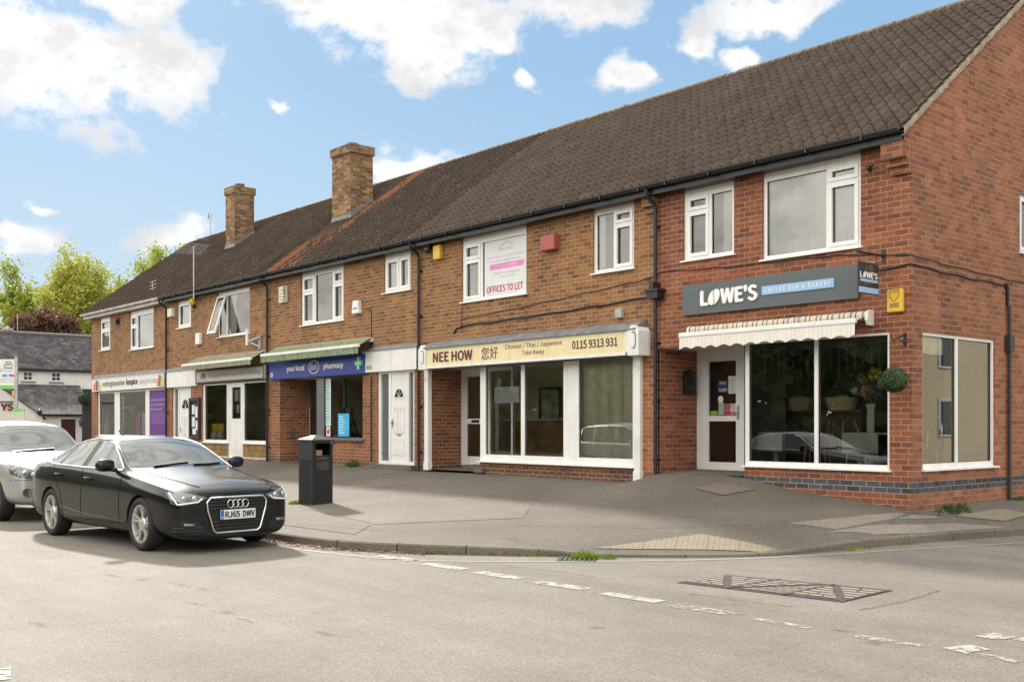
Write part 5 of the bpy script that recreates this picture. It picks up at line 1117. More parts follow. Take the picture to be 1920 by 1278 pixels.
def deco_lines(words, mat, x0, x1, z0, z1, n, head=None):
    def f_(t, f):
        m = MB(); h = (z1-z0)/n
        for k in range(n): m.fbox(f, x0, x0+(x1-x0)*(.6+.4*((k*7) % 5)/5), z1-(k+.65)*h, z1-(k+.35)*h, -.005, -.002)
        if words: letters(m, words, f, x0, x1, z1+.01, z1+.07, -.005, .01)
        m.build('lettering', mat, t)
    return f_
poster(-15.96, -15.42, 1.36, 1.95, .08, SKYP, 'bright blue poster low in the pharmacy window', deco_lines(None, WHITEL, -15.9, -15.6, 1.42, 1.9, 7))
poster(-16.58, -16.32, 1.62, 2.88, .08, M('pale teal strip', (.5, .62, .62), .6), 'tall pale strip of notices at the left of the pharmacy window', deco_lines(None, M('teal lettering', (.12, .32, .36), .6), -16.55, -16.36, 1.75, 2.85, 14))
def deco_badge(t, f):
    m = MB(); m.poly(f, [(-16.45+.06*cos(pi*k/8), 1.48+.075*sin(pi*k/8)) for k in range(16)], -.004, -.002); m.build('red_badge', REDL, t)
poster(-16.55, -16.35, 1.36, 1.6, .08, PAPER, 'small white notice with a red badge below the strip of notices', deco_badge)
poster(-21.98, -21.75, 2.38, 2.72, .128, PAPER, 'white notice at the top left of the home furnishings door', deco_lines(None, GREYL, -21.95, -21.78, 2.42, 2.68, 5))
poster(-21.72, -21.50, 2.32, 2.74, .128, M('teal leaflet', (.12, .45, .5), .6), 'teal leaflet at the top right of the home furnishings door', deco_lines(None, WHITEL, -21.7, -21.54, 2.4, 2.7, 5))
poster(-21.86, -21.68, 2.02, 2.28, .128, PAPER, 'lowest white notice on the home furnishings door')
poster(-9.55, -8.75, 2.12, 2.46, .05, PAPER, 'menu sheets taped inside the left takeaway window', deco_lines(None, GREYL, -9.5, -8.8, 2.16, 2.43, 6))
poster(-30.85+1.72, -28.8, 1.35, 2.1, .08, PAPER, 'white notice at the right of the middle hospice pane', deco_lines(None, PALETTE[2], -29.1, -28.85, 1.5, 2.0, 5))
poster(-31.1, -30.85, 1.35, 2.75, .08, CREAMP, 'tall strip of pictures in the middle hospice pane', deco_lines(None, CHAR, -31.05, -30.9, 1.4, 2.7, 6))
for k, (x, h, lab) in enumerate(((-33.0, .62, 'pink and orange cut-out figures in the left hospice pane'), (-32.6, .85, 'tall blue and yellow cut-out figures in the left hospice pane'), (-29.55, .9, 'orange and green cut-out figures in the middle hospice pane'))):
    f = F(.1); t = thing('window_sticker', (x, .1, 1.3), lab, 'sticker'); m = MB(); figures(m, f, x-.2, x+.25, 1.31, 1.31+h, 0, 0); m.build('figures', [PALETTE[(i+[0, 2, 1][k]) % 6] for i in range(6)], t)
# cafe door notices
fd = 1.08+.03
poster(-4.16, -3.985, 2.22, 2.54, fd, PAPER, 'tall white price list on the cafe door', deco_lines(None, GREYL, -4.14, -4.0, 2.25, 2.5, 8))
def deco_open(t, f):
    m = MB(); letters(m, 'Sorry', f, -4.36, -4.21, 2.38, 2.45, -.005, .01); letters(m, 'CLOSED', f, -4.38, -4.19, 2.27, 2.32, -.005, .02); m.build('lettering', WHITEL, t)
poster(-4.40, -4.17, 2.25, 2.47, fd, M('navy notice', (.015, .05, .13), .6), 'dark blue closed notice on the cafe door', deco_open)
t = poster(-4.395, -4.275, 2.05, 2.06, fd, PAPER, 'round white sticker on the cafe door'); m = MB(); m.poly(F(fd), [(-4.335+.062*cos(pi*k/10), 2.12+.068*sin(pi*k/10)) for k in range(20)], -.004, -.001); m.build('disc', PAPER, t)
def nosign(x):
    def f_(t, f):
        m = MB(); cz_ = 1.975
        for k in range(16):
            a, b = 2*pi*k/16, 2*pi*(k+1)/16; m.add([f(x+.038*cos(a), cz_+.04*sin(a), -.005), f(x+.05*cos(a), cz_+.053*sin(a), -.005), f(x+.05*cos(b), cz_+.053*sin(b), -.005), f(x+.038*cos(b), cz_+.04*sin(b), -.005)], [(0, 1, 2, 3)])
        m.add([f(x-.04, cz_+.03, -.006), f(x-.03, cz_+.04, -.006), f(x+.04, cz_-.03, -.006), f(x+.03, cz_-.04, -.006)], [(0, 1, 2, 3)]); m.fbox(f, x-.06, x+.06, 1.845, 1.90, -.005, -.002); m.build('prohibition_mark', REDL, t)
    return f_
poster(-4.115, -3.99, 1.835, 2.04, fd, PAPER, 'red and white prohibition sticker nearest the cafe door handle', nosign(-4.052))
poster(-4.25, -4.125, 1.835, 2.04, fd, M('dull pink sticker', (.36, .2, .19), .6), 'duller red prohibition sticker beside the red and white one', nosign(-4.187))
poster(-4.385, -4.265, 1.835, 2.055, fd, M('pale green sticker', (.35, .45, .38), .6), 'pale green sticker low on the cafe door glass')
poster(-4.57, -4.41, 1.83, 1.91, fd, M('lime sticker', (.25, .42, .05), .6), 'lime green strip at the bottom left of the cafe door glass')
# takeaway interior
t = thing('vertical_blind', (-6.2, .3, 1.0), 'cream vertical slat blind in the right takeaway window', 'blind'); mb = MB()
for k in range(17):
    x = -6.92+k*.086; a = .50+.22*sin(k*1.7); w = .042
    mb.quad((x-w*cos(a), .15-w*sin(a), 1.04), (x+w*cos(a), .15+w*sin(a), 1.04), (x+w*cos(a), .15+w*sin(a), 2.9), (x-w*cos(a), .15-w*sin(a), 2.9))
mb.build('slats', M('cream slat', (.86, .82, .62), .7), t); mb = MB(); mb.box(-6.96, -5.45, .12, .18, 2.9, 2.95); mb.build('headrail', WHITE, t)
for x, lab in ((-8.9, 'black framed picture, left of two seen through the slat blind'), (-8.0, 'black framed picture, right of two seen through the slat blind'), (-10.6, 'black framed picture on the wall behind the takeaway counter')):
    t = thing('framed_picture', (x, 2.66, 1.9), lab, 'picture'); mb = MB(); mb.plate(F(2.62), x-.38, x+.38, 1.75, 2.55, 0, .06, [(x-.32, x+.32, 1.81, 2.49)]); mb.build('frame', BLACKP, t); mb = MB(); mb.fbox(F(2.65), x-.32, x+.32, 1.81, 2.49, 0, .03); mb.build('print', M('faded print', (.42, .42, .36), .7, var=.5, vscale=5), t)
t = thing('shop_counter', (-10.6, 2.3, .66), 'wooden takeaway counter at the back of the shop', 'counter'); mb = MB(); mb.box(-11.6, -9.6, 2.2, 2.6, .66, 1.75); mb.build('front', M('orange wood', (.24, .13, .05), .5), t); mb = MB(); mb.box(-11.65, -9.55, 2.1, 2.65, 1.75, 1.8); mb.build('worktop', M('pale worktop', (.5, .48, .42), .4), t)
t = thing('potted_plant', (-5.75, .9, .75), 'dark leafy plant behind the right end of the slat blind', 'plant'); rnd = random.Random(2); mb = MB()
for k in range(160):
    p = Vector((-5.72+rnd.gauss(0, .16), 1.0+rnd.gauss(0, .12), 1.4+rnd.gauss(0, .22))); u = Vector((rnd.uniform(-1,1), rnd.uniform(-1,1), rnd.uniform(-.6,1))).normalized()*.09; v = u.orthogonal().normalized()*.03; mb.add([p-u, p-v, p+u, p+v], [(0,1,2,3)])
mb.build('foliage', LEAFD, t); mb = MB(); mb.lathe([(.1, .68), (.15, 1.0), (.13, 1.0)], (-5.72, 1.0, 0), 14); mb.build('pot', M('terracotta pot', (.28, .13, .07), .8), t)
# cafe interior
def cafe_table(x, y, label, top):
    t = thing('cafe_table', (x, y, .82), label, 'table', 'tables in the cafe window'); mb = MB(); mb.box(x-.3, x+.3, y-.28, y+.28, 1.50, 1.53); mb.box(x-.31, x+.31, y-.285, y-.28, 1.22, 1.53); mb.build('tablecloth', top, t)
    for sx in (-1, 1): m2 = MB(); m2.tube([(x+sx*.22, y, .83), (x+sx*.05, y, 1.0), (x+sx*.05, y, 1.5)], .014, 6); m2.build('leg', ALU, t)
    m2 = MB(); m2.lathe([(.03, .9), (.03, 1.5)], (x, y, 0), 8); m2.build('stem', ALU, t)
cafe_table(-1.0, .55, 'pale clothed cafe table under the flowers at the right of the window', M('pale green cloth', (.50, .55, .49), .8)); cafe_table(-2.78, .62, 'pale clothed cafe table at the left of the window', M('pale blue cloth', (.5, .56, .58), .8))
def wire_chair(x, y, rz_, label):
    t = thing('wire_chair', (x, y, .82), label, 'chair', 'silver chairs in the cafe window', rz=rz_)
    mb = MB(); mb.lathe([(0, .47), (.19, .47), (.2, .455), (0, .45)], (0, 0, 0), 16); mb.build('seat', ALU, t, local=True)
    for sx in (-1, 1):
        for sy in (-1, 1): m2 = MB(); m2.tube([(sx*.15, sy*.15, .46), (sx*.19, sy*.19, 0)], .011, 6); m2.build('leg', ALU, t, local=True)
    m2 = MB(); m2.tube([(-.18, -.17, .46), (-.22, -.21, .72), (-.15, -.24, .9), (0, -.25, .94), (.15, -.24, .9), (.22, -.21, .72), (.18, -.17, .46)], .012, 6)
    for k in range(3): m2.tube([(-.21+k*.01, -.215, .6+k*.1), (0, -.24, .61+k*.1), (.21-k*.01, -.215, .6+k*.1)], .006, 5)
    m2.build('backrest', ALU, t, local=True)
wire_chair(-.35, .95, 2.5, 'silver wire chair behind the clothed table with flowers'); wire_chair(-1.25, .75, -1.6, 'silver wire chair just left of the flower table'); wire_chair(-2.1, .8, 1.9, 'silver wire chair beside the left cafe table')
t = thing('flower_vase', (-.95, .5, 1.53), 'tall pale vase of yellow, orange and pink flowers', 'vase'); mb = MB(); mb.lathe([(.055, 1.53), (.06, 1.55), (.055, 1.9), (.075, 1.98), (.06, 1.98), (.045, 1.6)], (-.95, .5, 0), 14); mb.build('vase', M('pale green ceramic', (.55, .60, .52), .3), t, smooth='auto')
def bloom(c, R, mat, seed):
    rnd = random.Random(seed); m = MB()
    for k in range(90):
        d = Vector((rnd.gauss(0,1), rnd.gauss(0,1), rnd.gauss(0,1))).normalized(); p = Vector(c)+d*R*rnd.uniform(.5,1); u = d.orthogonal().normalized()*R*.32; v = d.cross(u).normalized()*R*.2; m.add([p-u, p-v+d*R*.1, p+u, p+v+d*R*.1], [(0,1,2,3)])
    m.build('flower', mat, t)
for k, (c, R, col) in enumerate((((-.85, .46, 2.43), .11, (.65, .55, .02)), ((-1.07, .45, 2.35), .07, (.62, .26, .03)), ((-.97, .42, 2.16), .11, (.62, .30, .20)), ((-1.19, .45, 2.18), .07, (.55, .6, .42)), ((-.73, .45, 2.28), .09, (.50, .5, .44)), ((-1.03, .48, 2.30), .06, (.6, .35, .2)))): bloom(c, R, M('petal %s' % 'abcdef'[k], col, .7), k)
mb = MB(); rnd = random.Random(8)
for k in range(120):
    p = Vector((-.93+rnd.gauss(0, .12), .48+rnd.gauss(0, .06), 2.22+rnd.gauss(0, .11))); u = Vector((rnd.uniform(-1,1), rnd.uniform(-1,1), rnd.uniform(-.3,1))).normalized()*.06; v = u.orthogonal().normalized()*.022; mb.add([p-u, p-v, p+u, p+v], [(0,1,2,3)])
mb.build('foliage', leaf_mat('eucalyptus leaf', (.05, .09, .06), (.12, .17, .13), (.2, .24, .2)), t)
t = thing('sideboard', (-2.8, 1.7, .82), 'dark dresser with wicker trays at the back of the cafe', 'sideboard'); mb = MB(); mb.box(-3.9, -1.7, 1.5, 1.95, .82, 1.85); mb.build('cabinet', M('dark oak', (.06, .035, .02), .6), t); mb = MB(); mb.box(-3.93, -1.67, 1.45, 2.0, 1.85, 1.9); mb.build('worktop', M('dark oak', (.06, .035, .02), .6), t)
for x, w, lab in ((-3.1, .36, 'long pale wicker tray in the middle of the dresser'), (-2.2, .28, 'wicker tray at the right end of the dresser'), (-3.65, .2, 'round wicker basket at the left end of the dresser')):
    t = thing('wicker_basket', (x, 1.7, 1.9), lab, 'basket'); mb = MB(); mb.lathe([(w*.8, 1.9), (w, 2.12), (w*.95, 2.13), (w*.78, 1.93)], (x, 1.7, 0), 18); mb.build('basket', M('wicker', (.45, .36, .19), .8, var=.4, vscale=30), t)
    mb = MB(); mb.ball((x, 1.7, 2.08), w*.8, 2, sc=(1, .8, .35)); mb.build('cloth', M('white paper', (.7, .7, .68), .8), t, smooth=True)
mb = MB(); rnd = random.Random(4); mb.tube([(-2.8, .25, 2.90), (-1.6, .25, 2.86), (-.5, .25, 2.92)], .004, 5)
for k in range(17):
    x = -2.75+k*.14; l = rnd.uniform(.25, .75); pts = [(x+.012*sin(j*1.9+k)+.006*sin(j*5.1), .25+.01*cos(j), 2.88-l*j/6) for j in range(7)]
    mb.tube(pts, .0018, 4)
    for p in pts[1:]: mb.ball(p, .007, 1)
mb.build('fairy_lights', M('clear icicle lights', (.42, .42, .36), .3), label='string of unlit icicle fairy lights hung inside the cafe window', cat='fairy lights')
# home furnishings display
t = thing('display_table', (-23.1, .7, .7), 'table under a yellow cloth in the home furnishings window', 'table'); mb = MB(); mb.box(-24.0, -23.1, .3, .9, 1.66, 1.70); mb.box(-24.02, -23.08, .285, .3, 1.44, 1.70); mb.build('tablecloth', M('yellow cloth', (.80, .56, .04), .8), t)
for x in (-23.9, -23.2):
    m2 = MB(); m2.box(x-.03, x+.03, .5, .56, .7, 1.62); m2.build('leg', DARKM, t)
for x, lab in ((-23.75, 'white cushion at the left under the yellow cloth'), (-23.25, 'white cushion at the right under the yellow cloth')):
    t = thing('cushion', (x, .4, 1.1), lab, 'cushion'); mb = MB(); mb.ball((x, .30, 1.32), .22, 2, sc=(1, .5, .75)); mb.build('cover', M('white cotton', (.62, .62, .58), .9), t, smooth=True)
t = thing('folded_lounger', (-20.4, .7, .9), 'dark folded chair in the right home furnishings window', 'chair'); mb = MB(); mb.box(-20.9, -19.95, .55, .9, 1.15, 1.3); mb.build('seat', DARKM, t); mb = MB(); mb.add([(-20.9, .8, 1.3), (-20.0, .8, 1.3), (-20.0, 1.0, 2.2), (-20.9, 1.0, 2.2)], [(0,1,2,3)]); mb.build('backrest', DARKM, t)

t = thing('clothes_rail', (-30, .8, .6), 'rail of coloured clothes inside the middle hospice window', 'clothes rail'); mb = MB(); mb.tube([(-31.0, .7, .6), (-31.0, .7, 2.15), (-28.9, .7, 2.15), (-28.9, .7, .6)], .02, 6); mb.build('rail', ALU, t)
CLOTHS = [M('garment cloth %s' % 'abcdefgh'[k], c, .9, var=.2, vscale=8) for k, c in enumerate([(.42,.10,.10), (.12,.20,.36), (.55,.45,.30), (.10,.10,.11), (.20,.32,.18), (.55,.52,.48), (.35,.16,.36), (.50,.30,.08)])]
for k in range(15):
    x = -30.9+k*.135
    mb = MB(); mb.poly(S(x), [(.5, 1.2+.1*(k % 3)), (.9, 1.2+.1*(k % 3)), (.92, 1.95), (.74, 2.10), (.66, 2.10), (.48, 1.95)], -.04, .04); mb.build('garment', CLOTHS[(k*5) % 8], t)
t = thing('display_shelf', (-32.5, .6, .6), 'shelf of small coloured goods inside the left hospice pane', 'shelf'); mb = MB()
for z in (1.25, 1.62, 1.99): mb.box(-33.1, -31.8, .5, .85, z, z+.02)
mb.box(-33.1, -31.8, .85, .87, .6, 2.4); mb.build('shelf', M('pale wood', (.42, .32, .2), .6), t)
rnd = random.Random(6)
for z in (1.27, 1.64, 2.01):
    x = -33.0
    while x < -31.95:
        w_ = rnd.uniform(.09, .2); h_ = rnd.uniform(.1, .28); mb = MB(); mb.poly(F(.55), [(x, z), (x+w_, z), (x+w_*.85, z+h_), (x+w_*.15, z+h_)], 0, .15); mb.build('ornament', CLOTHS[rnd.randrange(8)], t, bevel=.01); x += w_+.05
t = thing('bookcase', (-20.5, 1.6, .7), 'pine case of homewares behind the folded chair in the right furnishings window', 'bookcase'); mb = MB(); mb.plate(F(1.5), -21.1, -19.8, .7, 2.6, 0, .3, [(-21.05, -20.48, .9, 1.4), (-20.42, -19.85, .9, 1.4), (-21.05, -20.48, 1.45, 1.95), (-20.42, -19.85, 1.45, 1.95), (-21.05, -20.48, 2.0, 2.55), (-20.42, -19.85, 2.0, 2.55)]); mb.build('case', M('honey pine', (.40, .24, .10), .6), t)
for k in range(10):
    x = -21.0+(k % 5)*.23; z = 1.45 if k < 5 else 2.0; mb = MB(); mb.lathe([(.0, z), (.06, z+.01), (.09, z+.12), (.05, z+.22), (.06, z+.25+.03*(k % 3))], (x, 1.62, 0), 12); mb.build('ornament', CLOTHS[k % 8], t, smooth=True)
# two people sitting inside the pharmacy with their backs to the window
SKIN = M('skin', (.52, .31, .23), .5)
def seated(x, y, zf, label, top, hair, s=1.085):
    t = thing('person', (x, y, zf), label, 'person')
    J = {'pel': (0, 0, .50), 'wst': (0, -.03, .66), 'chs': (0, -.04, .86), 'nk0': (0, -.02, 1.02), 'nk1': (0, .0, 1.10), 'hd0': (0, .02, 1.17), 'hd1': (0, .01, 1.30)}
    E_ = [('pel','wst'), ('wst','chs'), ('chs','nk0'), ('nk0','nk1'), ('nk1','hd0'), ('hd0','hd1')]
    Rr = {'pel': .15, 'wst': .135, 'chs': .155, 'nk0': .085, 'nk1': .052, 'hd0': .08, 'hd1': .075}
    for sgn, k in ((-1, 'l'), (1, 'r')):
        for nm, p, r_ in (('sh', (sgn*.17, -.02, .99), .062), ('el', (sgn*.24, .02, .74), .045), ('wr', (sgn*.15, .24, .60), .032), ('ha', (sgn*.11, .32, .57), .036), ('hp', (sgn*.09, .06, .49), .085), ('kn', (sgn*.11, .44, .50), .06), ('an', (sgn*.11, .42, .08), .042), ('ft', (sgn*.12, .56, .04), .038)):
            J[nm+k] = p; Rr[nm+k] = r_
        E_ += [('nk0','sh'+k), ('sh'+k,'el'+k), ('el'+k,'wr'+k), ('wr'+k,'ha'+k), ('pel','hp'+k), ('hp'+k,'kn'+k), ('kn'+k,'an'+k), ('an'+k,'ft'+k)]
    names = list(J); me = bpy.data.meshes.new('body'); me.from_pydata([Vector(J[n_])*s for n_ in names], [(names.index(a), names.index(b)) for a, b in E_], [])
    o = bpy.data.objects.new('body', me); COL.objects.link(o); sk = o.modifiers.new('skin', 'SKIN'); o.modifiers.new('sub', 'SUBSURF').levels = 2
    for i, n_ in enumerate(names): me.skin_vertices[0].data[i].radius = (Rr[n_]*s, Rr[n_]*s)
    me.skin_vertices[0].data[0].use_root = True
    dg = bpy.context.evaluated_depsgraph_get(); m2 = bpy.data.meshes.new_from_object(o.evaluated_get(dg)); o.modifiers.clear(); o.data = m2; m2.name = 'body'
    m2.materials.clear(); m2.materials.append(top); m2.materials.append(SKIN); m2.materials.append(M('dark trousers', (.03, .03, .04), .8))
    for p in m2.polygons:
        z = p.center.z/s; p.material_index = 1 if z > 1.06 or (p.center.y/s > .26 and .52 < z < .64 and abs(p.center.x/s) < .17) else (2 if z < .55 else 0); p.use_smooth = True
    o.parent = t
    h = MB(); h.ball((0, -.005*s, 1.265*s), .105*s, 3, sc=(.92, 1.05, 1.02)); hb = h.build('hair', hair, t, smooth=True, local=True)
    return t
HG = M('grey hair', (.34, .30, .25), .8, var=.25, vscale=40)
p1 = seated(-16.25, .62, .66, 'grey haired person in a brown jacket sitting behind the pharmacy window', M('brown jacket', (.17, .13, .10), .9), HG)
p2 = seated(-16.95, .95, .66, 'dark haired person in a dark coat sitting behind the pharmacy window', M('dark coat', (.03, .03, .035), .9), M('dark hair', (.03, .022, .018), .8))
for x, y, lab in ((-16.25, .62, 'waiting chair under the grey haired person'), (-16.95, .95, 'waiting chair under the dark haired person')):
    t = thing('waiting_chair', (x, y, .66), lab, 'chair', 'pharmacy waiting chairs'); mb = MB(); mb.box(x-.22, x+.22, y-.2, y+.25, 1.03, 1.08); mb.build('seat', M('blue seat', (.03, .06, .14), .7), t)
    mb = MB(); mb.box(x-.2, x+.2, y-.27, y-.235, 1.1, 1.38); mb.build('backrest', M('blue seat', (.03, .06, .14), .7), t)
    for sx in (-1, 1):
        for sy in (-1, 1): m2 = MB(); m2.tube([(x+sx*.19, y+sy*.2, .66), (x+sx*.19, y+sy*.2, 1.03)], .012, 6); m2.build('leg', ALU, t)

# ------------------------------------------------------------------ street furniture
BIN = M('black bin plastic', (.010, .0105, .012), .5, var=.3, vscale=5, bump=.15, bscale=30)
bx0, bx1, by0, by1 = -8.90, -8.42, -5.05, -4.64; zb = gz(-8.66, -4.85)-.01
t = thing('litter_bin', (-8.66, -4.85, zb), 'square black litter bin with a pale pyramid lid on the forecourt', 'litter bin')
fs = S(bx1)
mb = MB(); mb.plate(fs, by0, by1, zb, zb+1.15, 0, .03, [(by0+.06, by1-.05, zb+.88, zb+1.08)], edge=False); mb.plate(F(by0), bx0, bx1, zb, zb+1.15, 0, .03, [(bx0+.30, bx1-.05, zb+.90, zb+1.06)] if False else [], edge=False)
mb.quad((bx0, by1, zb), (bx0, by0, zb), (bx0, by0, zb+1.15), (bx0, by1, zb+1.15)); mb.quad((bx1, by1, zb), (bx0, by1, zb), (bx0, by1, zb+1.15), (bx1, by1, zb+1.15)); mb.quad((bx0, by0, zb+1.14), (bx1, by0, zb+1.14), (bx1, by1, zb+1.14), (bx0, by1, zb+1.14)); mb.box(bx0+.03, bx1-.06, by0+.03, by1-.03, zb+.85, zb+.87)
for k in range(9): mb.box(bx0+.06+k*.042, bx0+.075+k*.042, by0-.004, by0, zb+.03, zb+.80)
mb.build('body', BIN, t)
ld = MB(); e = .022; zl = zb+1.15; c = ((bx0+bx1)/2, (by0+by1)/2)
ring = lambda q, z: [(bx0-q, by0-q, z), (bx1+q, by0-q, z), (bx1+q, by1+q, z), (bx0-q, by1+q, z)]
vs = ring(e, zl-.03)+ring(e, zl)+ring(-.16, zl+.075)
ld.add(vs, [(0,1,5,4),(1,2,6,5),(2,3,7,6),(3,0,4,7),(4,5,9,8),(5,6,10,9),(6,7,11,10),(7,4,8,11),(8,9,10,11),(3,2,1,0)]); ld.build('lid', M('faded grey lid', (.05, .048, .045), .6, var=.25, spec=.25), t, bevel=.006)
mb = MB(); letters(mb, 'Litter', fs, by0+.11, by1-.10, zb+.80, zb+.855, -.003, .02); mb.build('lettering', M('worn gold lettering', (.14, .10, .05), .6), t)
mb = MB(); mb.fbox(fs, by0+.09, by1-.08, zb+.62, zb+.76, -.003, 0); mb.build('plaque', M('worn bronze plaque', (.05, .042, .035), .5, var=.5, vscale=30), t)
mb = MB(); mb.box(bx1-.12, bx1+.012, by0+.08, by0+.19, zb+.87, zb+.965); mb.build('rubbish', M('brown carton', (.26, .15, .08), .7), t)
mb = MB(); mb.lathe([(0, .008), (.014, .006), (.016, 0)], (bx1, by1-.03, zb+1.10), 10, 'x'); mb.build('lock', ALU, t)

# cast-iron triangular covers in the road
IRON = M('worn cast iron', (.085, .075, .075), .5, metal=.25, var=.3, vscale=14, bump=.3, bscale=60); GRIT = M('gritty infill', (.27, .24, .195), .9, var=.3, vscale=60, bump=.5, bscale=120)
mh = thing('manhole_cover', (1.5, -5.4, 0), 'long cast iron road cover of triangular plates with grit filled slots', 'manhole cover')
A, B_, C_, D_ = Vector((.62, -5.98, 0)), Vector((.63, -5.12, 0)), Vector((2.38, -4.74, 0)), Vector((2.44, -5.76, 0))
def pm(s, t_): p = (A.lerp(D_, s)).lerp(B_.lerp(C_, s), t_); return p
mb = MB(); z = .006
mb.add([tuple(p+Vector((0,0,z))) for p in (A, D_, C_, B_)], [(0,1,2,3)]); mb.build('frame', IRON, mh)
def tri(mb, P3, z, mi=0): mb.add([(p.x, p.y, z) for p in P3], [(0, 1, 2)], mi)
ntri = 3
for k in range(ntri):
    s0, s1 = k/ntri+.008, (k+1)/ntri-.008
    for half in (0, 1):
        if (k+half) % 2 == 0: T = [(s0, .06), (s1-.02, .06), (s0, .92)]
        else: T = [(s1, .94), (s0+.02, .94), (s1, .08)]
        if half: T = [(s1, .08), (s1, .94), (s0+.03, .94)] if k % 2 == 0 else [(s0, .10), (s0, .94), (s1-.03, .94)]
        else: T = [(s0, .92), (s0, .06), (s1-.03, .06)] if k % 2 == 0 else [(s1, .06), (s1, .92), (s0+.03, .06)]
        pl = MB(); P3 = [pm(*q) for q in T]
        if (P3[1]-P3[0]).cross(P3[2]-P3[0]).z < 0: P3 = [P3[0], P3[2], P3[1]]
        tri(pl, P3, .010); pl.build('plate', IRON, mh)
        # grit filled slots, rows parallel to one edge
        gm = MB(); a, b, c = P3
        for r_ in range(1, 6):
            f = r_/6.2; w = .085
            p0, p1 = a.lerp(b, f), a.lerp(c, f); q0, q1 = a.lerp(b, f+w), a.lerp(c, f+w)
            nseg = max(1, int((p1-p0).length/.14))
            for j in range(nseg):
                t0, t1 = (j+.08)/nseg, (j+.92)/nseg
                gm.add([(v.x, v.y, .0125) for v in (p0.lerp(p1, t0), p0.lerp(p1, t1), q0.lerp(q1, t1), q0.lerp(q1, t0))], [(0,1,2,3)])
        gm.build('grit_slots', GRIT, mh)
for s in (1/3, 2/3):
    ed = MB(); strip([tuple(pm(s, 0).xy), tuple(pm(s, 1).xy)], .05, ed, .0135); ed.build('rib', IRON, mh)
cv = drape([(-3.2, -1.05), (-2.55, -1.12), (-2.38, -.50), (-3.0, -.55)], 'utility_cover', M('brown cover infill', (.13, .11, .085), .85, var=.3, vscale=30), .010, 8, None, label='square inset access cover on the slope before the cafe door', cat='access cover')
cv = drape([(.19, .92), (.58, 1.74), (.58, 2.7), (.27, 2.33)], 'utility_cover', M('buff cover infill', (.20, .172, .125), .85, var=.3, vscale=30), .012, 8, None, label='buff inset access cover in the side pavement', cat='access cover')
gt = thing('drain_grate', (-1.4, -5.45, 0), 'iron gully grate at the kerb under the weeds', 'drain'); mb = MB(); ca, sa = cos(.72), sin(.72)
fr2 = lambda a, b: (-1.42+a*ca-b*sa, -5.42+a*sa+b*ca)
mb.add([(*fr2(-.24, -.2), .004), (*fr2(.24, -.2), .004), (*fr2(.24, .2), .004), (*fr2(-.24, .2), .004)], [(0,1,2,3)]); mb.build('gully', M('dark gully', (.006, .006, .006), .9), gt)
mb = MB()
for k in range(8):
    a = -.22+k*.06; mb.add([(*fr2(a, -.2), .012), (*fr2(a+.03, -.2), .012), (*fr2(a+.03, .2), .012), (*fr2(a, .2), .012)], [(0,1,2,3)])
mb.build('bars', IRON, gt)

# weeds and litter
GRASS = leaf_mat('weed leaf', (.10, .15, .02), (.19, .27, .035), (.32, .38, .07), .35)
def tufts(spots, name, mat, label, cat, h=.09):
    rnd = random.Random(len(spots)); mb = MB()
    for x, y, R, n, hh in spots:
        for k in range(n):
            a = rnd.uniform(0, 2*pi); q = R*sqrt(rnd.random()); px, py = x+q*cos(a), y+q*sin(a); z = gz(px, py) if gz(px, py) else 0
            z = max(z, 0)-.004; hgt = hh*rnd.uniform(.4, 1.1)*(1-.5*q/R); a2 = rnd.uniform(0, 2*pi); w = .006+hgt*.05; dx, dy = cos(a2)*w, sin(a2)*w; lx, ly = rnd.uniform(-.6, .6)*hgt, rnd.uniform(-.6, .6)*hgt
            mb.add([(px-dx, py-dy, z), (px+dx, py+dy, z), (px+lx*.5+dx*.8, py+ly*.5+dy*.8, z+hgt*.65), (px+lx, py+ly, z+hgt), (px+lx*.5-dx*.8, py+ly*.5-dy*.8, z+hgt*.65)], [(0,1,2,3,4)])
    return mb.build(name, mat, label=label, cat=cat, kind='stuff')
def along(a, b, n, jit, R, cnt, h, seed):
    rnd = random.Random(seed); return [(a[0]+(b[0]-a[0])*t+rnd.uniform(-jit, jit), a[1]+(b[1]-a[1])*t+rnd.uniform(-jit, jit), R*rnd.uniform(.6, 1.2), int(cnt*rnd.uniform(.5, 1.2)), h*rnd.uniform(.6, 1.2)) for t in [rnd.random() for _ in range(n)]]
tufts([(-1.44, -5.28, .17, 300, .13), (-1.25, -5.05, .12, 90, .09)]+along((-3.0, -6.40), (-1.5, -5.12), 26, .025, .08, 26, .06, 3), 'weeds', GRASS, 'bright green weeds growing along the kerb and over the gully', 'weeds')
tufts(along((.20, -2.25), (.40, -.55), 18, .02, .08, 30, .05, 4)+along((.55, .3), (.85, 1.7), 5, .02, .06, 25, .04, 5), 'weeds', GRASS, 'low yellow green weeds along the side road kerb', 'weeds')
WEED = leaf_mat('dark weed leaf', (.03, .06, .012), (.06, .12, .025), (.12, .18, .05), .25)
tufts(along((.06, .65), (.09, 1.65), 16, .03, .10, 30, .11, 6)+along((.06, 3.2), (.06, 3.7), 4, .02, .06, 40, .08, 7), 'weeds', WEED, 'dark green weeds along the foot of the gable wall', 'weeds')
tufts([(-14.95, -.07, .16, 170, .22), (-15.2, -.06, .1, 60, .14)], 'weeds', WEED, 'grassy tuft at the pharmacy wall foot', 'weeds')
tufts([(-9.0, -5.06, .13, 120, .10)], 'weeds', GRASS, 'small grass tuft at the foot of the litter bin', 'weeds')
tufts(along((-8.3, -.05), (-5.6, -.05), 7, .02, .05, 20, .05, 9)+[(-3.05, -.1, .08, 30, .05)], 'weeds', WEED, 'sparse weeds below the takeaway window', 'weeds')
rnd = random.Random(11); mb = MB()
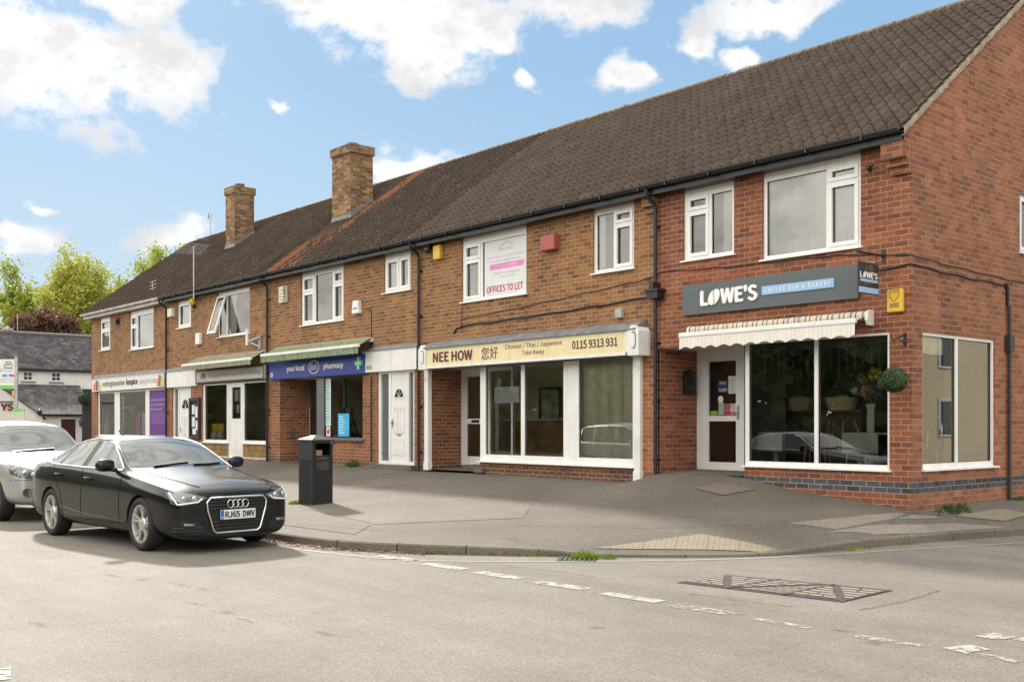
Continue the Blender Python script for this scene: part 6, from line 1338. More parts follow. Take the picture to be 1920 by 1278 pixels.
for k in range(900):
    t_ = rnd.random()**.8; p = kat(lens[0]+0.0001); x = -6.6+t_*3.6
    yk = np.interp(x, [-6.6, -5.7, -4.9, -4.15, -3.4, -2.5], [-7.12, -7.06, -7.0, -6.86, -6.5, -5.87])
    y = yk-.15-abs(rnd.gauss(0, .13)); a = rnd.uniform(0, 6.3); s_ = rnd.uniform(.012, .032); z = .008+rnd.uniform(0, .012)
    mb.add([(x+s_*cos(a), y+s_*sin(a), z), (x-s_*.5*sin(a), y+s_*.5*cos(a), z+rnd.uniform(0, .012)), (x-s_*cos(a), y-s_*sin(a), z), (x+s_*.5*sin(a), y-s_*.5*cos(a), z+rnd.uniform(0, .01))], [(0,1,2,3)])
mb.build('leaf_litter', leaf_mat('dead leaf', (.14, .07, .03), (.26, .15, .07), (.40, .28, .15), .1), label='brown dead leaves gathered in the gutter by the kerb', cat='leaves', kind='stuff')

# ------------------------------------------------------------------ cars
CARGLASS = M('dark car glass', (.03, .037, .036), .02, var=.0, spec=1, coat=1)
SIDEGLASS = M('tinted side glass', (.05, .065, .062), .03, var=.5, vscale=2.2, spec=.7, coat=.3)
CHROME = M('bright chrome', (.85, .85, .85), .16, 1, var=.02); RIM = M('silver alloy', (.62, .60, .58), .3, .7, var=.06); TYRE = M('tyre rubber', (.016, .016, .017), .75, var=.25, vscale=30)
LAMP = M('headlamp glass', (.16, .17, .18), .06, .4, var=.3, vscale=18, coat=1); BLK = M('satin black trim', (.012, .012, .013), .4); ARCH = M('wheel arch liner', (.008, .008, .008), .9)
def car_body(st, paint, axles, rw, t):
    """st rows: x, w(bottom), zb, sill z, z3, w3, z4, w4, belt y,z, rail y,z, top z"""
    rings = []
    for r_ in st:
        x, zb, w, z3, z4, by, bz, ry, rz_, tz = r_
        half = [(0, zb), (w*.78, zb), (w*.965, zb+.08), (w, z3), (w*.992, z4), (by+(w*.992-by)*.45, bz-.035), (by, bz), (ry+.012, rz_-.03 if rz_-bz > .2 else rz_-.01), (ry, rz_), (ry*.55, tz-.012 if tz-rz_ > .02 else tz-.006), (0, tz)]
        ring = [(x, -y, z) for y, z in half] + [(x, y, z) for y, z in half[-2:0:-1]]
        rings.append(ring)
    n = len(rings[0]); bm = bmesh.new(); V = [[bm.verts.new(p) for p in r_] for r_ in rings]
    for i in range(len(V)-1):
        for k in range(n): bm.faces.new((V[i][k], V[i][(k+1) % n], V[i+1][(k+1) % n], V[i+1][k]))
    for end, rv in ((0, V[0]), (1, V[-1])):
        h = n//2
        for k in range(h):
            q = (rv[k], rv[k+1], rv[(n-k-1) % n], rv[(n-k) % n])
            q = [v for i, v in enumerate(q) if v not in q[:i]]
            if len(q) > 2: bm.faces.new(q if end else q[::-1])
    bmesh.ops.recalc_face_normals(bm, faces=bm.faces[:])
    cl = bm.edges.layers.float.get('crease_edge') or bm.edges.layers.float.new('crease_edge')
    for i in range(len(V)-1):
        for k, c in ((6, .45), (n-6, .45), (4, .35), (n-4, .35), (8, .3), (n-8, .3)):
            e = bm.edges.get((V[i][k], V[i+1][k]))
            if e: e[cl] = c
    me = bpy.data.meshes.new('body'); bm.to_mesh(me); bm.free(); o = bpy.data.objects.new('body', me); COL.objects.link(o); me.materials.append(paint)
    s = o.modifiers.new('s', 'SUBSURF'); s.levels = s.render_levels = 3
    dg = bpy.context.evaluated_depsgraph_get(); solid = bpy.data.meshes.new_from_object(o.evaluated_get(dg))
    bv = BVHTree.FromPolygons([v.co.copy() for v in solid.vertices], [tuple(p.vertices) for p in solid.polygons])
    cut = MB()
    for ax, (rr, yin) in axles.items():
        for sy in (-1, 1): cut.lathe([(0, sy*yin), (rr, sy*yin), (rr, sy*1.3), (0, sy*1.3)][:: (1 if sy > 0 else -1)], (ax, 0, rw), 40, 'y')
    co = cut.build('cutter', ARCH, local=True); 
    bmc = bmesh.new(); bmc.from_mesh(co.data); bmesh.ops.remove_doubles(bmc, verts=bmc.verts, dist=1e-5); bmesh.ops.recalc_face_normals(bmc, faces=bmc.faces[:]); bmc.to_mesh(co.data); bmc.free()
    b = o.modifiers.new('b', 'BOOLEAN'); b.object = co; b.operation = 'DIFFERENCE'; b.solver = 'EXACT'
    try: b.material_mode = 'TRANSFER'
    except Exception: pass
    dg = bpy.context.evaluated_depsgraph_get(); fin = bpy.data.meshes.new_from_object(o.evaluated_get(dg)); o.modifiers.clear(); o.data = fin; fin.name = 'body'
    bpy.data.objects.remove(co)
    for p in fin.polygons: p.use_smooth = True
    try: fin.set_sharp_from_angle(angle=radians(40))
    except Exception: pass
    o.parent = t; ORG[o.name] = Vector((0,0,0)); return o, bv
def hit_side(bv, x, z, off, sgn=-1):
    h = bv.ray_cast(Vector((x, sgn*3, z)), Vector((0, -sgn, 0))); return (h[0]+h[1]*off) if h[0] else None
def hit_front(bv, y, z, off, sgn=1):
    h = bv.ray_cast(Vector((sgn*4, y, z)), Vector((-sgn, 0, 0))); return (h[0]+h[1]*off) if h[0] else None
def hit_top(bv, x, y, off):
    h = bv.ray_cast(Vector((x, y, 4)), Vector((0, 0, -1))); return (h[0]+h[1]*off) if h[0] else None
def grid(mb, f, n, m, mi=0):
    P_ = [[f(i/n, j/m) for j in range(m+1)] for i in range(n+1)]; b = len(mb.v); idx = {}
    for i in range(n+1):
        for j in range(m+1):
            if P_[i][j] is not None: idx[i, j] = len(mb.v); mb.v.append(tuple(P_[i][j]))
    for i in range(n):
        for j in range(m):
            q = [(i, j), (i+1, j), (i+1, j+1), (i, j+1)]
            if all(k in idx for k in q): mb.f.append(tuple(idx[k] for k in q)); mb.m.append(mi)
    return mb
def ip(x, tab): return float(np.interp(x, [a for a, _ in tab], [b for _, b in tab]))
def side_patch(mb, bv, x0, x1, bot, top, off, sgn=-1, n=26, m=8):
    return grid(mb, lambda s, t: hit_side(bv, x0+(x1-x0)*s, ip(x0+(x1-x0)*s, bot)+(ip(x0+(x1-x0)*s, top)-ip(x0+(x1-x0)*s, bot))*t, off, sgn), n, m)
def front_patch(mb, bv, y0, y1, bot, top, off, n=20, m=8, sgn=1):
    return grid(mb, lambda s, t: hit_front(bv, y0+(y1-y0)*s, ip(y0+(y1-y0)*s, bot)+(ip(y0+(y1-y0)*s, top)-ip(y0+(y1-y0)*s, bot))*t, off, sgn), n, m)
def top_patch(mb, bv, c0, c1, off, n=14, m=20):
    """c0, c1: curves t -> (x, y) at the lower and upper edge"""
    def f(s, t):
        a, b = c0(t), c1(t); return hit_top(bv, a[0]+(b[0]-a[0])*s, a[1]+(b[1]-a[1])*s, off)
    return grid(mb, f, n, m)
def wheel(t, x, y, r, rim, sgn, spokes=5, twin=True):
    mb = MB(); w = .115
    mb.lathe([(rim*.98, -w*.8), (rim+.012, -w*.95), (r-.03, -w), (r-.008, -w*.82), (r, -w*.5), (r, w*.5), (r-.008, w*.82), (r-.03, w), (rim+.012, w*.95), (rim*.98, w*.8)], (x, y, r), 48, 'y'); wh = mb.build('wheel', TYRE, t, smooth=True, local=True)
    m = MB(); o = sgn*w*.82
    m.lathe([(rim*.98, o), (rim*1.0, o+sgn*.006), (rim*.95, o+sgn*.004), (rim*.92, o-sgn*.03), (rim*.88, -o*.2)], (x, y, r), 48, 'y')
    m.lathe([(0, o-sgn*.005), (.035, o-sgn*.004), (.06, o-sgn*.015), (.075, o-sgn*.04), (.08, o-sgn*.08)], (x, y, r), 20, 'y')
    rm = m.build('rim', RIM, wh, smooth='auto', local=True)
    sp = MB()
    for k in range(spokes):
        a0 = 2*pi*k/spokes+.3
        for da in ((-.17, .17) if twin else (0,)):
            pts = []; wd = .0115 if twin else .03
            for q in range(6):
                f = q/5; rr = .05+(rim*.95-.05)*f; a = a0+da*(.35+.65*f**.8)*1.1; pts.append((rr, a, o-sgn*(.022-.024*f+.012*sin(pi*f))))
            for q in range(5):
                (r0, a, o0), (r1, b, o1) = pts[q], pts[q+1]
                def P_(rr, an, oo, side): tx, tz = -sin(an), cos(an); return (x+rr*cos(an)+tx*side*(wd+.004*q/5), y+oo, r+rr*sin(an)+tz*side*(wd+.004*q/5))
                vs = [P_(r0,a,o0,-1), P_(r0,a,o0,1), P_(r1,b,o1,1), P_(r1,b,o1,-1), P_(r0,a,o0-sgn*.03,-1.3), P_(r0,a,o0-sgn*.03,1.3), P_(r1,b,o1-sgn*.03,1.3), P_(r1,b,o1-sgn*.03,-1.3)]
                sp.add(vs, [(0,1,2,3), (0,4,5,1), (1,5,6,2), (2,6,7,3), (3,7,4,0)])
    sp.lathe([(.085, o-sgn*.03), (.075, o-sgn*.012), (0, o-sgn*.006)], (x, y, r), 20, 'y')
    bmx = sp.build('spokes', RIM, wh, local=True)
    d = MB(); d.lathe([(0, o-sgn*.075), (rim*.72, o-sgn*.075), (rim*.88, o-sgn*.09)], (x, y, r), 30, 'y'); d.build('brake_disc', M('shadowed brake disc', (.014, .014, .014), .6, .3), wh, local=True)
    return wh
def curve_side(bv, pts, off, sgn=-1): return [p for p in (hit_side(bv, x, z, off, sgn) for x, z in pts) if p is not None]
def dens(pts, k=6):
    out = []
    for i in range(len(pts)-1):
        for j in range(k): out.append(tuple(a+(b-a)*j/k for a, b in zip(pts[i], pts[i+1])))
    out.append(pts[-1]); return out
def smoothp(pts, k=8):
    out = []; n = len(pts)
    for i in range(n-1):
        g = [pts[max(0, min(n-1, i+q))] for q in (-1, 0, 1, 2)]
        for j in range(k): out.append(cr(*g, j/k))
    out.append(pts[-1]); return out

BLACKCAR = M('black car paint', (.004, .004, .005), .36, 0, var=.05, coat=.9, spec=.13)
BLACKCAR.node_tree.nodes['Principled BSDF'].inputs['Coat Roughness'].default_value = .07
def saloon(loc, rz_, label):
    t = thing('parked_car', loc, label, 'car', rz=rz_, sz=1.085)
    # x, zb, w, z3, z4, belt y,z, rail y,z, top z
    st = [(2.285,.18,.66,.40,.57,.62,.655,.50,.69,.705), (2.25,.15,.79,.40,.60,.75,.69,.56,.735,.755), (2.13,.14,.855,.42,.635,.805,.73,.59,.778,.80), (1.92,.16,.895,.44,.675,.84,.775,.635,.825,.852),
          (1.62,.16,.918,.45,.71,.86,.82,.665,.865,.89), (1.30,.16,.927,.45,.735,.868,.86,.70,.905,.93), (1.02,.16,.927,.45,.75,.868,.895,.74,.94,.975), (.86,.16,.927,.45,.755,.866,.915,.765,.965,1.01),
          (.62,.16,.927,.45,.76,.866,.932,.735,1.07,1.13), (.30,.16,.927,.45,.765,.868,.945,.665,1.235,1.285), (.02,.16,.927,.45,.77,.870,.955,.62,1.305,1.36), (-.38,.16,.927,.45,.775,.874,.965,.60,1.335,1.392),
          (-.82,.16,.927,.45,.785,.877,.98,.59,1.315,1.375), (-1.22,.16,.927,.45,.80,.876,.995,.59,1.24,1.315), (-1.58,.165,.925,.46,.81,.868,1.005,.61,1.135,1.21), (-1.88,.18,.915,.47,.81,.85,1.0,.65,1.035,1.10),
          (-2.14,.20,.885,.48,.80,.81,.975,.66,.99,1.015), (-2.32,.23,.82,.48,.78,.745,.945,.62,.955,.965), (-2.41,.28,.74,.50,.74,.67,.87,.56,.89,.90), (-2.44,.34,.64,.50,.68,.58,.79,.48,.81,.82)]
    ax = {1.405: (.355, .62), -1.405: (.355, .62)}
    body, bv = car_body(st, BLACKCAR, ax, .325, t)
    for axx in (1.405, -1.405):
        for sy in (-1, 1): wheel(t, axx, sy*.80, .325, .232, sy)
    # windows: outline of the side glass
    bot = [(-1.62, 1.055), (-1.5, 1.012), (-1.3, .995), (-.4, .972), (.76, .955)]
    top = [(-1.62, 1.06), (-1.5, 1.115), (-1.25, 1.21), (-.9, 1.285), (-.45, 1.318), (-.05, 1.30), (.2, 1.235), (.45, 1.115), (.76, .958)]
    for sy in (-1, 1):
        for a, b in ((-1.56, -1.17), (-1.09, -.42), (-.26, .74)):
            mb = MB(); side_patch(mb, bv, a, b, bot, top, .004, sy); mb.build('side_window', SIDEGLASS, t, smooth=True, local=True)
        mb = MB(); side_patch(mb, bv, -1.61, .75, [(x, z) for x, z in bot], top, .002, sy, n=40); mb.build('window_surround', BLK, t, smooth=True, local=True)
        loop = [(x, z+.012) for x, z in [(-1.64, 1.058), (-1.5, 1.118), (-1.25, 1.213), (-.9, 1.288), (-.45, 1.32), (-.05, 1.303), (.2, 1.238), (.45, 1.118), (.77, .95)]]
        mb = MB(); mb.tube(curve_side(bv, dens(loop, 6), .006, sy), .014, 6); mb.tube(curve_side(bv, dens([(.77, .948), (-.4, .962), (-1.3, .985), (-1.5, 1.0), (-1.6, 1.03), (-1.645, 1.06)], 6), .007, sy), .016, 6); mb.build('chrome_trim', CHROME, t, smooth=True, local=True)
        g_ = MB()
        for ln in ([(-.34, .955), (-.33, .7), (-.36, .30)], [(.86, .88), (.84, .6), (.82, .30)], [(-.36, .30), (.82, .30)], [(-1.32, .985), (-1.22, .80), (-1.05, .62), (-.98, .45), (-1.0, .30), (-.36, .30)], [(.86, .93), (1.1, .87)]):
            pts = curve_side(bv, dens(ln, 6), .0005, sy)
            if len(pts) > 1: g_.tube(pts, .0045, 5)
        g_.build('panel_gap', M('panel gap', (.002, .002, .002), .9), t, local=True)
        for hx, hz in ((-.14+.02, .83), (-1.10, .855)):
            p = hit_side(bv, hx, hz, .012, sy)
            if p: h_ = MB(); h_.tube([p+Vector((-.11, -sy*.008, 0)), p+Vector((-.06, sy*.018, .004)), p+Vector((.06, sy*.018, .002)), p+Vector((.11, -sy*.008, -.004))], .014, 8); h_.build('door_handle', BLACKCAR, t, smooth=True, local=True)
        # mirror
        mp = Vector((.60, sy*1.0, 1.015)); mb = MB(); mb.ball(mp, .1, 3, sc=(.72, 1.30, .80)); mb.v = [(mp.x+np.sign(q[0]-mp.x)*.072*(abs(q[0]-mp.x)/.072)**.7, mp.y+np.sign(q[1]-mp.y)*.13*(abs(q[1]-mp.y)/.13)**.8, mp.z+np.sign(q[2]-mp.z)*.078*(abs(q[2]-mp.z)/.078)**.65) for q in mb.v]; mr = mb.build('wing_mirror', BLACKCAR, t, smooth=True, local=True)
        mb = MB(); mb.tube([(.66, sy*.86, .955), (.63, sy*.93, .962), (.60, sy*.97, .985)], [.03, .025, .03], 8); mb.build('mirror_arm', BLK, mr, smooth=True, local=True)
        # sill crease highlight and headlamps
        mb = MB(); pts = curve_side(bv, smoothp([(1.0, .33), (.4, .345), (-.4, .375), (-1.0, .43)], 8), .002, sy); mb.tube(pts, .006, 5); mb.build('door_crease', BLACKCAR, t, smooth=True, local=True)
        y0, y1 = (.44*sy, .845*sy)
        hb = sorted([(.44*sy, .648), (.55*sy, .60), (.72*sy, .585), (.80*sy, .575), (.85*sy, .60)]); ht = sorted([(.44*sy, .665), (.55*sy, .69), (.72*sy, .722), (.80*sy, .728), (.85*sy, .725)])
        mb = MB(); front_patch(mb, bv, min(y0, y1), max(y0, y1), hb, ht, .006, 22, 8); hl = mb.build('headlamp', LAMP, t, smooth=True, local=True)
        mb = MB(); pts = [hit_front(bv, y, z, .012) for y, z in dens([(.50*sy, .650), (.56*sy, .612), (.72*sy, .597), (.80*sy, .588), (.825*sy, .66), (.83*sy, .715)], 5)]; mb.tube([p for p in pts if p], .011, 6); mb.build('daylight_strip', M('white lamp strip', (.85, .86, .86), .3, var=.02), hl, smooth=True, local=True)
        mb = MB()
        for yy in (.60, .73):
            p = hit_front(bv, yy*sy, .655, .004)
            if p: mb.ball(p, .042, 2, sc=(.35, 1, .85))
        mb.build('lens', M('clear lens', (.55, .57, .58), .04, .7, coat=1), hl, smooth=True, local=True)
        mb = MB(); hb = sorted([(.46*sy, .25), (.56*sy, .22), (.80*sy, .235), (.85*sy, .27)]); ht = sorted([(.46*sy, .26), (.56*sy, .385), (.80*sy, .40), (.85*sy, .385)]); front_patch(mb, bv, min(.46*sy, .84*sy), max(.46*sy, .84*sy), hb, ht, .003, 16, 6); gi = mb.build('lower_intake', BLK, t, smooth=True, local=True)
        mb = MB(); pts = [hit_front(bv, y, z, .015) for y, z in ((.60*sy, .345), (.67*sy, .347), (.74*sy, .35))]; mb.tube([p for p in pts if p], .02, 8); mb.build('fog_lamp', LAMP, gi, smooth=True, local=True)
        mb = MB()
        for zz in (.275, .31):
            pts = [hit_front(bv, y, zz, .01) for y in np.linspace(.50, .82, 8)*sy]; mb.tube([p for p in pts if p], .007, 5)
        mb.build('intake_slat', M('dull black trim', (.03, .03, .032), .4), gi, local=True)
    # windscreen, rear glass
    mb = MB(); top_patch(mb, bv, lambda s: (.93-.10*(2*s-1)**2*1.2, (2*s-1)*.735), lambda s: (.06-.05*(2*s-1)**2, (2*s-1)*.575), .003); mb.build('windscreen', CARGLASS, t, smooth=True, local=True)
    mb = MB(); top_patch(mb, bv, lambda s: (-1.93, (2*s-1)*.60), lambda s: (-.98, (2*s-1)*.53), .003); mb.build('rear_window', CARGLASS, t, smooth=True, local=True)
    mb = MB(); pts = [hit_top(bv, x, y, .012) for x, y in ((.90, -.45), (.86, -.1), (.83, .1))]; mb.tube([p for p in pts if p], .010, 6); pts = [hit_top(bv, x, y, .012) for x, y in ((.90, .15), (.87, .4), (.80, .62))]; mb.tube([p for p in pts if p], .010, 6); mb.build('wiper', BLK, t, local=True)
    mb = MB()
    for sy in (-1, 1):
        pts = [hit_top(bv, x, y, .0015) for x, y in smoothp([(.98, .70*sy), (1.5, .64*sy), (1.95, .55*sy), (2.14, .46*sy)], 8)]; mb.tube([p for p in pts if p], .005, 5)
    pts = [hit_front(bv, y, .685-.03*abs(y), .001) for y in np.linspace(-.5, .5, 16)]; mb.tube([p for p in pts if p], .0045, 5); mb.build('bonnet_gap', M('panel gap', (.002, .002, .002), .9), t, local=True)
    # single frame grille
    out = [(-.385, .655), (-.44, .60), (-.425, .50), (-.345, .265), (-.30, .235), (.30, .235), (.345, .265), (.425, .50), (.44, .60), (.385, .655)]
    gx = max(p.x for p in (hit_front(bv, 0, z, 0) for z in (.3, .45, .6)))
    def gp(y, z, off):
        hs = [h for h in (hit_front(bv, max(-.9, min(.9, y+dy)), z+dz, 0) for dy in (-.03, 0, .03) for dz in (-.02, 0, .02)) if h]
        return Vector((max([h.x for h in hs]+[gx-.16])+off, y, z))
    mb = MB(); vs = [gp(y, z, .012) for y, z in out]; mb.add(vs+[Vector((v.x-.12, v.y, v.z)) for v in vs], [(0,1,8,9), (1,2,7,8), (2,3,6,7), (3,4,5,6)]+[(i, (i+1) % 10, 10+(i+1) % 10, 10+i) for i in range(10)]); gr = mb.build('grille', M('grille black', (.006, .006, .007), .5), t, local=True)
    mb = MB(); mb.tube([gp(y, z, .018) for y, z in dens(out+[out[0]], 4)], .013, 8); mb.build('grille_frame', CHROME, gr, smooth=True, local=True)
    mb = MB()
    for z in (.285, .325, .365, .525, .565, .605, .635):
        hw = ip(z, [(.235, .30), (.265, .345), (.5, .425), (.6, .44), (.655, .385)])-.02; mb.tube([gp(y, z, .022) for y in np.linspace(-hw, hw, 9)], .0075, 5)
    mb.build('grille_slat', M('gloss grille slat', (.03, .03, .032), .25), gr, smooth=True, local=True)
    mb = MB()
    for k in range(4):
        cy_ = (k-1.5)*.072; mb.tube([gp(cy_+.047*cos(a), .575+.047*sin(a), .034) for a in np.linspace(0, 2*pi, 25)], .0065, 6)
    mb.build('ring_emblem', CHROME, gr, smooth=True, local=True)
    px = gx+.03; mb = MB(); mb.box(px, px+.012, -.26, .26, .39, .505); pl = mb.build('number_plate', M('white plate', (.72, .72, .70), .4, var=.03), t, local=True, bevel=.004)
    fp = lambda u, z, d: (px+.012-d, u, z)
    mb = MB(); mb.fbox(fp, -.258, -.212, .392, .503, -.001, 0); bl_ = mb.build('blue_band', M('plate blue', (.02, .13, .48), .4), pl, local=True)
    mb = MB(); letters(mb, 'GB', fp, -.25, -.22, .40, .425, -.002, .02); mb.build('country_letters', WHITEL, bl_, local=True)
    mb = MB(); letters(mb, 'RJ65', fp, -.195, .025, .41, .487, -.0015, .03); letters(mb, 'DWV', fp, .065, .245, .41, .487, -.0015, .03); mb.build('plate_lettering', CHAR, pl, local=True)
    mb = MB(); mb.box(1.9, 2.15, -.6, .6, .15, .2); mb.build('undertray', ARCH, t, local=True)
    mb = MB(); mb.tube([(-.95, 0, 1.38), (-1.08, 0, 1.44)], .012, 6); mb.build('roof_aerial', BLK, t, local=True)
    return t
SILVER = M('silver car paint', (.52, .52, .51), .34, .55, var=.04, coat=.8)
def suv(loc, rz_, label):
    t = thing('parked_car', loc, label, 'car', rz=rz_, sz=1.03)
    st = [(2.14,.34,.62,.55,.70,.56,.83,.44,.87,.88), (2.08,.29,.78,.54,.72,.72,.88,.54,.93,.95), (1.95,.27,.855,.55,.76,.80,.93,.60,.985,1.005), (1.65,.26,.897,.56,.82,.85,.985,.66,1.04,1.06),
          (1.28,.26,.907,.56,.85,.862,1.025,.71,1.075,1.10), (1.02,.26,.907,.56,.86,.862,1.05,.76,1.10,1.135), (.90,.26,.907,.56,.865,.862,1.06,.785,1.125,1.165), (.62,.26,.907,.56,.87,.862,1.07,.765,1.28,1.34),
          (.30,.26,.907,.56,.875,.865,1.08,.71,1.50,1.56), (.05,.26,.907,.56,.88,.865,1.085,.685,1.585,1.645), (-.45,.26,.907,.56,.88,.867,1.09,.67,1.625,1.69), (-1.2,.26,.907,.56,.89,.866,1.10,.66,1.61,1.675),
          (-1.85,.27,.90,.57,.89,.855,1.11,.65,1.57,1.625), (-2.08,.30,.88,.58,.88,.83,1.09,.64,1.40,1.45), (-2.2,.33,.84,.58,.86,.78,1.04,.6,1.13,1.15), (-2.27,.38,.76,.58,.8,.70,.93,.55,.98,1.0)]
    body, bv = car_body(st, SILVER, {1.28: (.40, .60), -1.28: (.40, .60)}, .36, t)
    for axx in (1.28, -1.28):
        for sy in (-1, 1): wheel(t, axx, sy*.79, .36, .225, sy, 6, False)
    bot = [(-1.85, 1.16), (-1.7, 1.125), (.0, 1.105), (.80, 1.10)]; top = [(-1.85, 1.50), (-1.7, 1.545), (-.4, 1.585), (.05, 1.55), (.35, 1.43), (.80, 1.12)]
    for sy in (-1, 1):
        for a, b in ((-1.83, -1.25), (-1.18, -.33), (-.26, .78)):
            mb = MB(); side_patch(mb, bv, a, b, bot, top, .004, sy); mb.build('side_window', SIDEGLASS, t, smooth=True, local=True)
        mb = MB(); side_patch(mb, bv, -1.84, .79, bot, top, .002, sy, n=40); mb.build('window_surround', BLK, t, smooth=True, local=True)
        mb = MB(); mb.ball((.66, sy*1.0, 1.13), .11, 3, sc=(.6, 1.05, .95)); mr = mb.build('wing_mirror', SILVER, t, smooth=True, local=True)
        mb = MB(); mb.tube([(.72, sy*.86, 1.06), (.68, sy*.95, 1.09)], .03, 8); mb.build('mirror_arm', BLK, mr, local=True)
        hb = sorted([(.42*sy, .74), (.56*sy, .715), (.74*sy, .735), (.855*sy, .80)]); ht = sorted([(.42*sy, .76), (.50*sy, .84), (.74*sy, .925), (.855*sy, .955)])
        mb = MB(); front_patch(mb, bv, min(.42*sy, .85*sy), max(.42*sy, .85*sy), hb, ht, .006, 24, 8); hl = mb.build('headlamp', LAMP, t, smooth=True, local=True)
        mb = MB()
        for yy, zz, rr in ((.55, .785, .055), (.68, .815, .06)):
            p = hit_front(bv, yy*sy, zz, .004)
            if p:
                mb.ball(p, rr, 3, sc=(.35, 1, 1))
        mb.build('lens', M('clear lens', (.55, .57, .58), .04, .7, coat=1), hl, smooth=True, local=True)
        mb = MB(); p = hit_front(bv, .80*sy, .875, .004); mb.ball(p, .05, 2, sc=(.4, 1, .8)); mb.build('indicator', M('amber lens', (.42, .36, .32), .15), hl, smooth=True, local=True)
        p = hit_front(bv, .66*sy, .50, .0); mb = MB(); mb.lathe([(.075, -.01), (.075, .015), (.062, .018), (.055, .004), (0, .012)], p, 20, 'x'); mb.build('fog_lamp', LAMP, t, smooth='auto', local=True)
        g_ = MB()
        for ln in ([(-.3, 1.08), (-.3, .4)], [(.86, 1.0), (.84, .4)], [(-.3, .4), (.84, .4)]): g_.tube(curve_side(bv, dens(ln, 6), .0005, sy), .005, 5)
        g_.build('panel_gap', M('panel gap', (.002, .002, .002), .9), t, local=True)
        m2 = MB(); pts = [hit_front(bv, y, z, .001) for y, z in dens([(.40*sy, .735), (.6*sy, .70), (.86*sy, .70)], 5)]; m2.tube([q for q in pts if q], .005, 5); m2.build('bumper_gap', M('panel gap', (.002, .002, .002), .9), t, local=True)
    mb = MB(); top_patch(mb, bv, lambda s: (1.00-.13*(2*s-1)**2, (2*s-1)*.76), lambda s: (.14-.06*(2*s-1)**2, (2*s-1)*.655), .003); mb.build('windscreen', CARGLASS, t, smooth=True, local=True)
    mb = MB(); pts = [hit_top(bv, x, y, .014) for x, y in ((.97, -.5), (.93, -.1), (.88, .25))]; mb.tube([p for p in pts if p], .012, 6); mb.build('wiper', BLK, t, local=True)
    mb = MB(); front_patch(mb, bv, -.36, .36, [(-.36, .72), (.36, .72)], [(-.36, .82), (.36, .82)], .004, 12, 4); mb.build('grille', BLK, t, local=True)
    mb = MB(); front_patch(mb, bv, -.42, .42, [(-.42, .40), (.42, .40)], [(-.42, .52), (.42, .52)], .004, 12, 4); mb.build('lower_intake', BLK, t, local=True)
    mb = MB()
    for sy in (-1, 1):
        pts = [hit_top(bv, x, y, .0015) for x, y in smoothp([(1.0, .74*sy), (1.6, .68*sy), (2.02, .55*sy)], 8)]; mb.tube([p for p in pts if p], .005, 5)
    mb.build('bonnet_gap', M('panel gap', (.002, .002, .002), .9), t, local=True)
    return t
saloon((-7.28, -8.36, 0), atan2(.254, 2.836), 'shiny black hatchback saloon with a chrome framed grille parked at the kerb')
suv((-13.05, -8.52, 0), atan2(.254, 2.836)-.03, 'silver four wheel drive car parked close behind the black car')

# ------------------------------------------------------------------ trees
def tree(loc, h, R, label, cat='tree', seed=1, leaves=5200, size=.16, mat=None, bare=.3, spread=1.0, name='tree', group=None, twigs=True):
    rnd = random.Random(seed); t = thing(name, loc, label, cat, group); tk = MB(); tips = []
    L = Vector(loc)
    def grow(p, d, l, r, dep):
        pts = [p]; q = p.copy(); dd = d.copy()
        for k in range(4):
            dd = (dd+Vector((rnd.gauss(0, .12), rnd.gauss(0, .12), rnd.gauss(.04, .06)))).normalized(); q = q+dd*l/4; pts.append(q.copy())
        tk.tube(pts, [r*(1-.11*k) for k in range(5)], 7 if dep < 2 else (5 if dep < 4 else 3), cap=False)
        if dep >= 3: tips.extend(pts[1:])
        if dep >= (5 if twigs else 4): return
        n = 3 if dep < 3 else 2
        for k in range(n+ (1 if rnd.random() < .5 else 0)):
            a = rnd.uniform(0, 2*pi); tilt_ = rnd.uniform(.3, .75)*spread; u = dd.orthogonal().normalized(); v = dd.cross(u)
            nd = (dd*cos(tilt_)+(u*cos(a)+v*sin(a))*sin(tilt_)).normalized(); src = pts[-1] if k < 2 else pts[rnd.choice((2, 3))]
            grow(src, nd, l*rnd.uniform(.62, .82), r*.56, dep+1)
    grow(L.copy(), Vector((rnd.gauss(0, .03), rnd.gauss(0, .03), 1)), h*bare, h*.016, 0)
    top = max(p.z for p in tips)-L.z; ext = max(hypot(p.x-L.x, p.y-L.y) for p in tips); sc = (R/ext, h*.96/top)
    f = lambda p: (L.x+(p[0]-L.x)*sc[0], L.y+(p[1]-L.y)*sc[0], L.z+(p[2]-L.z)*sc[1])
    tk.v = [f(v) for v in tk.v]; tips = [Vector(f(p)) for p in tips]
    tk.build('trunk', M('grey brown bark', (.085, .07, .052), .9, var=.3, vscale=3), t, smooth=True)
    mb = MB()
    for k in range(leaves):
        p = rnd.choice(tips)+Vector((rnd.gauss(0, .30), rnd.gauss(0, .30), rnd.gauss(0, .28)))*(h/14); u = Vector((rnd.uniform(-1,1), rnd.uniform(-1,1), rnd.uniform(-.7,.7))).normalized()*size*rnd.uniform(.6, 1.3); v = u.orthogonal().normalized(); v = (v*cos(k)+u.normalized().cross(v)*sin(k))*size*rnd.uniform(.4, .8)
        mb.add([p-u, p-v, p+u, p+v], [(0,1,2,3)])
    mb.build('crown', mat, t); return t
SPRING = leaf_mat('spring leaf', (.20, .25, .03), (.32, .37, .05), (.46, .48, .10), .4); SPRING2 = leaf_mat('yellow spring leaf', (.26, .29, .03), (.39, .41, .06), (.52, .51, .13), .4)
COPPER = leaf_mat('copper leaf', (.080, .040, .028), (.15, .075, .048), (.25, .15, .085), .3); DENSE = leaf_mat('dark green leaf', (.03, .055, .018), (.06, .10, .028), (.12, .16, .05), .25)
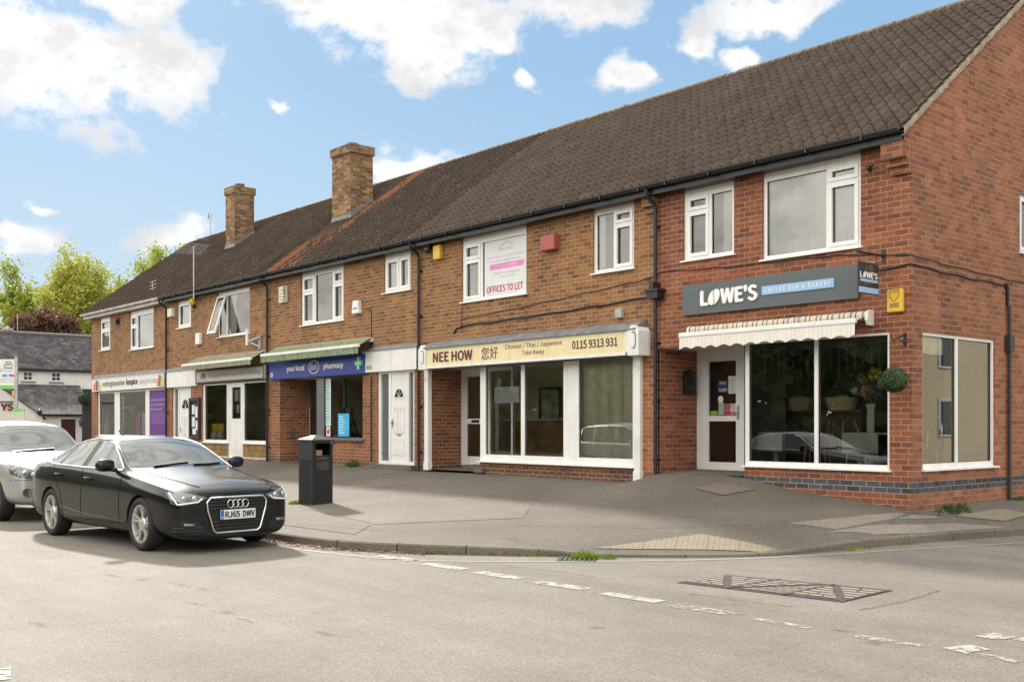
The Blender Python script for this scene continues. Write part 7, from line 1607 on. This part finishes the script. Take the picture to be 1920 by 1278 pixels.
tree((-83.5, 8.6, 0), 16.0, 5.6, 'tall spring tree with pale leaves at the far left, over the white pub', seed=3, mat=SPRING, leaves=24000, size=.17)
tree((-80.5, 13.6, 0), 16.4, 5.8, 'tall yellow green tree with open branches right of the leftmost tree', seed=8, mat=SPRING2, leaves=22000, size=.17)
tree((-82.5, 17.8, 0), 13.2, 4.8, 'lower yellow green tree against the end of the terrace roof', seed=12, mat=SPRING2, leaves=14000, size=.17)
tree((-88.5, 23.4, 0), 18.6, 7.4, 'rounded spring tree rising behind the terrace roof', seed=21, mat=SPRING, leaves=22000, size=.18)
tree((-68.5, 10.4, 0), 10.3, 5.8, 'copper red tree spreading behind the pub ridge', seed=5, mat=COPPER, leaves=22000, size=.15, bare=.2, spread=1.25)
tree((-70.5, 3.8, 0), 10.2, 5.4, 'bushy green tree left of the copper red tree', seed=9, mat=SPRING, leaves=12000, size=.17, bare=.22)
tree((-95, 16, 0), 12.5, 8.0, 'green tree filling the gap behind the copper red tree', seed=14, mat=SPRING, leaves=14000, size=.22, bare=.2)

# ------------------------------------------------------------------ the white pub at the end
def slate(name):
    m, nt, b = nodes_of(name); g = G(nt); P, _ = g.pos(); x, y, z = g.sep(P)
    bk = g.N.new('ShaderNodeTexBrick'); g.L.new(g.comb(y, z, 0.0), bk.inputs['Vector']); bk.inputs['Scale'].default_value = 1; bk.inputs['Brick Width'].default_value = .26; bk.inputs['Row Height'].default_value = .135; bk.inputs['Mortar Size'].default_value = .008
    bk.inputs['Color1'].default_value = (.05, .046, .05, 1); bk.inputs['Color2'].default_value = (.115, .105, .11, 1); bk.inputs['Mortar'].default_value = (.025, .022, .022, 1)
    c = g.mix(1.0, bk.outputs['Color'], g.ramp(g.noise(P, 1.2, 5), [(.3, (.7, .68, .7)), (.7, (1.35, 1.3, 1.28))]), 'MULTIPLY'); c = g.mix(g.m('MULTIPLY', g.rng(g.noise(P, 4, 5), .6, .7), .5), c, (.22, .21, .20))
    g.L.new(c, b.inputs['Base Color']); b.inputs['Roughness'].default_value = .85; b.inputs['Specular IOR Level'].default_value = .2; g.bump(g.m('SUBTRACT', 1.0, bk.outputs['Fac']), b, .5, .02); return m
SLATE = slate('old slate'); RENDER = M('white painted render', (.72, .71, .69), .8, var=.06, vscale=2); PX = -50
pub = thing('pub', (-52, 2, 0), 'white pub with slate roofs and tiny upper windows beyond the terrace', 'pub')
fs = S(PX); mb = MB(); hp = [(2.07, 2.52, 3.98, 4.42), (3.47, 3.93, 3.98, 4.42)]
mb.plate(fs, -8, 6.9, -.1, 4.62, 0, .15, hp, edge=False); mb.quad((PX, 6.9, 0), (PX-6, 6.9, 0), (PX-6, 6.9, 4.62), (PX, 6.9, 4.62)); mb.add([(PX, 6.9, 4.62), (PX-6, 6.9, 4.62), (PX-3, 6.9, 6.5)], [(0,1,2)]); mb.build('wall', RENDER, pub)
for a, b, c, d in hp:
    w = MB(); e = .035; mu, mz = (a+b)/2, (c+d)/2; w.plate(fs, a, b, c, d, .03, .09, [(a+e, mu-.015, c+e, mz-.015), (mu+.015, b-e, c+e, mz-.015), (a+e, mu-.015, mz+.015, d-e), (mu+.015, b-e, mz+.015, d-e)]); wo = w.build('window', WHITE, pub)
    w = MB(); w.quad(fs(a, c, .06), fs(b, c, .06), fs(b, d, .06), fs(a, d, .06)); w.build('glass', CARGLASS, wo); w = MB(); w.fbox(fs, a-.14, b+.14, c-.1, c-.04, -.06, 0); w.build('sill', LEAD, wo)
rf = MB(); rf.add([(PX+.15, -8, 4.58), (PX+.15, 7.1, 4.58), (PX-3, 7.1, 6.62), (PX-3, -8, 6.62), (PX-6.2, 7.1, 4.58), (PX-6.2, -8, 4.58)], [(0,1,2,3), (3,2,4,5)]); r1 = rf.build('roof', SLATE, pub)
rf = MB(); rf.tube([(PX-3, -8, 6.64), (PX-3, 7.1, 6.64)], .12, 8); rf.build('ridge', M('grey ridge tile', (.12, .115, .11), .8), r1); rf = MB(); rf.box(PX+.02, PX+.18, -8, 7.1, 4.47, 4.6); rf.build('gutter', BLACKP, pub)
LX = PX+4.6    # lean-to
rf = MB(); rf.add([(LX+.12, .9, 2.20), (LX+.12, 3.68, 2.20), (PX+.02, 4.92, 3.78), (PX+.02, .9, 3.78)], [(0,1,2,3)]); rf.add([(LX+.12, 3.68, 2.2), (PX+.02, 4.99, 2.2), (PX+.02, 4.92, 3.78)], [(0,1,2)]); rf.build('lean_to_roof', SLATE, pub)
mb = MB(); fl_ = S(LX); mb.plate(fl_, .8, 3.60, -.1, 2.12, 0, .12, [(2.48, 3.18, -.1, 1.95)], edge=False); mb.add([(LX, 3.60, 0), (PX, 4.9, 0), (PX, 4.9, 2.2), (LX, 3.60, 2.12)], [(0,1,2,3)]); mb.build('lean_to_wall', RENDER, pub)
mb = MB(); mb.fbox(fl_, 2.48, 3.18, -.1, 1.95, .05, .1); mb.build('door', M('dark red door', (.06, .012, .012), .5), pub); mb = MB(); mb.box(LX+.03, LX+.18, .9, 3.66, 2.08, 2.2); mb.build('lean_to_gutter', BLACKP, pub)
WX = PX+7.5    # gabled wing with the lettering
mb = MB(); fw = S(WX); mb.add([(WX, -8, -.1), (WX, .75, -.1), (WX, .75, 2.02), (WX, -3.2, 4.9), (WX, -8, 1.6)], [(0,1,2,3,4)]); mb.add([(WX, .75, -.1), (PX, .75, -.1), (PX, .75, 2.02), (WX, .75, 2.02)], [(0,1,2,3)]); mb.build('gable_wing', RENDER, pub)
rf = MB(); rf.add([(WX+.1, .92, 1.92), (PX, .92, 1.92), (PX, -3.2, 4.96), (WX+.1, -3.2, 4.96)], [(0,1,2,3)]); rf.build('wing_roof', SLATE, pub)
mb = MB(); letters(mb, 'YS', fw, -1.04, -.50, 2.31, 2.63, -.03, .03, thick=.02); mb.build('lettering', M('oxblood lettering', (.10, .02, .02), .5), pub); mb = MB(); mb.fbox(fw, -4, -.50, 2.68, 2.72, -.04, 0); mb.build('sign_rail', DARKM, pub)
mb = MB(); mb.ball((WX+.12, .58, 2.24), .12, 2, sc=(.8, 1, 1.2)); mb.build('speaker', BLACKP, pub, smooth=True)
PXD = -44
mb = MB(); mb.box(PXD-.3, PXD, 3.10, 3.62, 0, 3.40); mb.build('porch_post', M('dark panelled porch post', (.03, .031, .034), .5), label='dark panelled porch post between the pub and the terrace', cat='post')
leafball('topiary_ball', (PXD+.25, 3.05, 2.90), .30, 1500, .03, 'far round topiary ball on the dark porch post by the pub', 5)
t = thing('wall_lantern', (LX+.15, 3.37, 1.6), 'black carriage lantern beside the pub door', 'lantern'); mb = MB(); mb.lathe([(.0, 1.55), (.05, 1.58), (.09, 1.78), (.10, 1.80)], (LX+.15, 3.37, 0), 6); mb.build('glazing', M('smoky lantern glass', (.10, .10, .10), .2), t); mb = MB(); mb.lathe([(.12, 1.8), (.06, 1.92), (.02, 2.0), (0, 2.02)], (LX+.15, 3.37, 0), 6); mb.tube([(LX, 3.37, 1.85), (LX+.12, 3.37, 1.98)], .015, 5); mb.build('cap', BLACKP, t)
t = thing('barrier', (-43, 3.0, .2), 'yellow tubular barrier frame by the dark porch post', 'barrier'); mb = MB(); mb.tube([(-43, 2.85, .2), (-43, 2.85, .92), (-43, 3.2, .92), (-43, 3.2, .2)], .035, 8); mb.build('frame', M('yellow paint', (.62, .50, .03), .5), t); mb = MB(); mb.tube([(-43, 2.85, .65), (-43, 3.2, .65)], .025, 8); mb.build('rail', M('yellow paint', (.62, .50, .03), .5), t)
t = thing('chimney_pots', (PX-3, 2.1, 6.7), 'cluster of stone finials on the pub ridge', 'finial'); mb = MB()
for y, r_ in ((1.95, .12), (2.12, .16), (2.32, .10)): mb.ball((PX-3, y, 6.72+r_*.6), r_, 2)
mb.build('stone', M('lichened stone', (.35, .33, .28), .9, var=.3), t, smooth=True); mb = MB(); mb.tube([(PX-3, 2.62, 6.7), (PX-3, 2.62, 7.7)], .025, 6); mb.build('mast', ALU, t)
# bus stop
t = thing('bus_stop', (-19.81, -6.73, .1), 'silver bus stop pole with a white timetable flag at the left edge', 'bus stop'); bx, by = -19.81, -6.73
mb = MB(); mb.tube([(bx, by, .1), (bx, by, 3.33)], .042, 14); mb.build('pole', M('silver pole', (.50, .50, .50), .35, .4), t, smooth='auto')
ux, uy = -.6534, -.757      # the flag runs leftwards
fnb = lambda u, z, d: (bx-ux*u*1.0 + d*-.757*1.0, by-uy*u + d*.6534, z)
mb = MB(); mb.fbox(fnb, -.75, -.04, 2.55, 3.27, -.015, .015); mb.build('flag', M('white flag', (.70, .71, .71), .4), t)
mb = MB(); mb.fbox(fnb, -.75, -.06, 2.56, 2.63, -.018, -.015); mb.build('green_band', M('bright green band', (.15, .60, .08), .4), t)
mb = MB(); mb.tube([fnb(-.28, 3.06, -.02), fnb(-.28, 3.14, -.02), fnb(-.09, 3.14, -.02), fnb(-.09, 3.06, -.02), fnb(-.28, 3.06, -.02)], .008, 4); letters(mb, 'BUS', fnb, -.25, -.11, 3.17, 3.21, -.018, .02)
for zz in (3.02, 2.98, 2.78, 2.72): mb.fbox(fnb, -.7, -.08, zz, zz+.006, -.017, -.015)
mb.build('flag_marks', CHAR, t)
for (a, b, c), nm in zip(((-.32, -.22, 0), (-.16, -.05, 1)), ('teal_mark', 'red_mark')):
    mb = MB(); mb.fbox(fnb, a-.02, b, 2.84, 2.90, -.018, -.015); mb.build(nm, PALETTE[[2, 0][c]], t)
mb = MB(); mb.fbox(fnb, -.09, -.04, 2.36, 2.50, -.03, .03); mb.build('yellow_tag', YEL, t)
mb = MB(); mb.fbox(fnb, -.08, .22, 1.75, 2.03, -.05, -.03); mb.fbox(fnb, -.08, .22, 2.0, 2.05, -.055, -.028, 1); mb.build('timetable_case', [M('pale timetable', (.55, .58, .45), .5), M('bright green band', (.15, .60, .08), .4)], t)

# ------------------------------------------------------------------ across the road (only seen mirrored in the glass)
base = tree((-26, -37, 0), 9, 6.2, 'dense tree across the road, one of the row facing the shops', seed=31, mat=DENSE, leaves=14000, size=.42, bare=.16, spread=1.25, group='trees across the road', twigs=False)
for x, y, s in ((-38, -36, 1.0), (-14, -38, .95), (-50, -35, 1.1), (-2, -40, 1.0), (-62, -30, 1.05), (10, -40, 1.1), (-32, -47, 1.25), (-20, -48, 1.2), (-45, -45, 1.25), (-8, -50, 1.25), (-58, -42, 1.3), (-74, -34, 1.2), (4, -51, 1.2), (-86, -35, 1.1), (-97, -34, 1.0), (-110, -33, 1.1), (-122, -32, 1.1)):
    c = copy_tree(base); c.location = (x, y, 0); c.rotation_euler = (0, 0, x*1.7); c.scale = (s, s, s*(.9+.02*(x % 7)))
hg = MB(); rnd = random.Random(5)
for k in range(26000):
    x = rnd.uniform(-130, 25); y = -31.5+rnd.gauss(0, 1.1); z = rnd.uniform(0, 5.6+1.2*sin(x*.5)+.8*sin(x*1.7)); a = rnd.uniform(0, 6.3); s_ = .48
    hg.add([(x-s_*cos(a), y-s_*sin(a), z-.1), (x+s_*.4, y, z-s_*.6), (x+s_*cos(a), y+s_*sin(a), z+.1), (x-s_*.4, y, z+s_*.6)], [(0,1,2,3)])
hg.build('hedge', DENSE, label='tall overgrown hedge across the road facing the shops', cat='hedge')
hs_ = thing('house', (16, 32, 0), 'cream rendered house across the side road', 'house'); mb = MB(); mb.box(12.5, 21, 18, 46, 0, 6.6); mb.build('wall', M('cream render', (.66, .58, .40), .8, var=.06), hs_)
mb = MB(); mb.add([(12.2, 17.7, 6.5), (12.2, 46.3, 6.5), (16.7, 46.3, 9.6), (16.7, 17.7, 9.6), (21.3, 46.3, 6.5), (21.3, 17.7, 6.5)], [(1,0,3,2), (2,3,5,4), (0,5,3), (1,2,4)]); mb.build('roof', SLATE, hs_)
for y, z in ((21, 1.2), (26, 1.2), (31, 1.2), (36, 1.2), (42, 1.2), (21, 3.9), (26, 3.9), (31, 3.9), (36, 3.9), (42, 3.9)):
    mb = MB(); mb.box(12.43, 12.5, y-.7, y+.7, z, z+1.5); w = mb.build('window', WHITE, hs_); mb = MB(); mb.box(12.41, 12.43, y-.58, y+.58, z+.1, z+1.4); mb.build('glass', CARGLASS, w)
